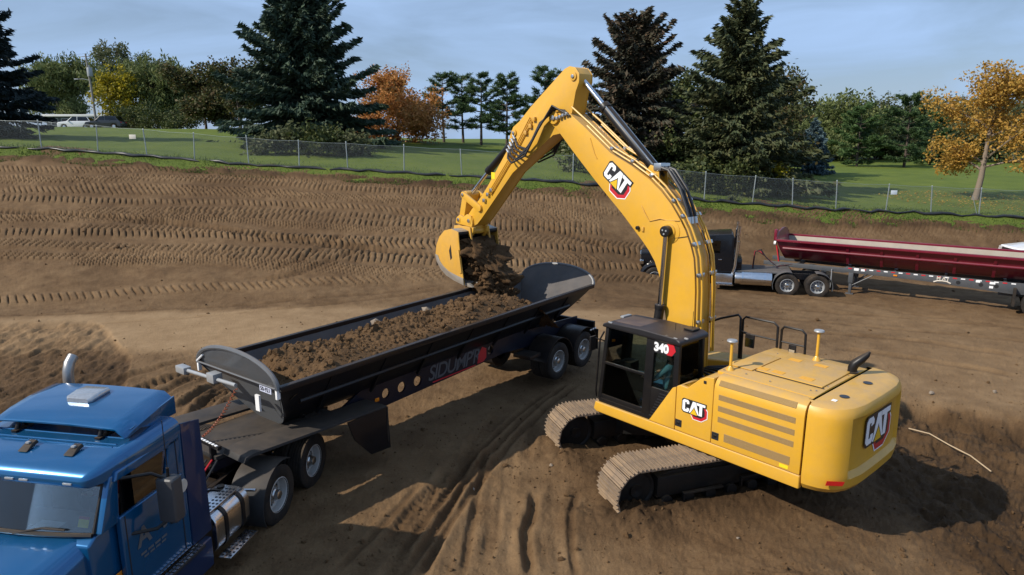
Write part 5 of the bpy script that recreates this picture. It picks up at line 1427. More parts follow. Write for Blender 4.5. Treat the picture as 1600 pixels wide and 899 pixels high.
# looping black hoses between boom and stick, both sides
for s in (1, -1):
    for k in range(5):
        y = s*(sh+0.07+0.035*k)
        sag = 0.10*k
        MB().tube([(3.95-0.04*k, s*(bh+0.03), 7.62-0.03*k), (4.25, y, 7.66+0.02*k), (4.75-0.02*k, y+s*0.05, 7.35-sag*0.4), (5.0+0.03*k, y+s*0.07, 6.95-sag), (5.25+0.1*k, y+s*0.04, 6.72-sag*0.9), (5.6+0.06*k, y, 6.78-sag*0.75), (5.78+0.06*k, s*(sh+0.03), 6.98-sag*0.9)], 0.026, 8).build('hose', HOSE, exc)
        MB().cyl((5.76+0.06*k, s*(sh+0.03), 6.96-sag*0.9), (5.84+0.06*k, s*(sh+0.03), 7.06-sag*0.9), 0.036, 10).build('hose_end', STEEL, exc)
    for k in range(4):
        MB().bx(3.85+0.1*k, 3.93+0.1*k, s*bh, s*(bh+0.08), 7.50-0.03*k, 7.58-0.03*k).build('hose_fitting', STEEL, exc, 0.012)
# bucket cylinder and linkage
b0 = Vector((5.82, 0, 7.12)); b1 = Vector((7.12, 0, 6.10)); b2 = Vector((7.94, 0, 5.40))
bc = MB().cyl(b0, b1, 0.10, 20).build('bucket_cylinder', BLK, exc, 0.012)
MB().cyl(b1, b2, 0.055, 16).build('piston_rod', CHR, bc)
MB().cyl(b1-(b1-b0).normalized()*0.08, b1+(b1-b0).normalized()*0.05, 0.12, 18).build('gland', BLK, bc, 0.012)
def bar(name, pa_, pb_, r_, y0, y1, mat=YEL, parent=None):
    a = Vector((pa_[0], pa_[1], 0)); c_ = Vector((pb_[0], pb_[1], 0)); t = (c_-a).normalized(); n_ = Vector((-t.y, t.x, 0)); pts = []
    for base, s0 in ((a, math.pi/2), (c_, -math.pi/2)):
        for q in range(9):
            an = s0 + math.pi*q/8
            pts.append((base + t*r_*math.cos(an) + n_*r_*math.sin(an)))
    return MB().prism([(p.x, p.y) for p in pts], y0, y1).build(name, mat, parent or exc, 0.01, 2)
for s in (1, -1):
    bar('guide_link', (7.95, 5.40), (7.24, 5.07), 0.095, s*(sh+0.01), s*(sh+0.07))
    MB().cyl((7.95, s*(sh+0.07), 5.40), (7.95, s*(sh+0.09), 5.40), 0.05, 12).build('pin', STEEL, exc, 0.006)
bar('bucket_link', (7.95, 5.40), (8.14, 4.68), 0.11, -sh+0.02, sh-0.02)
cp_ = MB()
for s in (1, -1):
    cp_.prism([(7.52, 4.62), (7.60, 4.82), (7.78, 4.86), (7.95, 4.76), (8.12, 4.82), (8.28, 4.70), (8.30, 4.56), (7.56, 4.50)], s*0.20, s*0.30)
    cp_.prism([(7.48, 4.50), (7.50, 4.36), (7.66, 4.20), (7.82, 4.30), (8.25, 4.34), (8.30, 4.50)], s*0.20, s*0.30)
cp_.bx(7.6, 8.25, -0.2, 0.2, 4.42, 4.58)
cp = cp_.build('quick_coupler', YEL, exc, 0.012)
for (x, z) in ((7.68, 4.68), (8.16, 4.67), (7.68, 4.38), (8.14, 4.42)):
    MB().cyl((x, -0.33, z), (x, 0.33, z), 0.055, 14).build('pin', STEEL, cp, 0.006)
    MB().cyl((x, -0.31, z), (x, 0.31, z), 0.10, 16).build('pin_collar', YEL, cp, 0.008)
MB().cyl((7.70, -0.72, 4.34), (7.70, 0.72, 4.34), 0.075, 16).build('bucket_torque_tube', BLK, exc, 0.008)
# bucket
bk = empty('bucket', (0, 0, 0)); bk.parent = exc
back = [(7.62, 4.40), (7.95, 4.46), (8.28, 4.38), (8.52, 4.18), (8.68, 3.92), (8.73, 3.66), (8.66, 3.42), (8.47, 3.22), (8.2, 3.07), (7.85, 2.98), (7.38, 2.90)]
sidep = back + [(7.44, 3.2), (7.50, 3.5), (7.56, 3.85), (7.60, 4.15)]
BW = 0.74
for s in (1, -1):
    sp_ = MB().prism(sidep, s*(BW-0.03), s*BW).build('side_plate', YELD, bk, 0.008)
    MB().prism([(7.38, 2.90), (7.85, 2.98), (8.2, 3.07), (8.47, 3.22), (8.66, 3.42), (8.735, 3.64), (8.60, 3.62), (8.50, 3.45), (8.36, 3.34), (8.1, 3.22), (7.8, 3.16), (7.41, 3.10)], s*BW, s*(BW+0.018)).build('wear_plate', BUCK, sp_, 0.006)
    MB().prism([(7.46, 3.25), (7.56, 3.23), (7.66, 3.85), (7.58, 3.9)], s*(BW), s*(BW+0.03)).build('side_cutter', YELD, sp_, 0.006)
    MB().prism([(7.92, 3.62), (8.0, 3.55), (8.06, 3.82), (7.98, 4.0)], s*BW, s*(BW+0.004)).build('scuff', BLKD, sp_)
shell = MB()
inn = outset([*back, (7.5, 3.5)], -0.035)[:len(back)]
rg = lambda y: [(x, y, z) for x, z in back] + [(x, y, z) for x, z in reversed(inn)]
shell.loft([rg(-BW+0.03), rg(BW-0.03)])
shell.build('shell', BUCK, bk, 0.005)
for y in (-0.6, -0.3, 0, 0.3, 0.6):
    MB().prism([(7.46, 2.88), (7.50, 2.97), (7.30, 2.95), (7.12, 2.87), (7.28, 2.85)], y-0.05, y+0.05).build('tooth', BUCK, bk, 0.008)
for s in (1, -1):
    MB().prism([(7.50, 4.15), (7.56, 4.50), (7.75, 4.52), (8.3, 4.5), (8.36, 4.3), (8.0, 4.40), (7.7, 4.36)], s*0.31, s*0.36).build('bucket_ear', YELD, bk, 0.01)

# --- soil in and below the bucket
cw = Matrix.Translation(EX) @ Matrix.Rotation(EXH, 4, 'Z')
def blob(name, rings, mat, seed, amp, n=40, parent=None):
    """lumpy body from elliptic rings (centre, half-x, half-y) in digger axes, vertical stack"""
    vs = []; m_ = len(rings)
    A_ = np.linspace(0, 2*math.pi, n, endpoint=False)
    zz = np.array([r_[0][2] for r_ in rings]); 
    for (c_, rx, ry) in rings:
        for a in A_:
            k = 1 + amp*float(fbm(np.array([a*2.2+seed]), np.array([c_[2]*4.5]), 4, seed)[0] + 0.30*fbm(np.array([a*9.0]), np.array([c_[2]*15]), 3, seed+3)[0])
            vs.append((c_[0]+rx*k*math.cos(a), c_[1]+ry*k*math.sin(a), c_[2]+0.05*math.sin(3*a+seed)))
    fs = [tuple(range(n-1, -1, -1)), tuple((m_-1)*n+k for k in range(n))]
    for i_ in range(m_-1):
        for k in range(n):
            k2 = (k+1) % n; fs.append((i_*n+k, i_*n+k2, (i_+1)*n+k2, (i_+1)*n+k))
    return MB().add(vs, fs).build(name, mat, parent, smooth=75)
rings = []
for q in range(64):
    t = q/63; z = 4.15 - 2.35*t
    cx_ = 7.72 - 0.62*t**0.9 - 0.10*math.sin(t*3); cy_ = -0.02 - 0.42*t
    rx = 0.16 + 0.38*min(1, t*2.2); ry = 0.60 + 0.06*math.sin(t*5)
    rings.append(((cx_, cy_, z), rx, ry))
fall = blob('falling_soil', rings, SOILM, 7, 0.75, 96)
fall.matrix_world = cw
tag(fall, 'brown soil pouring out of the bucket into the trailer', 'soil', kind='stuff')
SOILX = 0
n = 3000
tq = nr.random(n); zc = 4.1 - 2.4*tq
aa = nr.uniform(0, 6.283, n)
cx_ = 7.72 - 0.62*tq**0.9; cy_ = -0.02-0.42*tq
rr2 = 0.85 + 0.35*np.abs(nr.normal(0, 1, n))*(0.3+tq*0.5)
P = np.stack([cx_ + (0.16+0.40*np.minimum(1, tq*2.2))*rr2*np.cos(aa), cy_ + (0.56-0.08*tq)*rr2*np.sin(aa), zc], 1)
S = np.clip(0.028*np.exp(nr.normal(0, 0.6, n)), 0.010, 0.10)
o = rock_cloud('falling_clods', P, S, SOILM, 8); o.matrix_world = cw
tag(o, 'loose clods falling with the soil below the bucket', 'soil', kind='stuff')
# ------------------------------------------------------------------ wheels shared by the trucks
def tyre_mesh(r=0.53, w=0.28):
    h = w/2
    prof = [(r*0.56, -h*0.80), (r*0.62, -h*0.95), (r*0.80, -h*1.05), (r*0.93, -h*0.98), (r*0.985, -h*0.84)]
    for k in range(5):
        a = -h*0.8 + k*h*0.4
        prof += [(r, a), (r, a+h*0.30)]
        if k < 4: prof += [(r*0.975, a+h*0.31), (r*0.975, a+h*0.39)]
    prof += [(r*0.985, h*0.84), (r*0.93, h*0.98), (r*0.80, h*1.05), (r*0.62, h*0.95), (r*0.56, h*0.80)]
    return MB().lathe(prof, 44).mesh('tyre', 0, 2, 30)
TYRE = tyre_mesh()
def rim_mesh():
    # outer face towards -y
    b = MB().lathe([(0.30, -0.13), (0.315, -0.125), (0.285, -0.10), (0.275, 0.02), (0.24, 0.05), (0.17, 0.04), (0.15, 0.0), (0.0, 0.0)], 36)
    return b.mesh('rim', 0, 2, 30)
RIM = rim_mesh()
HUB = MB().lathe([(0.11, 0.0), (0.11, -0.05), (0.09, -0.07), (0.08, -0.13), (0.06, -0.14), (0.0, -0.14)], 20).mesh('hub', 0, 2, 30)
def nuts():
    b = MB()
    for k in range(10):
        a = k*math.pi/5
        b.cyl((0.145*math.cos(a), 0.02, 0.145*math.sin(a)), (0.145*math.cos(a), -0.03, 0.145*math.sin(a)), 0.017, 6)
    return b.mesh('wheel_nuts', 0, 2, 0)
NUTS = nuts()
HOLE = MB()
for k in range(10):
    a = (k+0.5)*math.pi/5; HOLE.cyl((0.215*math.cos(a), 0.046, 0.215*math.sin(a)), (0.215*math.cos(a), 0.034, 0.215*math.sin(a)), 0.026, 10)
HOLE = HOLE.mesh('hand_holes', 0, 2, 0)
def wheel(parent, x, y, z, rimmat=RIMW, dual=True, s=1.0):
    sg = 1 if y < 0 else -1
    w = link('wheel', TYRE, RUB, parent, Matrix.Translation((x, y, z)) @ Matrix.Scale(s, 4) @ Matrix.Rotation(0 if sg > 0 else math.pi, 4, 'Z'))
    r_ = link('rim', RIM, None, w)
    if not RIM.materials: RIM.materials.append(rimmat)
    if r_.material_slots: r_.material_slots[0].link = 'OBJECT'; r_.material_slots[0].material = rimmat
    link('hub', HUB, STEEL, w); tag(link('wheel_nuts', NUTS, STEEL, w), kind='stuff'); tag(link('hand_holes', HOLE, BLKD, w), kind='stuff')
    if dual:
        link('inner_wheel', TYRE, RUB, parent, Matrix.Translation((x, y+sg*0.32, z)) @ Matrix.Scale(s, 4))
    return w
def rounded_section(hw, z0, z1, r, n=5, rb=None):
    """closed section in y,z with rounded corners"""
    rb = r if rb is None else rb
    pts = []
    for (cy, cz, a0, q) in ((hw-r, z1-r, 0, r), (-hw+r, z1-r, math.pi/2, r), (-hw+rb, z0+rb, math.pi, rb), (hw-rb, z0+rb, 1.5*math.pi, rb)):
        for k in range(n+1):
            a = a0 + math.pi/2*k/n; pts.append((cy+q*math.cos(a), cz+q*math.sin(a)))
    return pts
def loft_x(secs, name, mat, parent, bevel=0, smooth=35):
    return MB().loft([[(x, y, z) for y, z in s] for x, s in secs]).build(name, mat, parent, bevel, 2, smooth)

K = 1.03; GZT = CAM_H*(1-K)
# ------------------------------------------------------------------ blue tractor
trc = empty('blue_semi_tractor', (-5.184*K, 10.815*K, GZT), 1.39, 'metallic blue semi tractor with a roof deflector, coupled to the loaded trailer', 'truck')
trc.scale = (1, 1, 0.978)
# chassis
for y in (-0.43, 0.43):
    MB().bx(-5.6, 2.0, y-0.045, y+0.045, 0.68, 0.96).build('frame_rail', TBLK, trc, 0.008)
for x in (-1.3, -0.7, 0.65, 1.9):
    MB().cyl((x, -0.42, 0.82), (x, 0.42, 0.82), 0.06, 10).build('cross_member', TBLK, trc)
for x in (0.0, 1.32):
    MB().cyl((x, -0.95, 0.53), (x, 0.95, 0.53), 0.09, 12).lathe([(0.0, -0.25), (0.18, -0.2), (0.26, 0), (0.18, 0.2), (0.0, 0.25)], 16, 'y', Matrix.Translation((x, 0, 0.53))).build('axle', TBLK, trc)
    for y in (-1.16, 1.16): wheel(trc, x, y, 0.53)
for y in (-1.08, 1.08): wheel(trc, -5.0, y, 0.53, RIMW, False)
# hood
def hood_sec(hw, z1, rt): return rounded_section(hw, 0.95, z1, rt, 6, 0.05)
loft_x([(-3.78, hood_sec(1.04, 2.04, 0.22)), (-3.95, hood_sec(1.02, 2.00, 0.24)), (-4.4, hood_sec(0.96, 1.90, 0.28)), (-5.1, hood_sec(0.88, 1.76, 0.32)), (-5.7, hood_sec(0.80, 1.60, 0.34)), (-5.85, hood_sec(0.70, 1.45, 0.3))], 'hood', BLUE, trc)
for y in (-0.96, 0.96):
    MB().tube([(-5.0+0.62*math.cos(a), y, 0.56+0.62*math.sin(a)) for a in [math.pi*q/10 for q in range(11)]], 0.10, 8).build('front_fender', BLUE, trc)
MB().bx(-5.95, -5.85, -1.1, 1.1, 0.4, 0.75).build('bumper', BLUE, trc, 0.05)
MB().bx(-5.9, -5.84, -0.5, 0.5, 0.8, 1.4).build('grille', CHR, trc, 0.02)
for y in (-0.72, 0.72): MB().bx(-5.9, -5.7, y-0.16, y+0.16, 0.95, 1.2).build('headlight', LGREY, trc, 0.04)
# cowl and cab body
MB().prism([(-3.86, 1.98), (-3.74, 2.06), (-3.36, 2.06), (-3.36, 1.0), (-3.84, 1.0)], -1.10, 1.10).build('cowl', BLUE, trc, 0.03, 3)
cabb = MB()
for y0, y1 in ((-1.20, -1.12), (1.12, 1.20)):
    cabb.prism([(-3.45, 0.95), (-3.45, 2.14), (-2.25, 2.14), (-2.25, 0.95)], y0, y1)
    cabb.prism([(-2.62, 2.14), (-2.48, 2.60), (-2.50, 2.70), (-2.25, 2.70), (-2.25, 2.14)], y0, y1)
    cabb.prism([(-3.45, 2.62), (-3.40, 2.74), (-2.25, 2.74), (-2.25, 2.62)], y0, y1)
cabb.bx(-2.30, -2.22, -1.2, 1.2, 0.95, 2.74)
cabb.bx(-3.45, -2.25, -1.15, 1.15, 0.95, 1.05)
cabb.build('cab_body', BLUE, trc, 0.025, 3)
for y in (-1.13, 1.13):
    MB().loft([[(-3.74, y-0.05, 2.08), (-3.44, y-0.05, 2.08), (-3.44, y+0.05, 2.08), (-3.74, y+0.05, 2.08)], [(-3.47, y*0.985-0.045, 2.70), (-3.35, y*0.985-0.045, 2.70), (-3.35, y*0.985+0.045, 2.70), (-3.47, y*0.985+0.045, 2.70)]]).build('a_pillar', BLUE, trc, 0.02)
# roof with the bulging brow over the windshield
def rsec(hw, z0, z1, r): return rounded_section(hw, z0, z1, r, 5, 0.02)
loft_x([(-3.70, rsec(0.96, 2.66, 2.74, 0.04)), (-3.66, rsec(1.04, 2.64, 2.80, 0.07)), (-3.55, rsec(1.12, 2.65, 2.86, 0.10)), (-3.30, rsec(1.17, 2.68, 2.915, 0.13)), (-2.8, rsec(1.20, 2.70, 2.945, 0.15)), (-2.22, rsec(1.20, 2.70, 2.955, 0.15))], 'roof', BLUE, trc, 0, 40)
rf = bpy.data.objects['roof.001'] if 'roof.001' in bpy.data.objects else bpy.data.objects['roof']
rf = [c for c in trc.children if c.name.startswith('roof')][0]
for z_, x_ in ((2.924, -3.15), (2.929, -3.08), (2.938, -2.92)):
    MB().tube([(x_, -0.95, z_), (x_, 0.95, z_)], 0.012, 6).build('roof_rib', BLUE, rf)
for y in (-0.55, 0.10, 0.75):
    m_ = MB().loft([[(-3.42, y-0.07, 2.90), (-3.42, y+0.07, 2.90), (-3.22, y+0.07, 2.95), (-3.22, y-0.07, 2.95)], [(-3.30, y-0.05, 2.97), (-3.30, y+0.05, 2.97), (-3.23, y+0.05, 2.985), (-3.23, y-0.05, 2.985)]]).build('marker_lamp', BLK, rf, 0.01)
    MB().bx(-3.33, -3.29, y-0.025, y+0.025, 2.965, 2.99).build('lamp_lens', LGREY, m_, 0.005)
for y in (-0.78, -0.18, 0.02, 0.22, 0.8):
    MB().bx(-3.715, -3.69, y-0.06, y+0.06, 2.685, 2.71).build('clearance_lamp', LGREY, rf, 0.006)
# roof air deflector: curved wing on brackets
df = MB()
secs = []
for x_, z_, hw, th in ((-3.00, 3.085, 1.0, 0.02), (-2.97, 3.11, 1.02, 0.04), (-2.75, 3.165, 1.03, 0.05), (-2.45, 3.215, 1.02, 0.06), (-2.10, 3.24, 1.0, 0.07), (-2.02, 3.24, 0.99, 0.05)):
    up_ = [(y, z_ + 0.03*(1-(y/hw)**2) - (0.10 if abs(y) >= hw*0.985 else (0.03 if abs(y) > hw*0.93 else 0))) for y in np.linspace(-hw, hw, 17)]
    secs.append((x_, up_ + [(y, z-th) for y, z in reversed(up_)]))
loft_x(secs, 'roof_deflector', BLUE, trc, 0, 40)
dfl = [c for c in trc.children if c.name.startswith('roof_deflector')][0]
for y in (-1.0, 1.0):
    MB().prism([(-2.90, 3.06), (-2.02, 3.18), (-2.02, 2.92), (-2.5, 2.94)], y-0.012, y+0.012).build('deflector_cheek', BLUE, dfl, 0.005)
for y in (-0.62, 0.62):
    br = MB().tube([(-2.98, y, 2.94), (-2.90, y, 3.09)], 0.028, 8).tube([(-2.80, y, 2.94), (-2.88, y, 3.09)], 0.025, 8).bx(-3.02, -2.74, y-0.04, y+0.04, 2.935, 2.965)
    br.build('deflector_bracket', BLK, trc, 0.006)
MB().loft([[(x, y, z) for y, z in s] for x, s in ((-2.58, rounded_section(0.16, 3.20, 3.27, 0.03)), (-2.54, rounded_section(0.20, 3.20, 3.29, 0.04)), (-2.38, rounded_section(0.21, 3.22, 3.315, 0.045)), (-2.22, rounded_section(0.20, 3.23, 3.31, 0.04)), (-2.19, rounded_section(0.16, 3.23, 3.29, 0.03)))], M=Matrix.Translation((0.0, 0.02, 0.015))).build('satellite_dome', pmat('dome_silver', (0.5, 0.5, 0.5), 0.25, metal=0.7, var=0.3, scale=25), dfl)
# glass
def tpane(name, pts, mat, parent=trc):
    p = [Vector(q) for q in pts]; nrm = (p[1]-p[0]).cross(p[3]-p[0]).normalized()*0.004
    return MB().add([q-nrm for q in p]+[q+nrm for q in p], [(0, 1, 2, 3), (7, 6, 5, 4), (0, 4, 5, 1), (1, 5, 6, 2), (2, 6, 7, 3), (3, 7, 4, 0)]).build(name, mat, parent, smooth=0)
rings = []
for k in range(13):
    y = -1.07 + 2.14*k/12; c_ = 0.10*(1-(y/1.07)**2)
    rings.append([(-3.74-c_, y, 2.08), (-3.45-c_*0.8, y*0.98, 2.70), (-3.442-c_*0.8, y*0.98, 2.70), (-3.732-c_, y, 2.08)])
ws = MB().loft(rings).build('windshield', WSH, trc, smooth=40)
MB().tube([(-3.755-0.10*(1-(y/1.07)**2), y, 2.075) for y in np.linspace(-1.07, 1.07, 13)], 0.028, 6).build('windshield_seal', BLK, trc)
MB().tube([(-3.74, -1.08, 2.09), (-3.46, -1.06, 2.68)], 0.022, 6).build('windshield_seal', BLK, trc)
for y0 in (-0.2, 0.75):
    wp = MB().tube([(-3.88, y0+0.1, 2.07), (-3.83, y0-0.25, 2.15), (-3.80, y0-0.55, 2.135)], 0.012, 6).build('wiper', BLK, trc)
MB().bx(-3.78, -3.62, -0.60, -0.26, 2.112, 2.116, None).build('dash_paper', WHT, trc)
MB().bx(-0.002, 0.002, -0.98, -0.84, -0.06, 0.07, Matrix.Translation((-3.685, 0, 2.19)) @ Matrix.Rotation(R(25), 4, 'Y')).build('permit_sticker', MATS['warning_yellow'], trc)
MB().bx(-0.006, -0.003, -0.98, -0.84, 0.035, 0.07, Matrix.Translation((-3.685, 0, 2.19)) @ Matrix.Rotation(R(25), 4, 'Y')).build('permit_sticker', REDD, trc)
for y in (-1.16, 1.16):
    tpane('door_window', [(-3.40, y, 2.14), (-2.62, y, 2.14), (-2.50, y, 2.62), (-3.34, y, 2.62)], WSH if y < 0 else GLAS)
# door furniture
dseam = MB()
for (xa, za, xb, zb_) in ((-3.38, 1.0, -3.38, 2.12), (-2.36, 1.0, -2.36, 2.66), (-3.38, 1.0, -2.36, 1.0)):
    dseam.tube([(xa, -1.203, za), (xb, -1.203, zb_)], 0.008, 4)
dseam.build('door_seam', BLKD, trc)
MB().bx(-2.62, -2.45, -1.235, -1.205, 1.55, 1.61).build('door_handle', BLK, trc, 0.012)
Mt = frame_matrix((-2.95, -1.206, 1.68), (1, 0, 0), (0, 0, 1))
CREAM = pmat('cream_lettering', (0.55, 0.50, 0.42), 0.5)
DOORL = pmat('faded_door_lettering', (0.10, 0.11, 0.12), 0.5)
link('door_lettering', text_mesh('A', 0.36, 0, 0.01, 0.002), DOORL, trc, Mt @ Matrix.Translation((-0.16, 0, 0)))
link('door_lettering', text_mesh('J', 0.34, 0, 0.01, 0.002), DOORL, trc, Mt @ Matrix.Translation((0.26, 0.08, 0)))
for k in range(4):
    MB().bx(-3.2+0.13*k, -3.1+0.13*k, -1.209, -1.204, 1.44, 1.47).build('door_small_print', DOORL, trc)
    MB().bx(-3.15+0.11*k, -3.07+0.11*k, -1.209, -1.204, 1.385, 1.41).build('door_small_print', DOORL, trc)
MB().bx(-3.55, -3.45, -1.125, -1.12, 1.30, 1.40).build('side_marker', AMB, trc, 0.01)
MB().lathe([(0.0, -1.214), (0.09, -1.214), (0.1, -1.204)], 20, 'y', Matrix.Translation((-2.3, 0, 1.95))).build('round_decal', CREAM, trc)
# mirror, antenna
mr_ = MB().bx(-3.06, -2.86, -1.66, -1.40, 1.86, 2.48).build('mirror', pmat('mirror_shell', (0.05, 0.05, 0.052), 0.5, var=0.15), trc, 0.05, 3)
MB().bx(-2.862, -2.85, -1.63, -1.43, 1.92, 2.44).build('mirror_glass', BLKD, mr_, 0.01)
MB().tube([(-3.35, -1.18, 2.62), (-3.1, -1.40, 2.58), (-2.98, -1.5, 2.46)], 0.022, 7).build('mirror_arm', BLK, trc)
MB().tube([(-3.3, -1.18, 1.82), (-3.1, -1.4, 1.80), (-2.98, -1.5, 1.88)], 0.022, 7).build('mirror_arm', BLK, trc)
MB().tube([(-2.96, -1.53, 2.48), (-2.96, -1.53, 2.60)], 0.02, 6).tube([(-2.96, -1.53, 2.6), (-2.96, -1.53, 3.25)], 0.006, 5).build('aerial', BLK, trc)
MB().bx(-3.06, -2.86, 1.40, 1.66, 1.86, 2.48).build('mirror', MATS['mirror_shell'], trc, 0.05, 3)
# side extender, lower fairing, steps
for y in (-1.21, 1.17):
    MB().prism([(-2.22, 0.95), (-2.22, 2.86), (-1.82, 2.76), (-1.78, 0.95)], y, y+0.04).build('side_extender', BLUED, trc, 0.012)
    MB().bx(-3.3, -1.82, y-0.02, y+0.10, 0.38, 0.86).build('lower_fairing', BLUED, trc, 0.04, 3)
MB().bx(-3.1, -2.1, -1.32, -1.18, 0.87, 0.91).build('step_plate', DKPL, trc, 0.008)
stp = MB()
for k in range(13):
    for q in range(2): stp.bx(-3.08+0.075*k, -3.03+0.075*k, -1.31+0.065*q, -1.265+0.065*q, 0.912, 0.922)
stp.build('step_tread', ALU, trc)
MB().lathe([(0.0, 0), (0.05, 0), (0.055, 0.04), (0.0, 0.05)], 14, 'z', Matrix.Translation((-2.0, -1.05, 0.95))).build('filler_cap', BLUE, trc)
# fuel tank with steps and straps
tk = MB().prism(rounded_section(0.33, 0.48, 1.16, 0.2), -1.74, -0.86, 'x', Matrix.Translation((0, -0.93, 0))).build('fuel_tank', ALU, trc, 0.03, 3)
for x in (-1.5, -1.05):
    MB().prism([(y, z) for y, z in rounded_section(0.345, 0.465, 1.175, 0.21)], x-0.035, x+0.035, 'x', Matrix.Translation((0, -0.93, 0))).build('tank_strap', BLK, tk)
MB().lathe([(0.0, 1.15), (0.06, 1.15), (0.06, 1.20), (0.0, 1.21)], 14, 'z', Matrix.Translation((-0.98, -0.85, 0))).build('filler_cap', BLK, tk)
for (z, y0) in ((1.17, -1.15), (0.42, -1.42)):
    MB().bx(-1.74, -0.98, y0-0.02, y0+0.20, z, z+0.03).build('tank_step', ALU, tk, 0.006)
    hb = MB()
    for k in range(8):
        for q in range(3): hb.cyl((-1.68+0.09*k, y0+0.02+0.065*q, z+0.031), (-1.68+0.09*k, y0+0.02+0.065*q, z+0.034), 0.022, 8)
    tag(hb.build('step_holes', BLKD, tk), kind='stuff')
MB().prism(rounded_section(0.33, 0.48, 1.16, 0.2), -1.74, -0.86, 'x', Matrix.Translation((0, 0.93, 0))).build('fuel_tank', ALU, trc, 0.03, 3)
# exhaust stack
sk = MB().tube([(-1.70, 0.98, 0.9), (-1.70, 0.98, 3.18), (-1.69, 0.98, 3.30), (-1.64, 0.985, 3.42), (-1.55, 0.99, 3.50)], 0.075, 16, False).tube([(-1.60, 0.99, 3.45), (-1.70, 0.98, 3.18)], 0.05, 8).build('exhaust_stack', pmat('dull_stack_steel', (0.34, 0.34, 0.34), 0.35, metal=0.8, var=0.2, dustall=0.2), trc)
# rear quarter fenders
def fender(parent, cx, cz, r_, y0, y1, a0, a1, mat, name='fender', t_=0.02):
    o_ = []; i_ = []
    for q in range(13):
        a = a0+(a1-a0)*q/12
        o_.append((cx+r_*math.cos(a), cz+r_*math.sin(a))); i_.append((cx+(r_-t_)*math.cos(a), cz+(r_-t_)*math.sin(a)))
    b = MB()
    n_ = len(o_)
    b.loft([[(p[0], y, p[1]) for p in o_] + [(p[0], y, p[1]) for p in reversed(i_)] for y in (y0, y1)])
    return b.build(name, mat, parent, 0.006)
for y0, y1 in ((-1.36, -0.72), (0.72, 1.36)):
    fender(trc, 0.0, 0.53, 0.66, y0, y1, R(60), R(205), DKPL, 'quarter_fender')
MB().tube([(-0.75, -0.45, 0.95), (-0.72, -1.3, 1.02)], 0.025, 8).build('fender_bracket', ALU, trc)
# coupling and lines behind the cab
MB().prism([(-0.2, 0.97), (-0.2, 1.06), (1.2, 1.12), (1.5, 1.0), (1.5, 0.96)], -0.42, 0.42).build('fifth_wheel', TBLK, trc, 0.02)
hr = random.Random(3)
for k in range(7):
    y = -0.7+0.2*k
    MB().tube([(-1.78, y, 1.7+0.05*hr.random()), (-1.5, y+0.05, 1.3), (-1.0, y*0.7, 1.06+0.06*hr.random()), (-0.3, y*0.5, 1.25)], 0.018, 7).build('air_line', (HOSE, REDD, HOSE, MATS['bright_steel'], HOSE, BLUED, HOSE)[k], trc)
MB().bx(-1.75, -0.9, -0.5, 0.5, 0.965, 0.985).build('deck_plate', DKPL, trc)
# interior
MB().bx(-3.70, -3.30, -1.05, 1.05, 1.85, 2.09).build('dashboard', TANIN, trc, 0.05)
sw = MB()
sw.tube([(-3.1+0.05*math.sin(a)*0.4, -0.5+0.22*math.cos(a), 2.12+0.2*math.sin(a)) for a in np.linspace(0, 2*math.pi, 25)], 0.018, 6)
sw.build('steering_wheel', DKIN, trc)
for y in (-0.52, 0.52):
    MB().prism([(-2.95, 1.35), (-2.95, 1.52), (-2.50, 1.52), (-2.40, 2.35), (-2.30, 2.35), (-2.36, 1.35)], y-0.25, y+0.25).build('seat', DKIN, trc, 0.04)

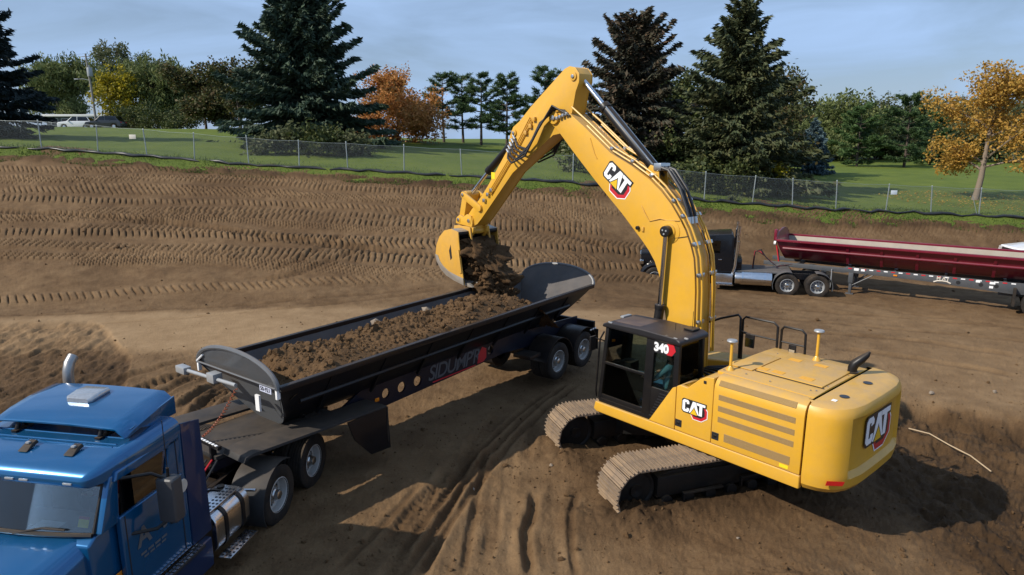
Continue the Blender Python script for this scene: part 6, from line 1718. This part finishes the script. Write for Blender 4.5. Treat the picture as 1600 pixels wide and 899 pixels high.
# ------------------------------------------------------------------ grey side dump trailer
trl = empty('side_dump_trailer', (-4.903*K, 11.496*K, GZT+0.02), 0.926, 'long side dump trailer with grey tub ends and black side, heaped with soil', 'trailer')
def tub_section(hw, zr, zb, bw, n=10):
    """open trough, outer profile from the near rail down and up to the far rail"""
    pts = []
    for k in range(2*n+1):
        t = -1 + k/n
        y = t*hw; 
        s = abs(t)
        z = zb + (zr-zb)*max(0.0, (s-bw)/(1-bw))**1.55 if s > bw else zb
        pts.append((y, z))
    return pts
TW, TZ, TBZ, TL = 1.29, 2.37, 1.28, 10.65
def tub(parent, L, hw, zr, zb, outm, inm, endm, slope=0.62):
    out_ = tub_section(hw, zr, zb, 0.22); inn_ = tub_section(hw-0.035, zr, zb+0.05, 0.20)
    def xs(z, L_, s_): return s_*(zr-z)/(zr-zb)
    for nm, pr, mt, dd in (('tub_shell', out_, outm, 0.0), ('tub_liner', inn_, inm, 0.0)):
        b = MB(); r0 = [(xs(z, L, slope), y, z) for y, z in pr]; r1 = [(L-xs(z, L, slope*1.9), y, z) for y, z in pr]
        mid = []
        rows = [r0]
        for q in range(1, 9): rows.append([(a[0]+(c_[0]-a[0])*q/9, a[1], a[2]) for a, c_ in zip(r0, r1)])
        rows.append(r1)
        b.loft(rows, False, False); b.build(nm, mt, parent, smooth=50, fixn=False)
    # end walls with arched tops
    for nm, x0, sgn_, sl in (('front_end', 0.0, 1, slope), ('rear_end', L, -1, slope*1.9)):
        arch_ = [(hw*math.cos(a), zr + 0.47*math.sin(a)**0.9) for a in [math.pi*q/20 for q in range(21)]]
        low = tub_section(hw, zr, zb, 0.22)
        poly = arch_ + low[1:-1]
        def pt(y, z, off): 
            xx = x0 + sgn_*max(0.0, (zr-z)/(zr-zb))*sl - sgn_*max(0, z-zr)*(0.0 if sgn_ > 0 else 0.55)
            return (xx+sgn_*off, y, z)
        n_ = len(poly)
        vs = [pt(y, z, 0.0) for y, z in poly] + [pt(y, z, 0.035) for y, z in poly]
        fs = [tuple(range(n_)), tuple(range(2*n_-1, n_-1, -1))] + [(i_, (i_+1) % n_, (i_+1) % n_+n_, i_+n_) for i_ in range(n_)]
        e_ = MB().add(vs, fs).build(nm, endm if sgn_ > 0 else inm, parent, 0, smooth=30)
        # rim flange around the arch
        MB().tube([pt(y, z, 0.0) for y, z in arch_], 0.045, 8).build('end_flange', endm, e_)
        if sgn_ > 0:
            MB().tube([pt(y*0.97, zr+0.02, -0.02) for y in (hw, -hw)], 0.02, 6).build('end_stiffener', endm, e_)
    for s in (1, -1):
        MB().bx(0.02, L-0.02, s*hw-0.06, s*hw+0.05, zr-0.05, zr+0.06).build('top_rail', outm, parent, 0.015)
tub(trl, TL, TW, TZ, TBZ, TBLK, TUBIN, GREY)
for s in (1, -1):
    MB().bx(0.05, TL-0.05, s*(TW+0.052)-0.003, s*(TW+0.052)+0.003, TZ-0.02, TZ+0.005).build('pin_stripe', REDD, trl)
# side lower stiffener rail and gussets
MB().tube([(0.6, -1.02, 1.92), (TL-0.9, -1.02, 1.92)], 0.05, 8).build('side_rail', TBLK, trl)
for x in np.linspace(1.2, 9.4, 7):
    MB().prism([(-1.27, TZ-0.06), (-1.05, 1.95), (-0.72, 1.42), (-0.68, 1.46), (-0.99, 2.0), (-1.2, TZ-0.06)], x-0.03, x+0.03, 'x').build('gusset', TBLK, trl)
# front gear: hydraulic boxes, hose, plate
fe = [c for c in trl.children if c.name.startswith('front_end')][0]
MB().tube([(-0.16, 1.55, 2.20), (-0.16, -0.25, 2.28)], 0.035, 10).build('tarp_shaft', LGREY, fe)
MB().bx(-0.24, -0.08, 1.42, 1.74, 2.13, 2.27).build('tarp_motor', LGREY, fe, 0.02)
MB().bx(-0.24, -0.05, 0.36, 0.60, 2.18, 2.36).build('drive_box', LGREY, fe, 0.02)
MB().bx(0.10, 0.14, -0.62, -0.50, 1.80, 2.10, Matrix.Translation((-0.06, 0, 0))).build('reflector_strip', WHT, fe)
MB().bx(-0.025, -0.012, -1.12, -0.78, 2.26, 2.37).build('number_plate', pmat('pale_plate', (0.55, 0.58, 0.72), 0.5, var=0.08), fe)
link('plate_lettering', text_mesh('50-921', 0.105, 0, 0.002, 0.001), BLKD, fe, frame_matrix((-0.028, -0.95, 2.315), (0, -1, 0), (0, 0, 1)))
for s in (1, -1): MB().bx(-0.03, 0.04, s*1.27-0.025, s*1.27+0.025, 2.20, 2.38).build('corner_reflector', WHT, fe, 0.005)
MB().tube([(-0.03, 1.28, 2.40), (-0.03, 1.05, 2.56)], 0.02, 6).build('corner_reflector', WHT, fe)
coil = []
for k in range(120):
    t = k/119; a = t*2*math.pi*20
    c0 = Vector((-0.16, -0.25, 2.2)).lerp(Vector((-0.75, 0.10, 1.35)), t) + Vector((0, 0, -0.12*math.sin(t*math.pi)))
    coil.append(tuple(c0 + Vector((0.03*math.cos(a), 0.03*math.sin(a), 0.0))))
MB().tube(coil, 0.009, 5).build('coiled_air_line', ORH, trl)
# main beams
beam = [(-0.9, 1.02), (-0.9, 1.18), (1.8, 1.24), (2.4, 1.50), (3.0, 1.60), (7.4, 1.60), (8.3, 1.45), (10.9, 1.30), (10.9, 0.98), (8.2, 0.98), (7.2, 1.06), (6.1, 1.02), (3.0, 0.94), (2.3, 1.02), (1.8, 1.08)]
BN = -0.62
def holed_beam(y0, y1):
    bm = bmesh.new()
    # outer outline plus circular holes filled by triangulation
    holes = [(3.05, 1.22, 0.11), (3.52, 1.22, 0.12), (4.02, 1.22, 0.125), (6.66, 1.28, 0.12)]
    loops = [beam] + [[(cx+r_*math.cos(-2*math.pi*q/18), cz+r_*math.sin(-2*math.pi*q/18)) for q in range(18)] for cx, cz, r_ in holes]
    edges = []
    allv = []
    for lp in loops:
        vs = [bm.verts.new((x, y0, z)) for x, z in lp]
        allv.append(vs)
        for i_ in range(len(vs)): edges.append(bm.edges.new((vs[i_], vs[(i_+1) % len(vs)])))
    bmesh.ops.triangle_fill(bm, use_beauty=True, use_dissolve=False, edges=edges)
    fs = list(bm.faces)
    ret = bmesh.ops.extrude_face_region(bm, geom=fs)
    bmesh.ops.translate(bm, vec=(0, y1-y0, 0), verts=[g for g in ret['geom'] if isinstance(g, bmesh.types.BMVert)])
    bmesh.ops.recalc_face_normals(bm, faces=bm.faces)
    me_ = bpy.data.meshes.new('main_beam'); bm.to_mesh(me_); bm.free()
    return me_
NAVY = pmat('dark_navy_frame', (0.006, 0.008, 0.018), 0.35, var=0.2, dustall=0.03, coat=0.1, spec=0.3)
bmN = link('main_beam', holed_beam(BN, BN+0.05), NAVY, trl)
link('main_beam', holed_beam(0.57, 0.62), NAVY, trl)
MB().bx(-0.6, 10.8, BN-0.06, BN+0.08, 1.60, 1.63, None).build('beam_flange', NAVY, trl) if False else None
for x in (2.6, 4.6, 6.2, 7.9, 9.6):
    MB().bx(x-0.05, x+0.05, -0.58, 0.58, 1.06, 1.24).build('cross_member', TBLK, trl)
tape = []
for k in range(14):
    MB().bx(2.9+0.33*k, 3.08+0.33*k, BN-0.006, BN-0.002, 1.50, 1.54).build('reflective_tape', WHT if k % 2 else REDD, bmN)
GRYL = pmat('grey_lettering', (0.085, 0.09, 0.10), 0.5)
lt = link('trailer_lettering', text_mesh("SIDUMP'R", 0.50, 0.25, 0.004, 0.002, 0.86), GRYL, trl, frame_matrix((5.28, BN-0.004, 1.26), (1, 0, 0), (0, 0, 1)))
MB().bx(4.5, 6.05, BN-0.006, BN-0.003, 1.03, 1.06).build('lettering_underline', REDD, trl)
MB().prism([(6.12, 1.06), (6.18, 1.30), (6.32, 1.46), (6.48, 1.38), (6.48, 1.14), (6.36, 1.06)], BN-0.006, BN-0.003).build('red_emblem', REDD, trl)
MB().bx(2.72, 2.84, BN-0.02, BN, 1.12, 1.2).build('amber_lamp', AMB, trl, 0.01)
# decks over the tractor wheels, with hanging skirt
for s in (-1, 1):
    y0, y1 = (s*1.30, s*0.66) if s < 0 else (0.66, 1.30)
    MB().prism([(-0.75, 1.30), (-0.70, 1.39), (-0.55, 1.42), (2.45, 1.30), (2.45, 1.26), (-0.6, 1.36)], y0, y1).build('deck_fender', DKPL, trl, 0.012)
    MB().prism([(1.45, 1.27), (2.48, 1.27), (2.52, 0.36), (2.0, 0.40), (1.6, 0.85)], s*1.29, s*1.26).build('mud_skirt', TBLK, trl, 0.006)
    MB().bx(2.44, 2.48, min(y0, y1), max(y0, y1), 0.5, 1.27).build('mud_flap', RUB, trl, 0.006)
MB().prism([(-0.85, 1.19), (-0.85, 1.27), (1.6, 1.30), (1.6, 1.2)], -0.62, 0.62).build('upper_coupler', DKPL, trl, 0.01)
for y in (-0.5, 0.5): MB().bx(-0.88, -0.78, y-0.03, y+0.03, 0.95, 1.45).build('headboard_post', TBLK, trl)
MB().bx(-0.88, -0.80, -0.75, 0.75, 1.43, 1.50).build('headboard', TBLK, trl, 0.01)
for k in range(7): MB().bx(-0.89, -0.85, -0.72+0.09*k, -0.66+0.09*k, 1.502, 1.51).build('label_strip', WHT, trl)
MB().tube([(1.0, -0.5, 1.35), (1.35, -0.1, 1.62), (1.5, 0.4, 1.45)], 0.05, 8).build('tilt_cylinder', BLK, trl)
# bogie
for k, x in enumerate((8.86, 10.22)):
    MB().cyl((x, -0.95, 0.53), (x, 0.95, 0.53), 0.08, 12).build('axle', TBLK, trl)
    for y in (-1.16, 1.16): wheel(trl, x, y, 0.53)
    for s in (-1, 1):
        fender(trl, x, 0.53, 0.68, s*1.34 if s < 0 else 0.66, -0.66 if s < 0 else 1.34, R(10), R(170), TBLK, 'wheel_fender')
MB().bx(8.2, 10.9, -0.56, 0.56, 0.75, 0.98).build('suspension_frame', TBLK, trl, 0.02)
MB().bx(7.6, 8.1, -1.2, -0.64, 0.86, 0.96).build('side_step', TBLK, trl, 0.01)
MB().bx(10.9, 11.0, -1.2, 1.2, 1.0, 1.22).build('rear_bumper', TBLK, trl, 0.02)
for y in (-1.0, -0.8, 0.8, 1.0): MB().bx(11.0, 11.03, y-0.07, y+0.07, 1.06, 1.16).build('tail_lamp', REFR, trl, 0.01)
for y in (-1.0, 1.0): MB().bx(11.0, 11.02, y-0.3, y+0.3, 0.35, 0.98).build('mud_flap', RUB, trl, 0.005)
for k in range(3): MB().bx(10.45+0.13*k, 10.53+0.13*k, -1.352, -1.342, 1.06, 1.10).build('reflective_tape', WHT, trl)

# the load
NX, NY = 420, 120
lx = np.linspace(0.35, 9.0, NX); lyy = np.linspace(-1, 1, NY)
LX, LY = np.meshgrid(lx, lyy, indexing='ij')
hwid = np.interp(LX, [0.35, 0.9, 9.0], [1.12, 1.25, 1.25])
prof = np.interp(LX, [0.35, 0.8, 1.5, 2.4, 3.4, 4.6, 5.6, 6.6, 7.4, 8.2, 9.0], [2.0, 2.38, 2.56, 2.44, 2.50, 2.50, 2.58, 2.60, 2.50, 2.05, 1.42])
yy_ = LY*hwid
cross = 1 - 0.60*np.clip(LY-0.05, 0, 1)**1.3 - 0.03*np.clip(-LY-0.5, 0, 1)
LZ = 1.35 + (prof-1.35)*cross + 0.20*fbm(LX*1.1, yy_*1.1, 4, 71) + 0.09*np.abs(fbm(LX*4, yy_*4, 3, 72)) + 0.05*np.abs(fbm(LX*9, yy_*9, 3, 73)) + 0.03*fbm(LX*20, yy_*20, 2, 74)
LZ = np.minimum(LZ, 3.0)
LZ += sstep(-0.35, -0.8, LY)*np.clip(2.42-LZ, 0, 1)*sstep(0.9, 1.6, LX)*sstep(8.0, 7.4, LX)
LZ = np.minimum(LZ, 2.37 + 0.55*(1+LY)*1.25)
ix = np.arange(LX.size).reshape(LX.shape)
Q = np.stack([ix[:-1, :-1].ravel(), ix[1:, :-1].ravel(), ix[1:, 1:].ravel(), ix[:-1, 1:].ravel()], 1)
load = link('soil_load', fast_mesh('soil_load', np.stack([LX.ravel(), yy_.ravel(), LZ.ravel()], 1), Q, True), SOIL)
load.location = trl.location; load.rotation_euler = trl.rotation_euler
tag(load, 'heap of lumpy brown soil filling the trailer tub', 'soil', kind='stuff')
n = 3600
px_ = nr.uniform(0.6, 8.8, n); py_ = nr.uniform(-0.98, 0.98, n)
ii = np.clip(((px_-0.35)/8.65*(NX-1)).round().astype(int), 0, NX-1); jj = np.clip(((py_+1)/2*(NY-1)).round().astype(int), 0, NY-1)
S = np.clip(0.016*np.exp(nr.normal(0, 0.75, n)), 0.008, 0.10)
P = np.stack([px_, yy_[ii, jj], LZ[ii, jj]+S*0.25], 1)
o = rock_cloud('load_clods', P, S, SOIL, 9); o.location = trl.location; o.rotation_euler = trl.rotation_euler
tag(o, 'clods of brown soil lying on the heap in the trailer', 'soil', kind='stuff')
for k, (x, j_, s_) in enumerate(((3.6, 0.2, 0.12), (5.4, 0.3, 0.13))):
    i_ = int((x-0.35)/8.65*(NX-1)); jn = int((j_+1)/2*(NY-1))
    Mx = trl.matrix_basis
    o = rock_cloud('stone', np.array([[0, 0, 0.]]), np.array([s_]), MATS['pale_stone_0'], 30+k)
    o.location = Matrix.Translation(trl.location) @ Matrix.Rotation(0.926, 4, 'Z') @ Vector((x, float(yy_[i_, jn]), float(LZ[i_, jn])+s_*0.3))
    tag(o, ('pale stone on the soil heap above the round beam holes', 'pale stone on the soil heap above the trailer lettering')[k], 'stone', 'pale stones')

# ------------------------------------------------------------------ black tractor and red trailer behind
RT0 = (13.25, 32.5); RTH = -0.28
rtz = -0.84
rtr = empty('black_semi_tractor', (RT0[0], RT0[1], rtz), RTH, 'black semi tractor with chrome stacks, coupled to the maroon trailer', 'truck')
for y in (-0.43, 0.43): MB().bx(-6.95, 1.9, y-0.045, y+0.045, 0.70, 0.98).build('frame_rail', BCAB, rtr)
for x in (0.0, 1.32):
    MB().cyl((x, -0.95, 0.53), (x, 0.95, 0.53), 0.09, 10).build('axle', TBLK, rtr)
    for y in (-1.16, 1.16): wheel(rtr, x, y, 0.53, LGREY)
for y in (-1.05, 1.05): wheel(rtr, -6.1, y, 0.53, LGREY, False)
for y0, y1 in ((-1.34, -0.70), (0.70, 1.34)):
    fender(rtr, 0.0, 0.53, 0.66, y0, y1, R(75), R(200), FRM, 'half_fender'); fender(rtr, 1.32, 0.53, 0.66, y0, y1, R(-15), R(100), FRM, 'half_fender')
MB().prism([(-2.6, 1.0), (-2.6, 1.06), (-0.4, 1.06), (0.2, 1.12), (0.2, 1.0)], -0.95, 0.95).build('deck_plate', FRM, rtr, 0.01)
cb = MB()
cb.prism([(-4.3, 0.95), (-4.3, 1.95), (-4.05, 2.72), (-2.58, 2.84), (-2.46, 2.66), (-2.46, 0.95)], -1.02, 1.02)
cb.build('cab', BCAB, rtr, 0.07, 3)
MB().prism([(-4.38, 2.52), (-4.12, 2.66), (-4.06, 2.60), (-4.3, 2.48)], -0.98, 0.98).build('sun_visor', ALU, rtr, 0.01)
for y in (-1.026, 1.026):
    MB().prism([(-4.0, 1.9), (-3.88, 2.45), (-3.1, 2.48), (-3.1, 1.9)], y-0.006, y+0.006).build('door_window', CGL, rtr)
    MB().bx(-3.15, -3.0, y-0.02, y+0.02, 1.55, 1.6).build('door_handle', CHR, rtr, 0.006)
tpane('windshield', [(-4.32, -0.9, 1.98), (-4.32, 0.9, 1.98), (-4.10, 0.9, 2.55), (-4.10, -0.9, 2.55)], CGL, rtr)
loft_x([(-4.28, rounded_section(0.92, 1.0, 1.98, 0.16)), (-5.5, rounded_section(0.86, 0.98, 1.92, 0.18)), (-6.85, rounded_section(0.74, 0.98, 1.84, 0.2))], 'hood', BCAB, rtr)
for y in (-0.98, 0.98):
    MB().tube([(-6.1+0.66*math.cos(a), y, 0.55+0.62*math.sin(a)) for a in [math.pi*q/10 for q in range(11)]], 0.15, 8).build('front_fender', BCAB, rtr)
gr = MB().bx(-6.92, -6.85, -0.5, 0.5, 0.85, 1.78).build('grille', CHR, rtr, 0.03)
for k in range(9): MB().bx(-6.935, -6.92, -0.44+0.1*k, -0.40+0.1*k, 0.9, 1.72).build('grille_bar', BLK, gr)
MB().bx(-7.12, -6.95, -1.15, 1.15, 0.38, 0.78).build('bumper', CHR, rtr, 0.05)
for y in (-0.78, 0.78): MB().bx(-6.9, -6.7, y-0.14, y+0.14, 1.15, 1.38).build('headlight', CHR, rtr, 0.04)
for y in (-0.98, 0.98):
    st_ = MB().tube([(-2.45, y, 0.85), (-2.45, y, 1.0), (-2.38, y, 1.25), (-2.28, y, 3.2)], 0.075, 14).build('exhaust_stack', CHR, rtr)
    MB().tube([(-2.33, y, 1.9), (-2.29, y, 2.5)], 0.10, 14).build('heat_shield', CHR, st_)
    tn = MB().cyl((-2.35, y*1.0, 0.72), (-0.68, y, 0.72), 0.32, 26).build('fuel_tank', ALU, rtr, 0.02)
    for x in (-2.0, -1.0): MB().cyl((x-0.03, y, 0.72), (x+0.03, y, 0.72), 0.328, 26).build('tank_strap', CHR, tn)
    MB().bx(-3.3, -2.45, y-0.25, y+0.25, 0.45, 0.95).build('tool_box', ALU, rtr, 0.03)
    MB().bx(-3.35, -2.42, y*1.28-0.12, y*1.28+0.12, 0.40, 0.44).build('step', ALU, rtr)
MB().bx(-2.6, -2.05, -0.85, 0.85, 1.06, 1.62).build('headache_rack', BCAB, rtr, 0.05)
for k in range(4):
    MB().tube([(-1.5, -0.3+0.18*k, 1.08), (-1.45, -0.3+0.18*k, 1.9), (-1.2, -0.2+0.15*k, 2.05-0.08*k), (-0.9, -0.2+0.12*k, 1.6), (-0.4, 0, 1.2), (0.3, 0, 1.35)], 0.02, 6).build('air_line', (HOSE, HOSE, REDD, HOSE)[k], rtr)

RS = np.array(at_depth(1222, 376, 33.4)); 
red = empty('maroon_side_dump_trailer', (13.75, 34.45, rtz-0.05), -0.60, 'empty maroon side dump trailer with a pale worn tub inside', 'trailer')
tub(red, 12.3, 1.25, 2.42, 1.40, MAR, TUBW, MAR, 0.30)
MB().tube([(0.3, -1.03, 2.02), (11.9, -1.03, 2.02)], 0.06, 8).build('side_rail', MAR, red)
for x in np.linspace(0.35, 11.8, 9):
    if 2.5 < x: MB().prism([(-1.24, 2.37), (-1.06, 2.04), (-0.62, 1.45), (-0.55, 1.5), (-0.98, 2.1), (-1.18, 2.38)], x-0.06, x+0.06, 'x').build('gusset', MAR, red)
MB().bx(-0.12, 0.02, -1.25, -0.95, 2.40, 2.95).build('front_corner', MAR, red, 0.04)
MB().cyl((-0.16, -0.6, 2.5), (-0.02, -0.6, 2.5), 0.2, 16).build('tarp_reel', LGREY, red)
MB().cyl((-0.2, -0.75, 2.2), (-0.1, -0.75, 2.2), 0.10, 12).build('lamp', WHT, red)
for k in range(3): MB().tube([(0.1, -0.8+0.1*k, 1.3), (0.0, -0.8+0.1*k, 1.8), (-0.08, -0.75, 2.1)], 0.03, 6).build('hydraulic_line', (REDD, HOSE, LGREY)[k], red)
rbeam = [(-0.6, 1.10), (-0.6, 1.30), (3.1, 1.30), (3.2, 1.36), (12.4, 1.36), (12.4, 0.95), (9.6, 0.86), (6.6, 1.04), (3.3, 1.10), (3.1, 1.06)]
for y in (-0.9, 0.86):
    rb_ = MB().prism(rbeam, y, y+0.05).build('main_beam', FRM, red, 0.006)
    if y < 0:
        for k in range(22): MB().bx(3.3+0.30*k, 3.46+0.30*k, y-0.006, y-0.002, 1.28, 1.33).build('reflective_tape', WHT if k % 2 else REDD, rb_)
        for (x, z, w_, h_) in ((3.55, 1.22, 0.2, 0.12), (3.85, 1.22, 0.16, 0.1), (8.35, 1.22, 0.16, 0.1), (8.85, 1.2, 0.2, 0.1), (8.85, 1.02, 0.14, 0.1)):
            MB().bx(x, x+w_, y-0.007, y-0.002, z, z+h_).build('decal', WHT, rb_)
        MB().bx(5.2, 5.36, y-0.03, y, 1.14, 1.21).build('amber_lamp', AMB, rb_, 0.01)
        for x in (7.72, 8.55, 9.1): MB().cyl((x, y-0.003, 1.13), (x, y+0.0, 1.13), 0.085, 16).build('beam_hole', BLKD, rb_)
        link('beam_lettering', text_mesh('M A J', 0.20, 0, 0.006, 0.002), CREAM, red, frame_matrix((7.12, y-0.006, 1.24), (1, 0, 0), (0, 0, 1)))
        MB().tube([(6.8, y-0.004, 1.06), (6.95, y-0.004, 1.12), (7.12, y-0.004, 1.135), (7.3, y-0.004, 1.12), (7.45, y-0.004, 1.05)], 0.035, 6).build('lettering_scroll', CREAM, red)
for x in (1.0, 3.2, 5.2, 7.2, 9.4, 11.5): MB().bx(x-0.05, x+0.05, -0.86, 0.86, 1.08, 1.30).build('cross_member', FRM, red)
for y in (-0.86, 0.86):
    lg = MB().bx(3.35, 3.55, y-0.1, y+0.1, 0.62, 1.10).bx(3.39, 3.51, y-0.06, y+0.06, 0.10, 0.62).bx(3.28, 3.62, y-0.14, y+0.14, 0.06, 0.11).build('landing_leg', FRM, red, 0.01)
    MB().tube([(3.45, y, 0.45), (4.4, y, 1.08)], 0.03, 6).build('leg_brace', FRM, lg); MB().tube([(3.45, y, 0.3), (4.1, y*0.2, 1.08)], 0.03, 6).build('leg_brace', FRM, lg)
MB().tube([(2.6, -0.95, 1.2), (2.62, -0.98, 0.25)], 0.025, 6).build('crank_handle', LGREY, red)
for x in (10.55, 11.9):
    MB().cyl((x, -0.95, 0.53), (x, 0.95, 0.53), 0.08, 10).build('axle', FRM, red)
    for y in (-1.16, 1.16): wheel(red, x, y, 0.53, ALU)
MB().bx(9.2, 12.0, -0.5, 0.5, 0.7, 0.92).build('suspension_frame', FRM, red)
MB().bx(9.7, 9.8, -1.25, -0.6, 0.4, 1.15).build('mud_flap', RUB, red)
# ------------------------------------------------------------------ people (seated)
def seated_person(name, M, label, shirt, pants, skin, hair, hands):
    """one continuous body from a skin-modifier skeleton; x forward, hip at origin. hands: two wrist targets"""
    V = [(0, 0, 0.0), (0.0, 0, 0.18), (-0.03, 0, 0.38), (-0.03, 0, 0.50), (-0.01, 0, 0.58), (0.01, 0, 0.66), (0.02, 0, 0.76)]
    Rr = [0.15, 0.14, 0.15, 0.12, 0.055, 0.085, 0.075]
    E = [(i, i+1) for i in range(6)]
    def add(p, r, a): V.append(p); Rr.append(r); E.append((a, len(V)-1)); return len(V)-1
    for s, hd in ((1, hands[0]), (-1, hands[1])):
        sh = add((-0.03, s*0.19, 0.47), 0.07, 3)
        hd = Vector(hd); shv = Vector((-0.03, s*0.19, 0.47)); elb = (shv+hd)/2 + Vector((-0.02, s*0.09, -0.12))
        e = add(tuple(elb), 0.048, sh); w = add(tuple(hd), 0.033, e)
        d = (hd-elb).normalized(); pal = hd+d*0.07
        p_ = add(tuple(pal), 0.036, w)
        for k in range(4):
            off = Vector((0, (k-1.5)*0.021, 0)); k1 = add(tuple(pal+d*0.04+off), 0.011, p_); k2 = add(tuple(pal+d*(0.062+0.006*(1.5-abs(k-1.5)))+off+Vector((0, 0, -0.02))), 0.009, k1)
        add(tuple(pal+d*0.01+Vector((0, -s*0.05, 0.015))), 0.011, p_)
        h = add((0.05, s*0.10, -0.02), 0.10, 0); kn = add((0.45, s*0.14, 0.02), 0.072, h); an = add((0.50, s*0.14, -0.36), 0.045, kn); add((0.64, s*0.14, -0.40), 0.04, an)
    me = bpy.data.meshes.new(name); me.from_pydata(V, E, [])
    o = bpy.data.objects.new(name, me); col.objects.link(o)
    sk = o.modifiers.new('skin', 'SKIN')
    for i, r in enumerate(Rr): me.skin_vertices[0].data[i].radius = (r, r)
    me.skin_vertices[0].data[0].use_root = True
    sb = o.modifiers.new('sub', 'SUBSURF'); sb.levels = 1; sb.render_levels = 1
    dg = bpy.context.evaluated_depsgraph_get()
    me2 = bpy.data.meshes.new_from_object(o.evaluated_get(dg))
    bpy.data.objects.remove(o)
    for m in (shirt, pants, skin, hair): me2.materials.append(m)
    for p in me2.polygons:
        c = p.center; p.use_smooth = True
        i = 0
        if c.z < 0.07 and (c.x > 0.02 or c.z < 0.02): i = 1
        if c.z > 0.545 and abs(c.y) < 0.12: i = 2
        if c.z > 0.545 and abs(c.y) < 0.12 and (c.z > 0.76 or (c.x < -0.02 and c.z > 0.66)): i = 3
        for hd in hands:
            if (Vector(hd)-c).length < 0.13: i = 2
        p.material_index = i
    o = bpy.data.objects.new(name, me2); col.objects.link(o)
    o.matrix_world = M
    tag(o, label, 'person')
    # face details
    for s in (1, -1):
        MB().lathe([(0.0, -0.012), (0.012, 0), (0.0, 0.012)], 10, 'x', Matrix.Translation((0.088, s*0.032, 0.70))).build('eye', BLKD, o)
        MB().prism([(-0.005, 0.665), (0.03, 0.66), (0.03, 0.72), (0.0, 0.73)], s*0.08, s*0.095).build('ear', skin, o, 0.006)
    MB().loft([[(0.085, -0.012, 0.70), (0.085, 0.012, 0.70), (0.085, 0.016, 0.665), (0.085, -0.016, 0.665)], [(0.11, -0.008, 0.675), (0.11, 0.008, 0.675), (0.115, 0.010, 0.668), (0.115, -0.010, 0.668)]]).build('nose', skin, o, 0.003)
    MB().bx(0.084, 0.094, -0.022, 0.022, 0.632, 0.640).build('mouth', REDD, o, 0.002)
    return o
SKIN = pmat('skin', (0.45, 0.24, 0.16), 0.55, var=0.08, scale=20)
exM = Matrix.Translation(EX) @ Matrix.Rotation(EXH, 4, 'Z')
op = seated_person('person', exM @ Matrix.Translation((0.18, 0.99, 1.90)), 'person in a pale blue shirt and jeans seated at the controls of the excavator', pmat('pale_blue_shirt', (0.20, 0.42, 0.50), 0.8, var=0.15), pmat('blue_jeans', (0.03, 0.12, 0.24), 0.85, var=0.2), SKIN, pmat('dark_hair', (0.03, 0.02, 0.015), 0.7), [(0.40, 0.28, 0.20), (0.40, -0.28, 0.20)])
vest = MB()
MB().lathe([(0.0, 0.86), (0.07, 0.85), (0.108, 0.80), (0.115, 0.74), (0.12, 0.735), (0.112, 0.73)], 20, 'z', Matrix.Translation((0.02, 0, 0))).build('cap', WHT, op)
tM = Matrix.Translation(trc.location) @ Matrix.Rotation(1.39, 4, 'Z')
dr = seated_person('person', tM @ Matrix.Translation((-2.66, -0.52, 1.62)) @ Matrix.Rotation(math.pi, 4, 'Z'), 'person in a red shirt seated at the steering wheel of the blue tractor', pmat('red_shirt', (0.28, 0.03, 0.02), 0.8, var=0.15), pmat('dark_trousers', (0.03, 0.03, 0.04), 0.85), SKIN, MATS['dark_hair'], [(0.36, 0.16, 0.48), (0.36, -0.16, 0.48)])
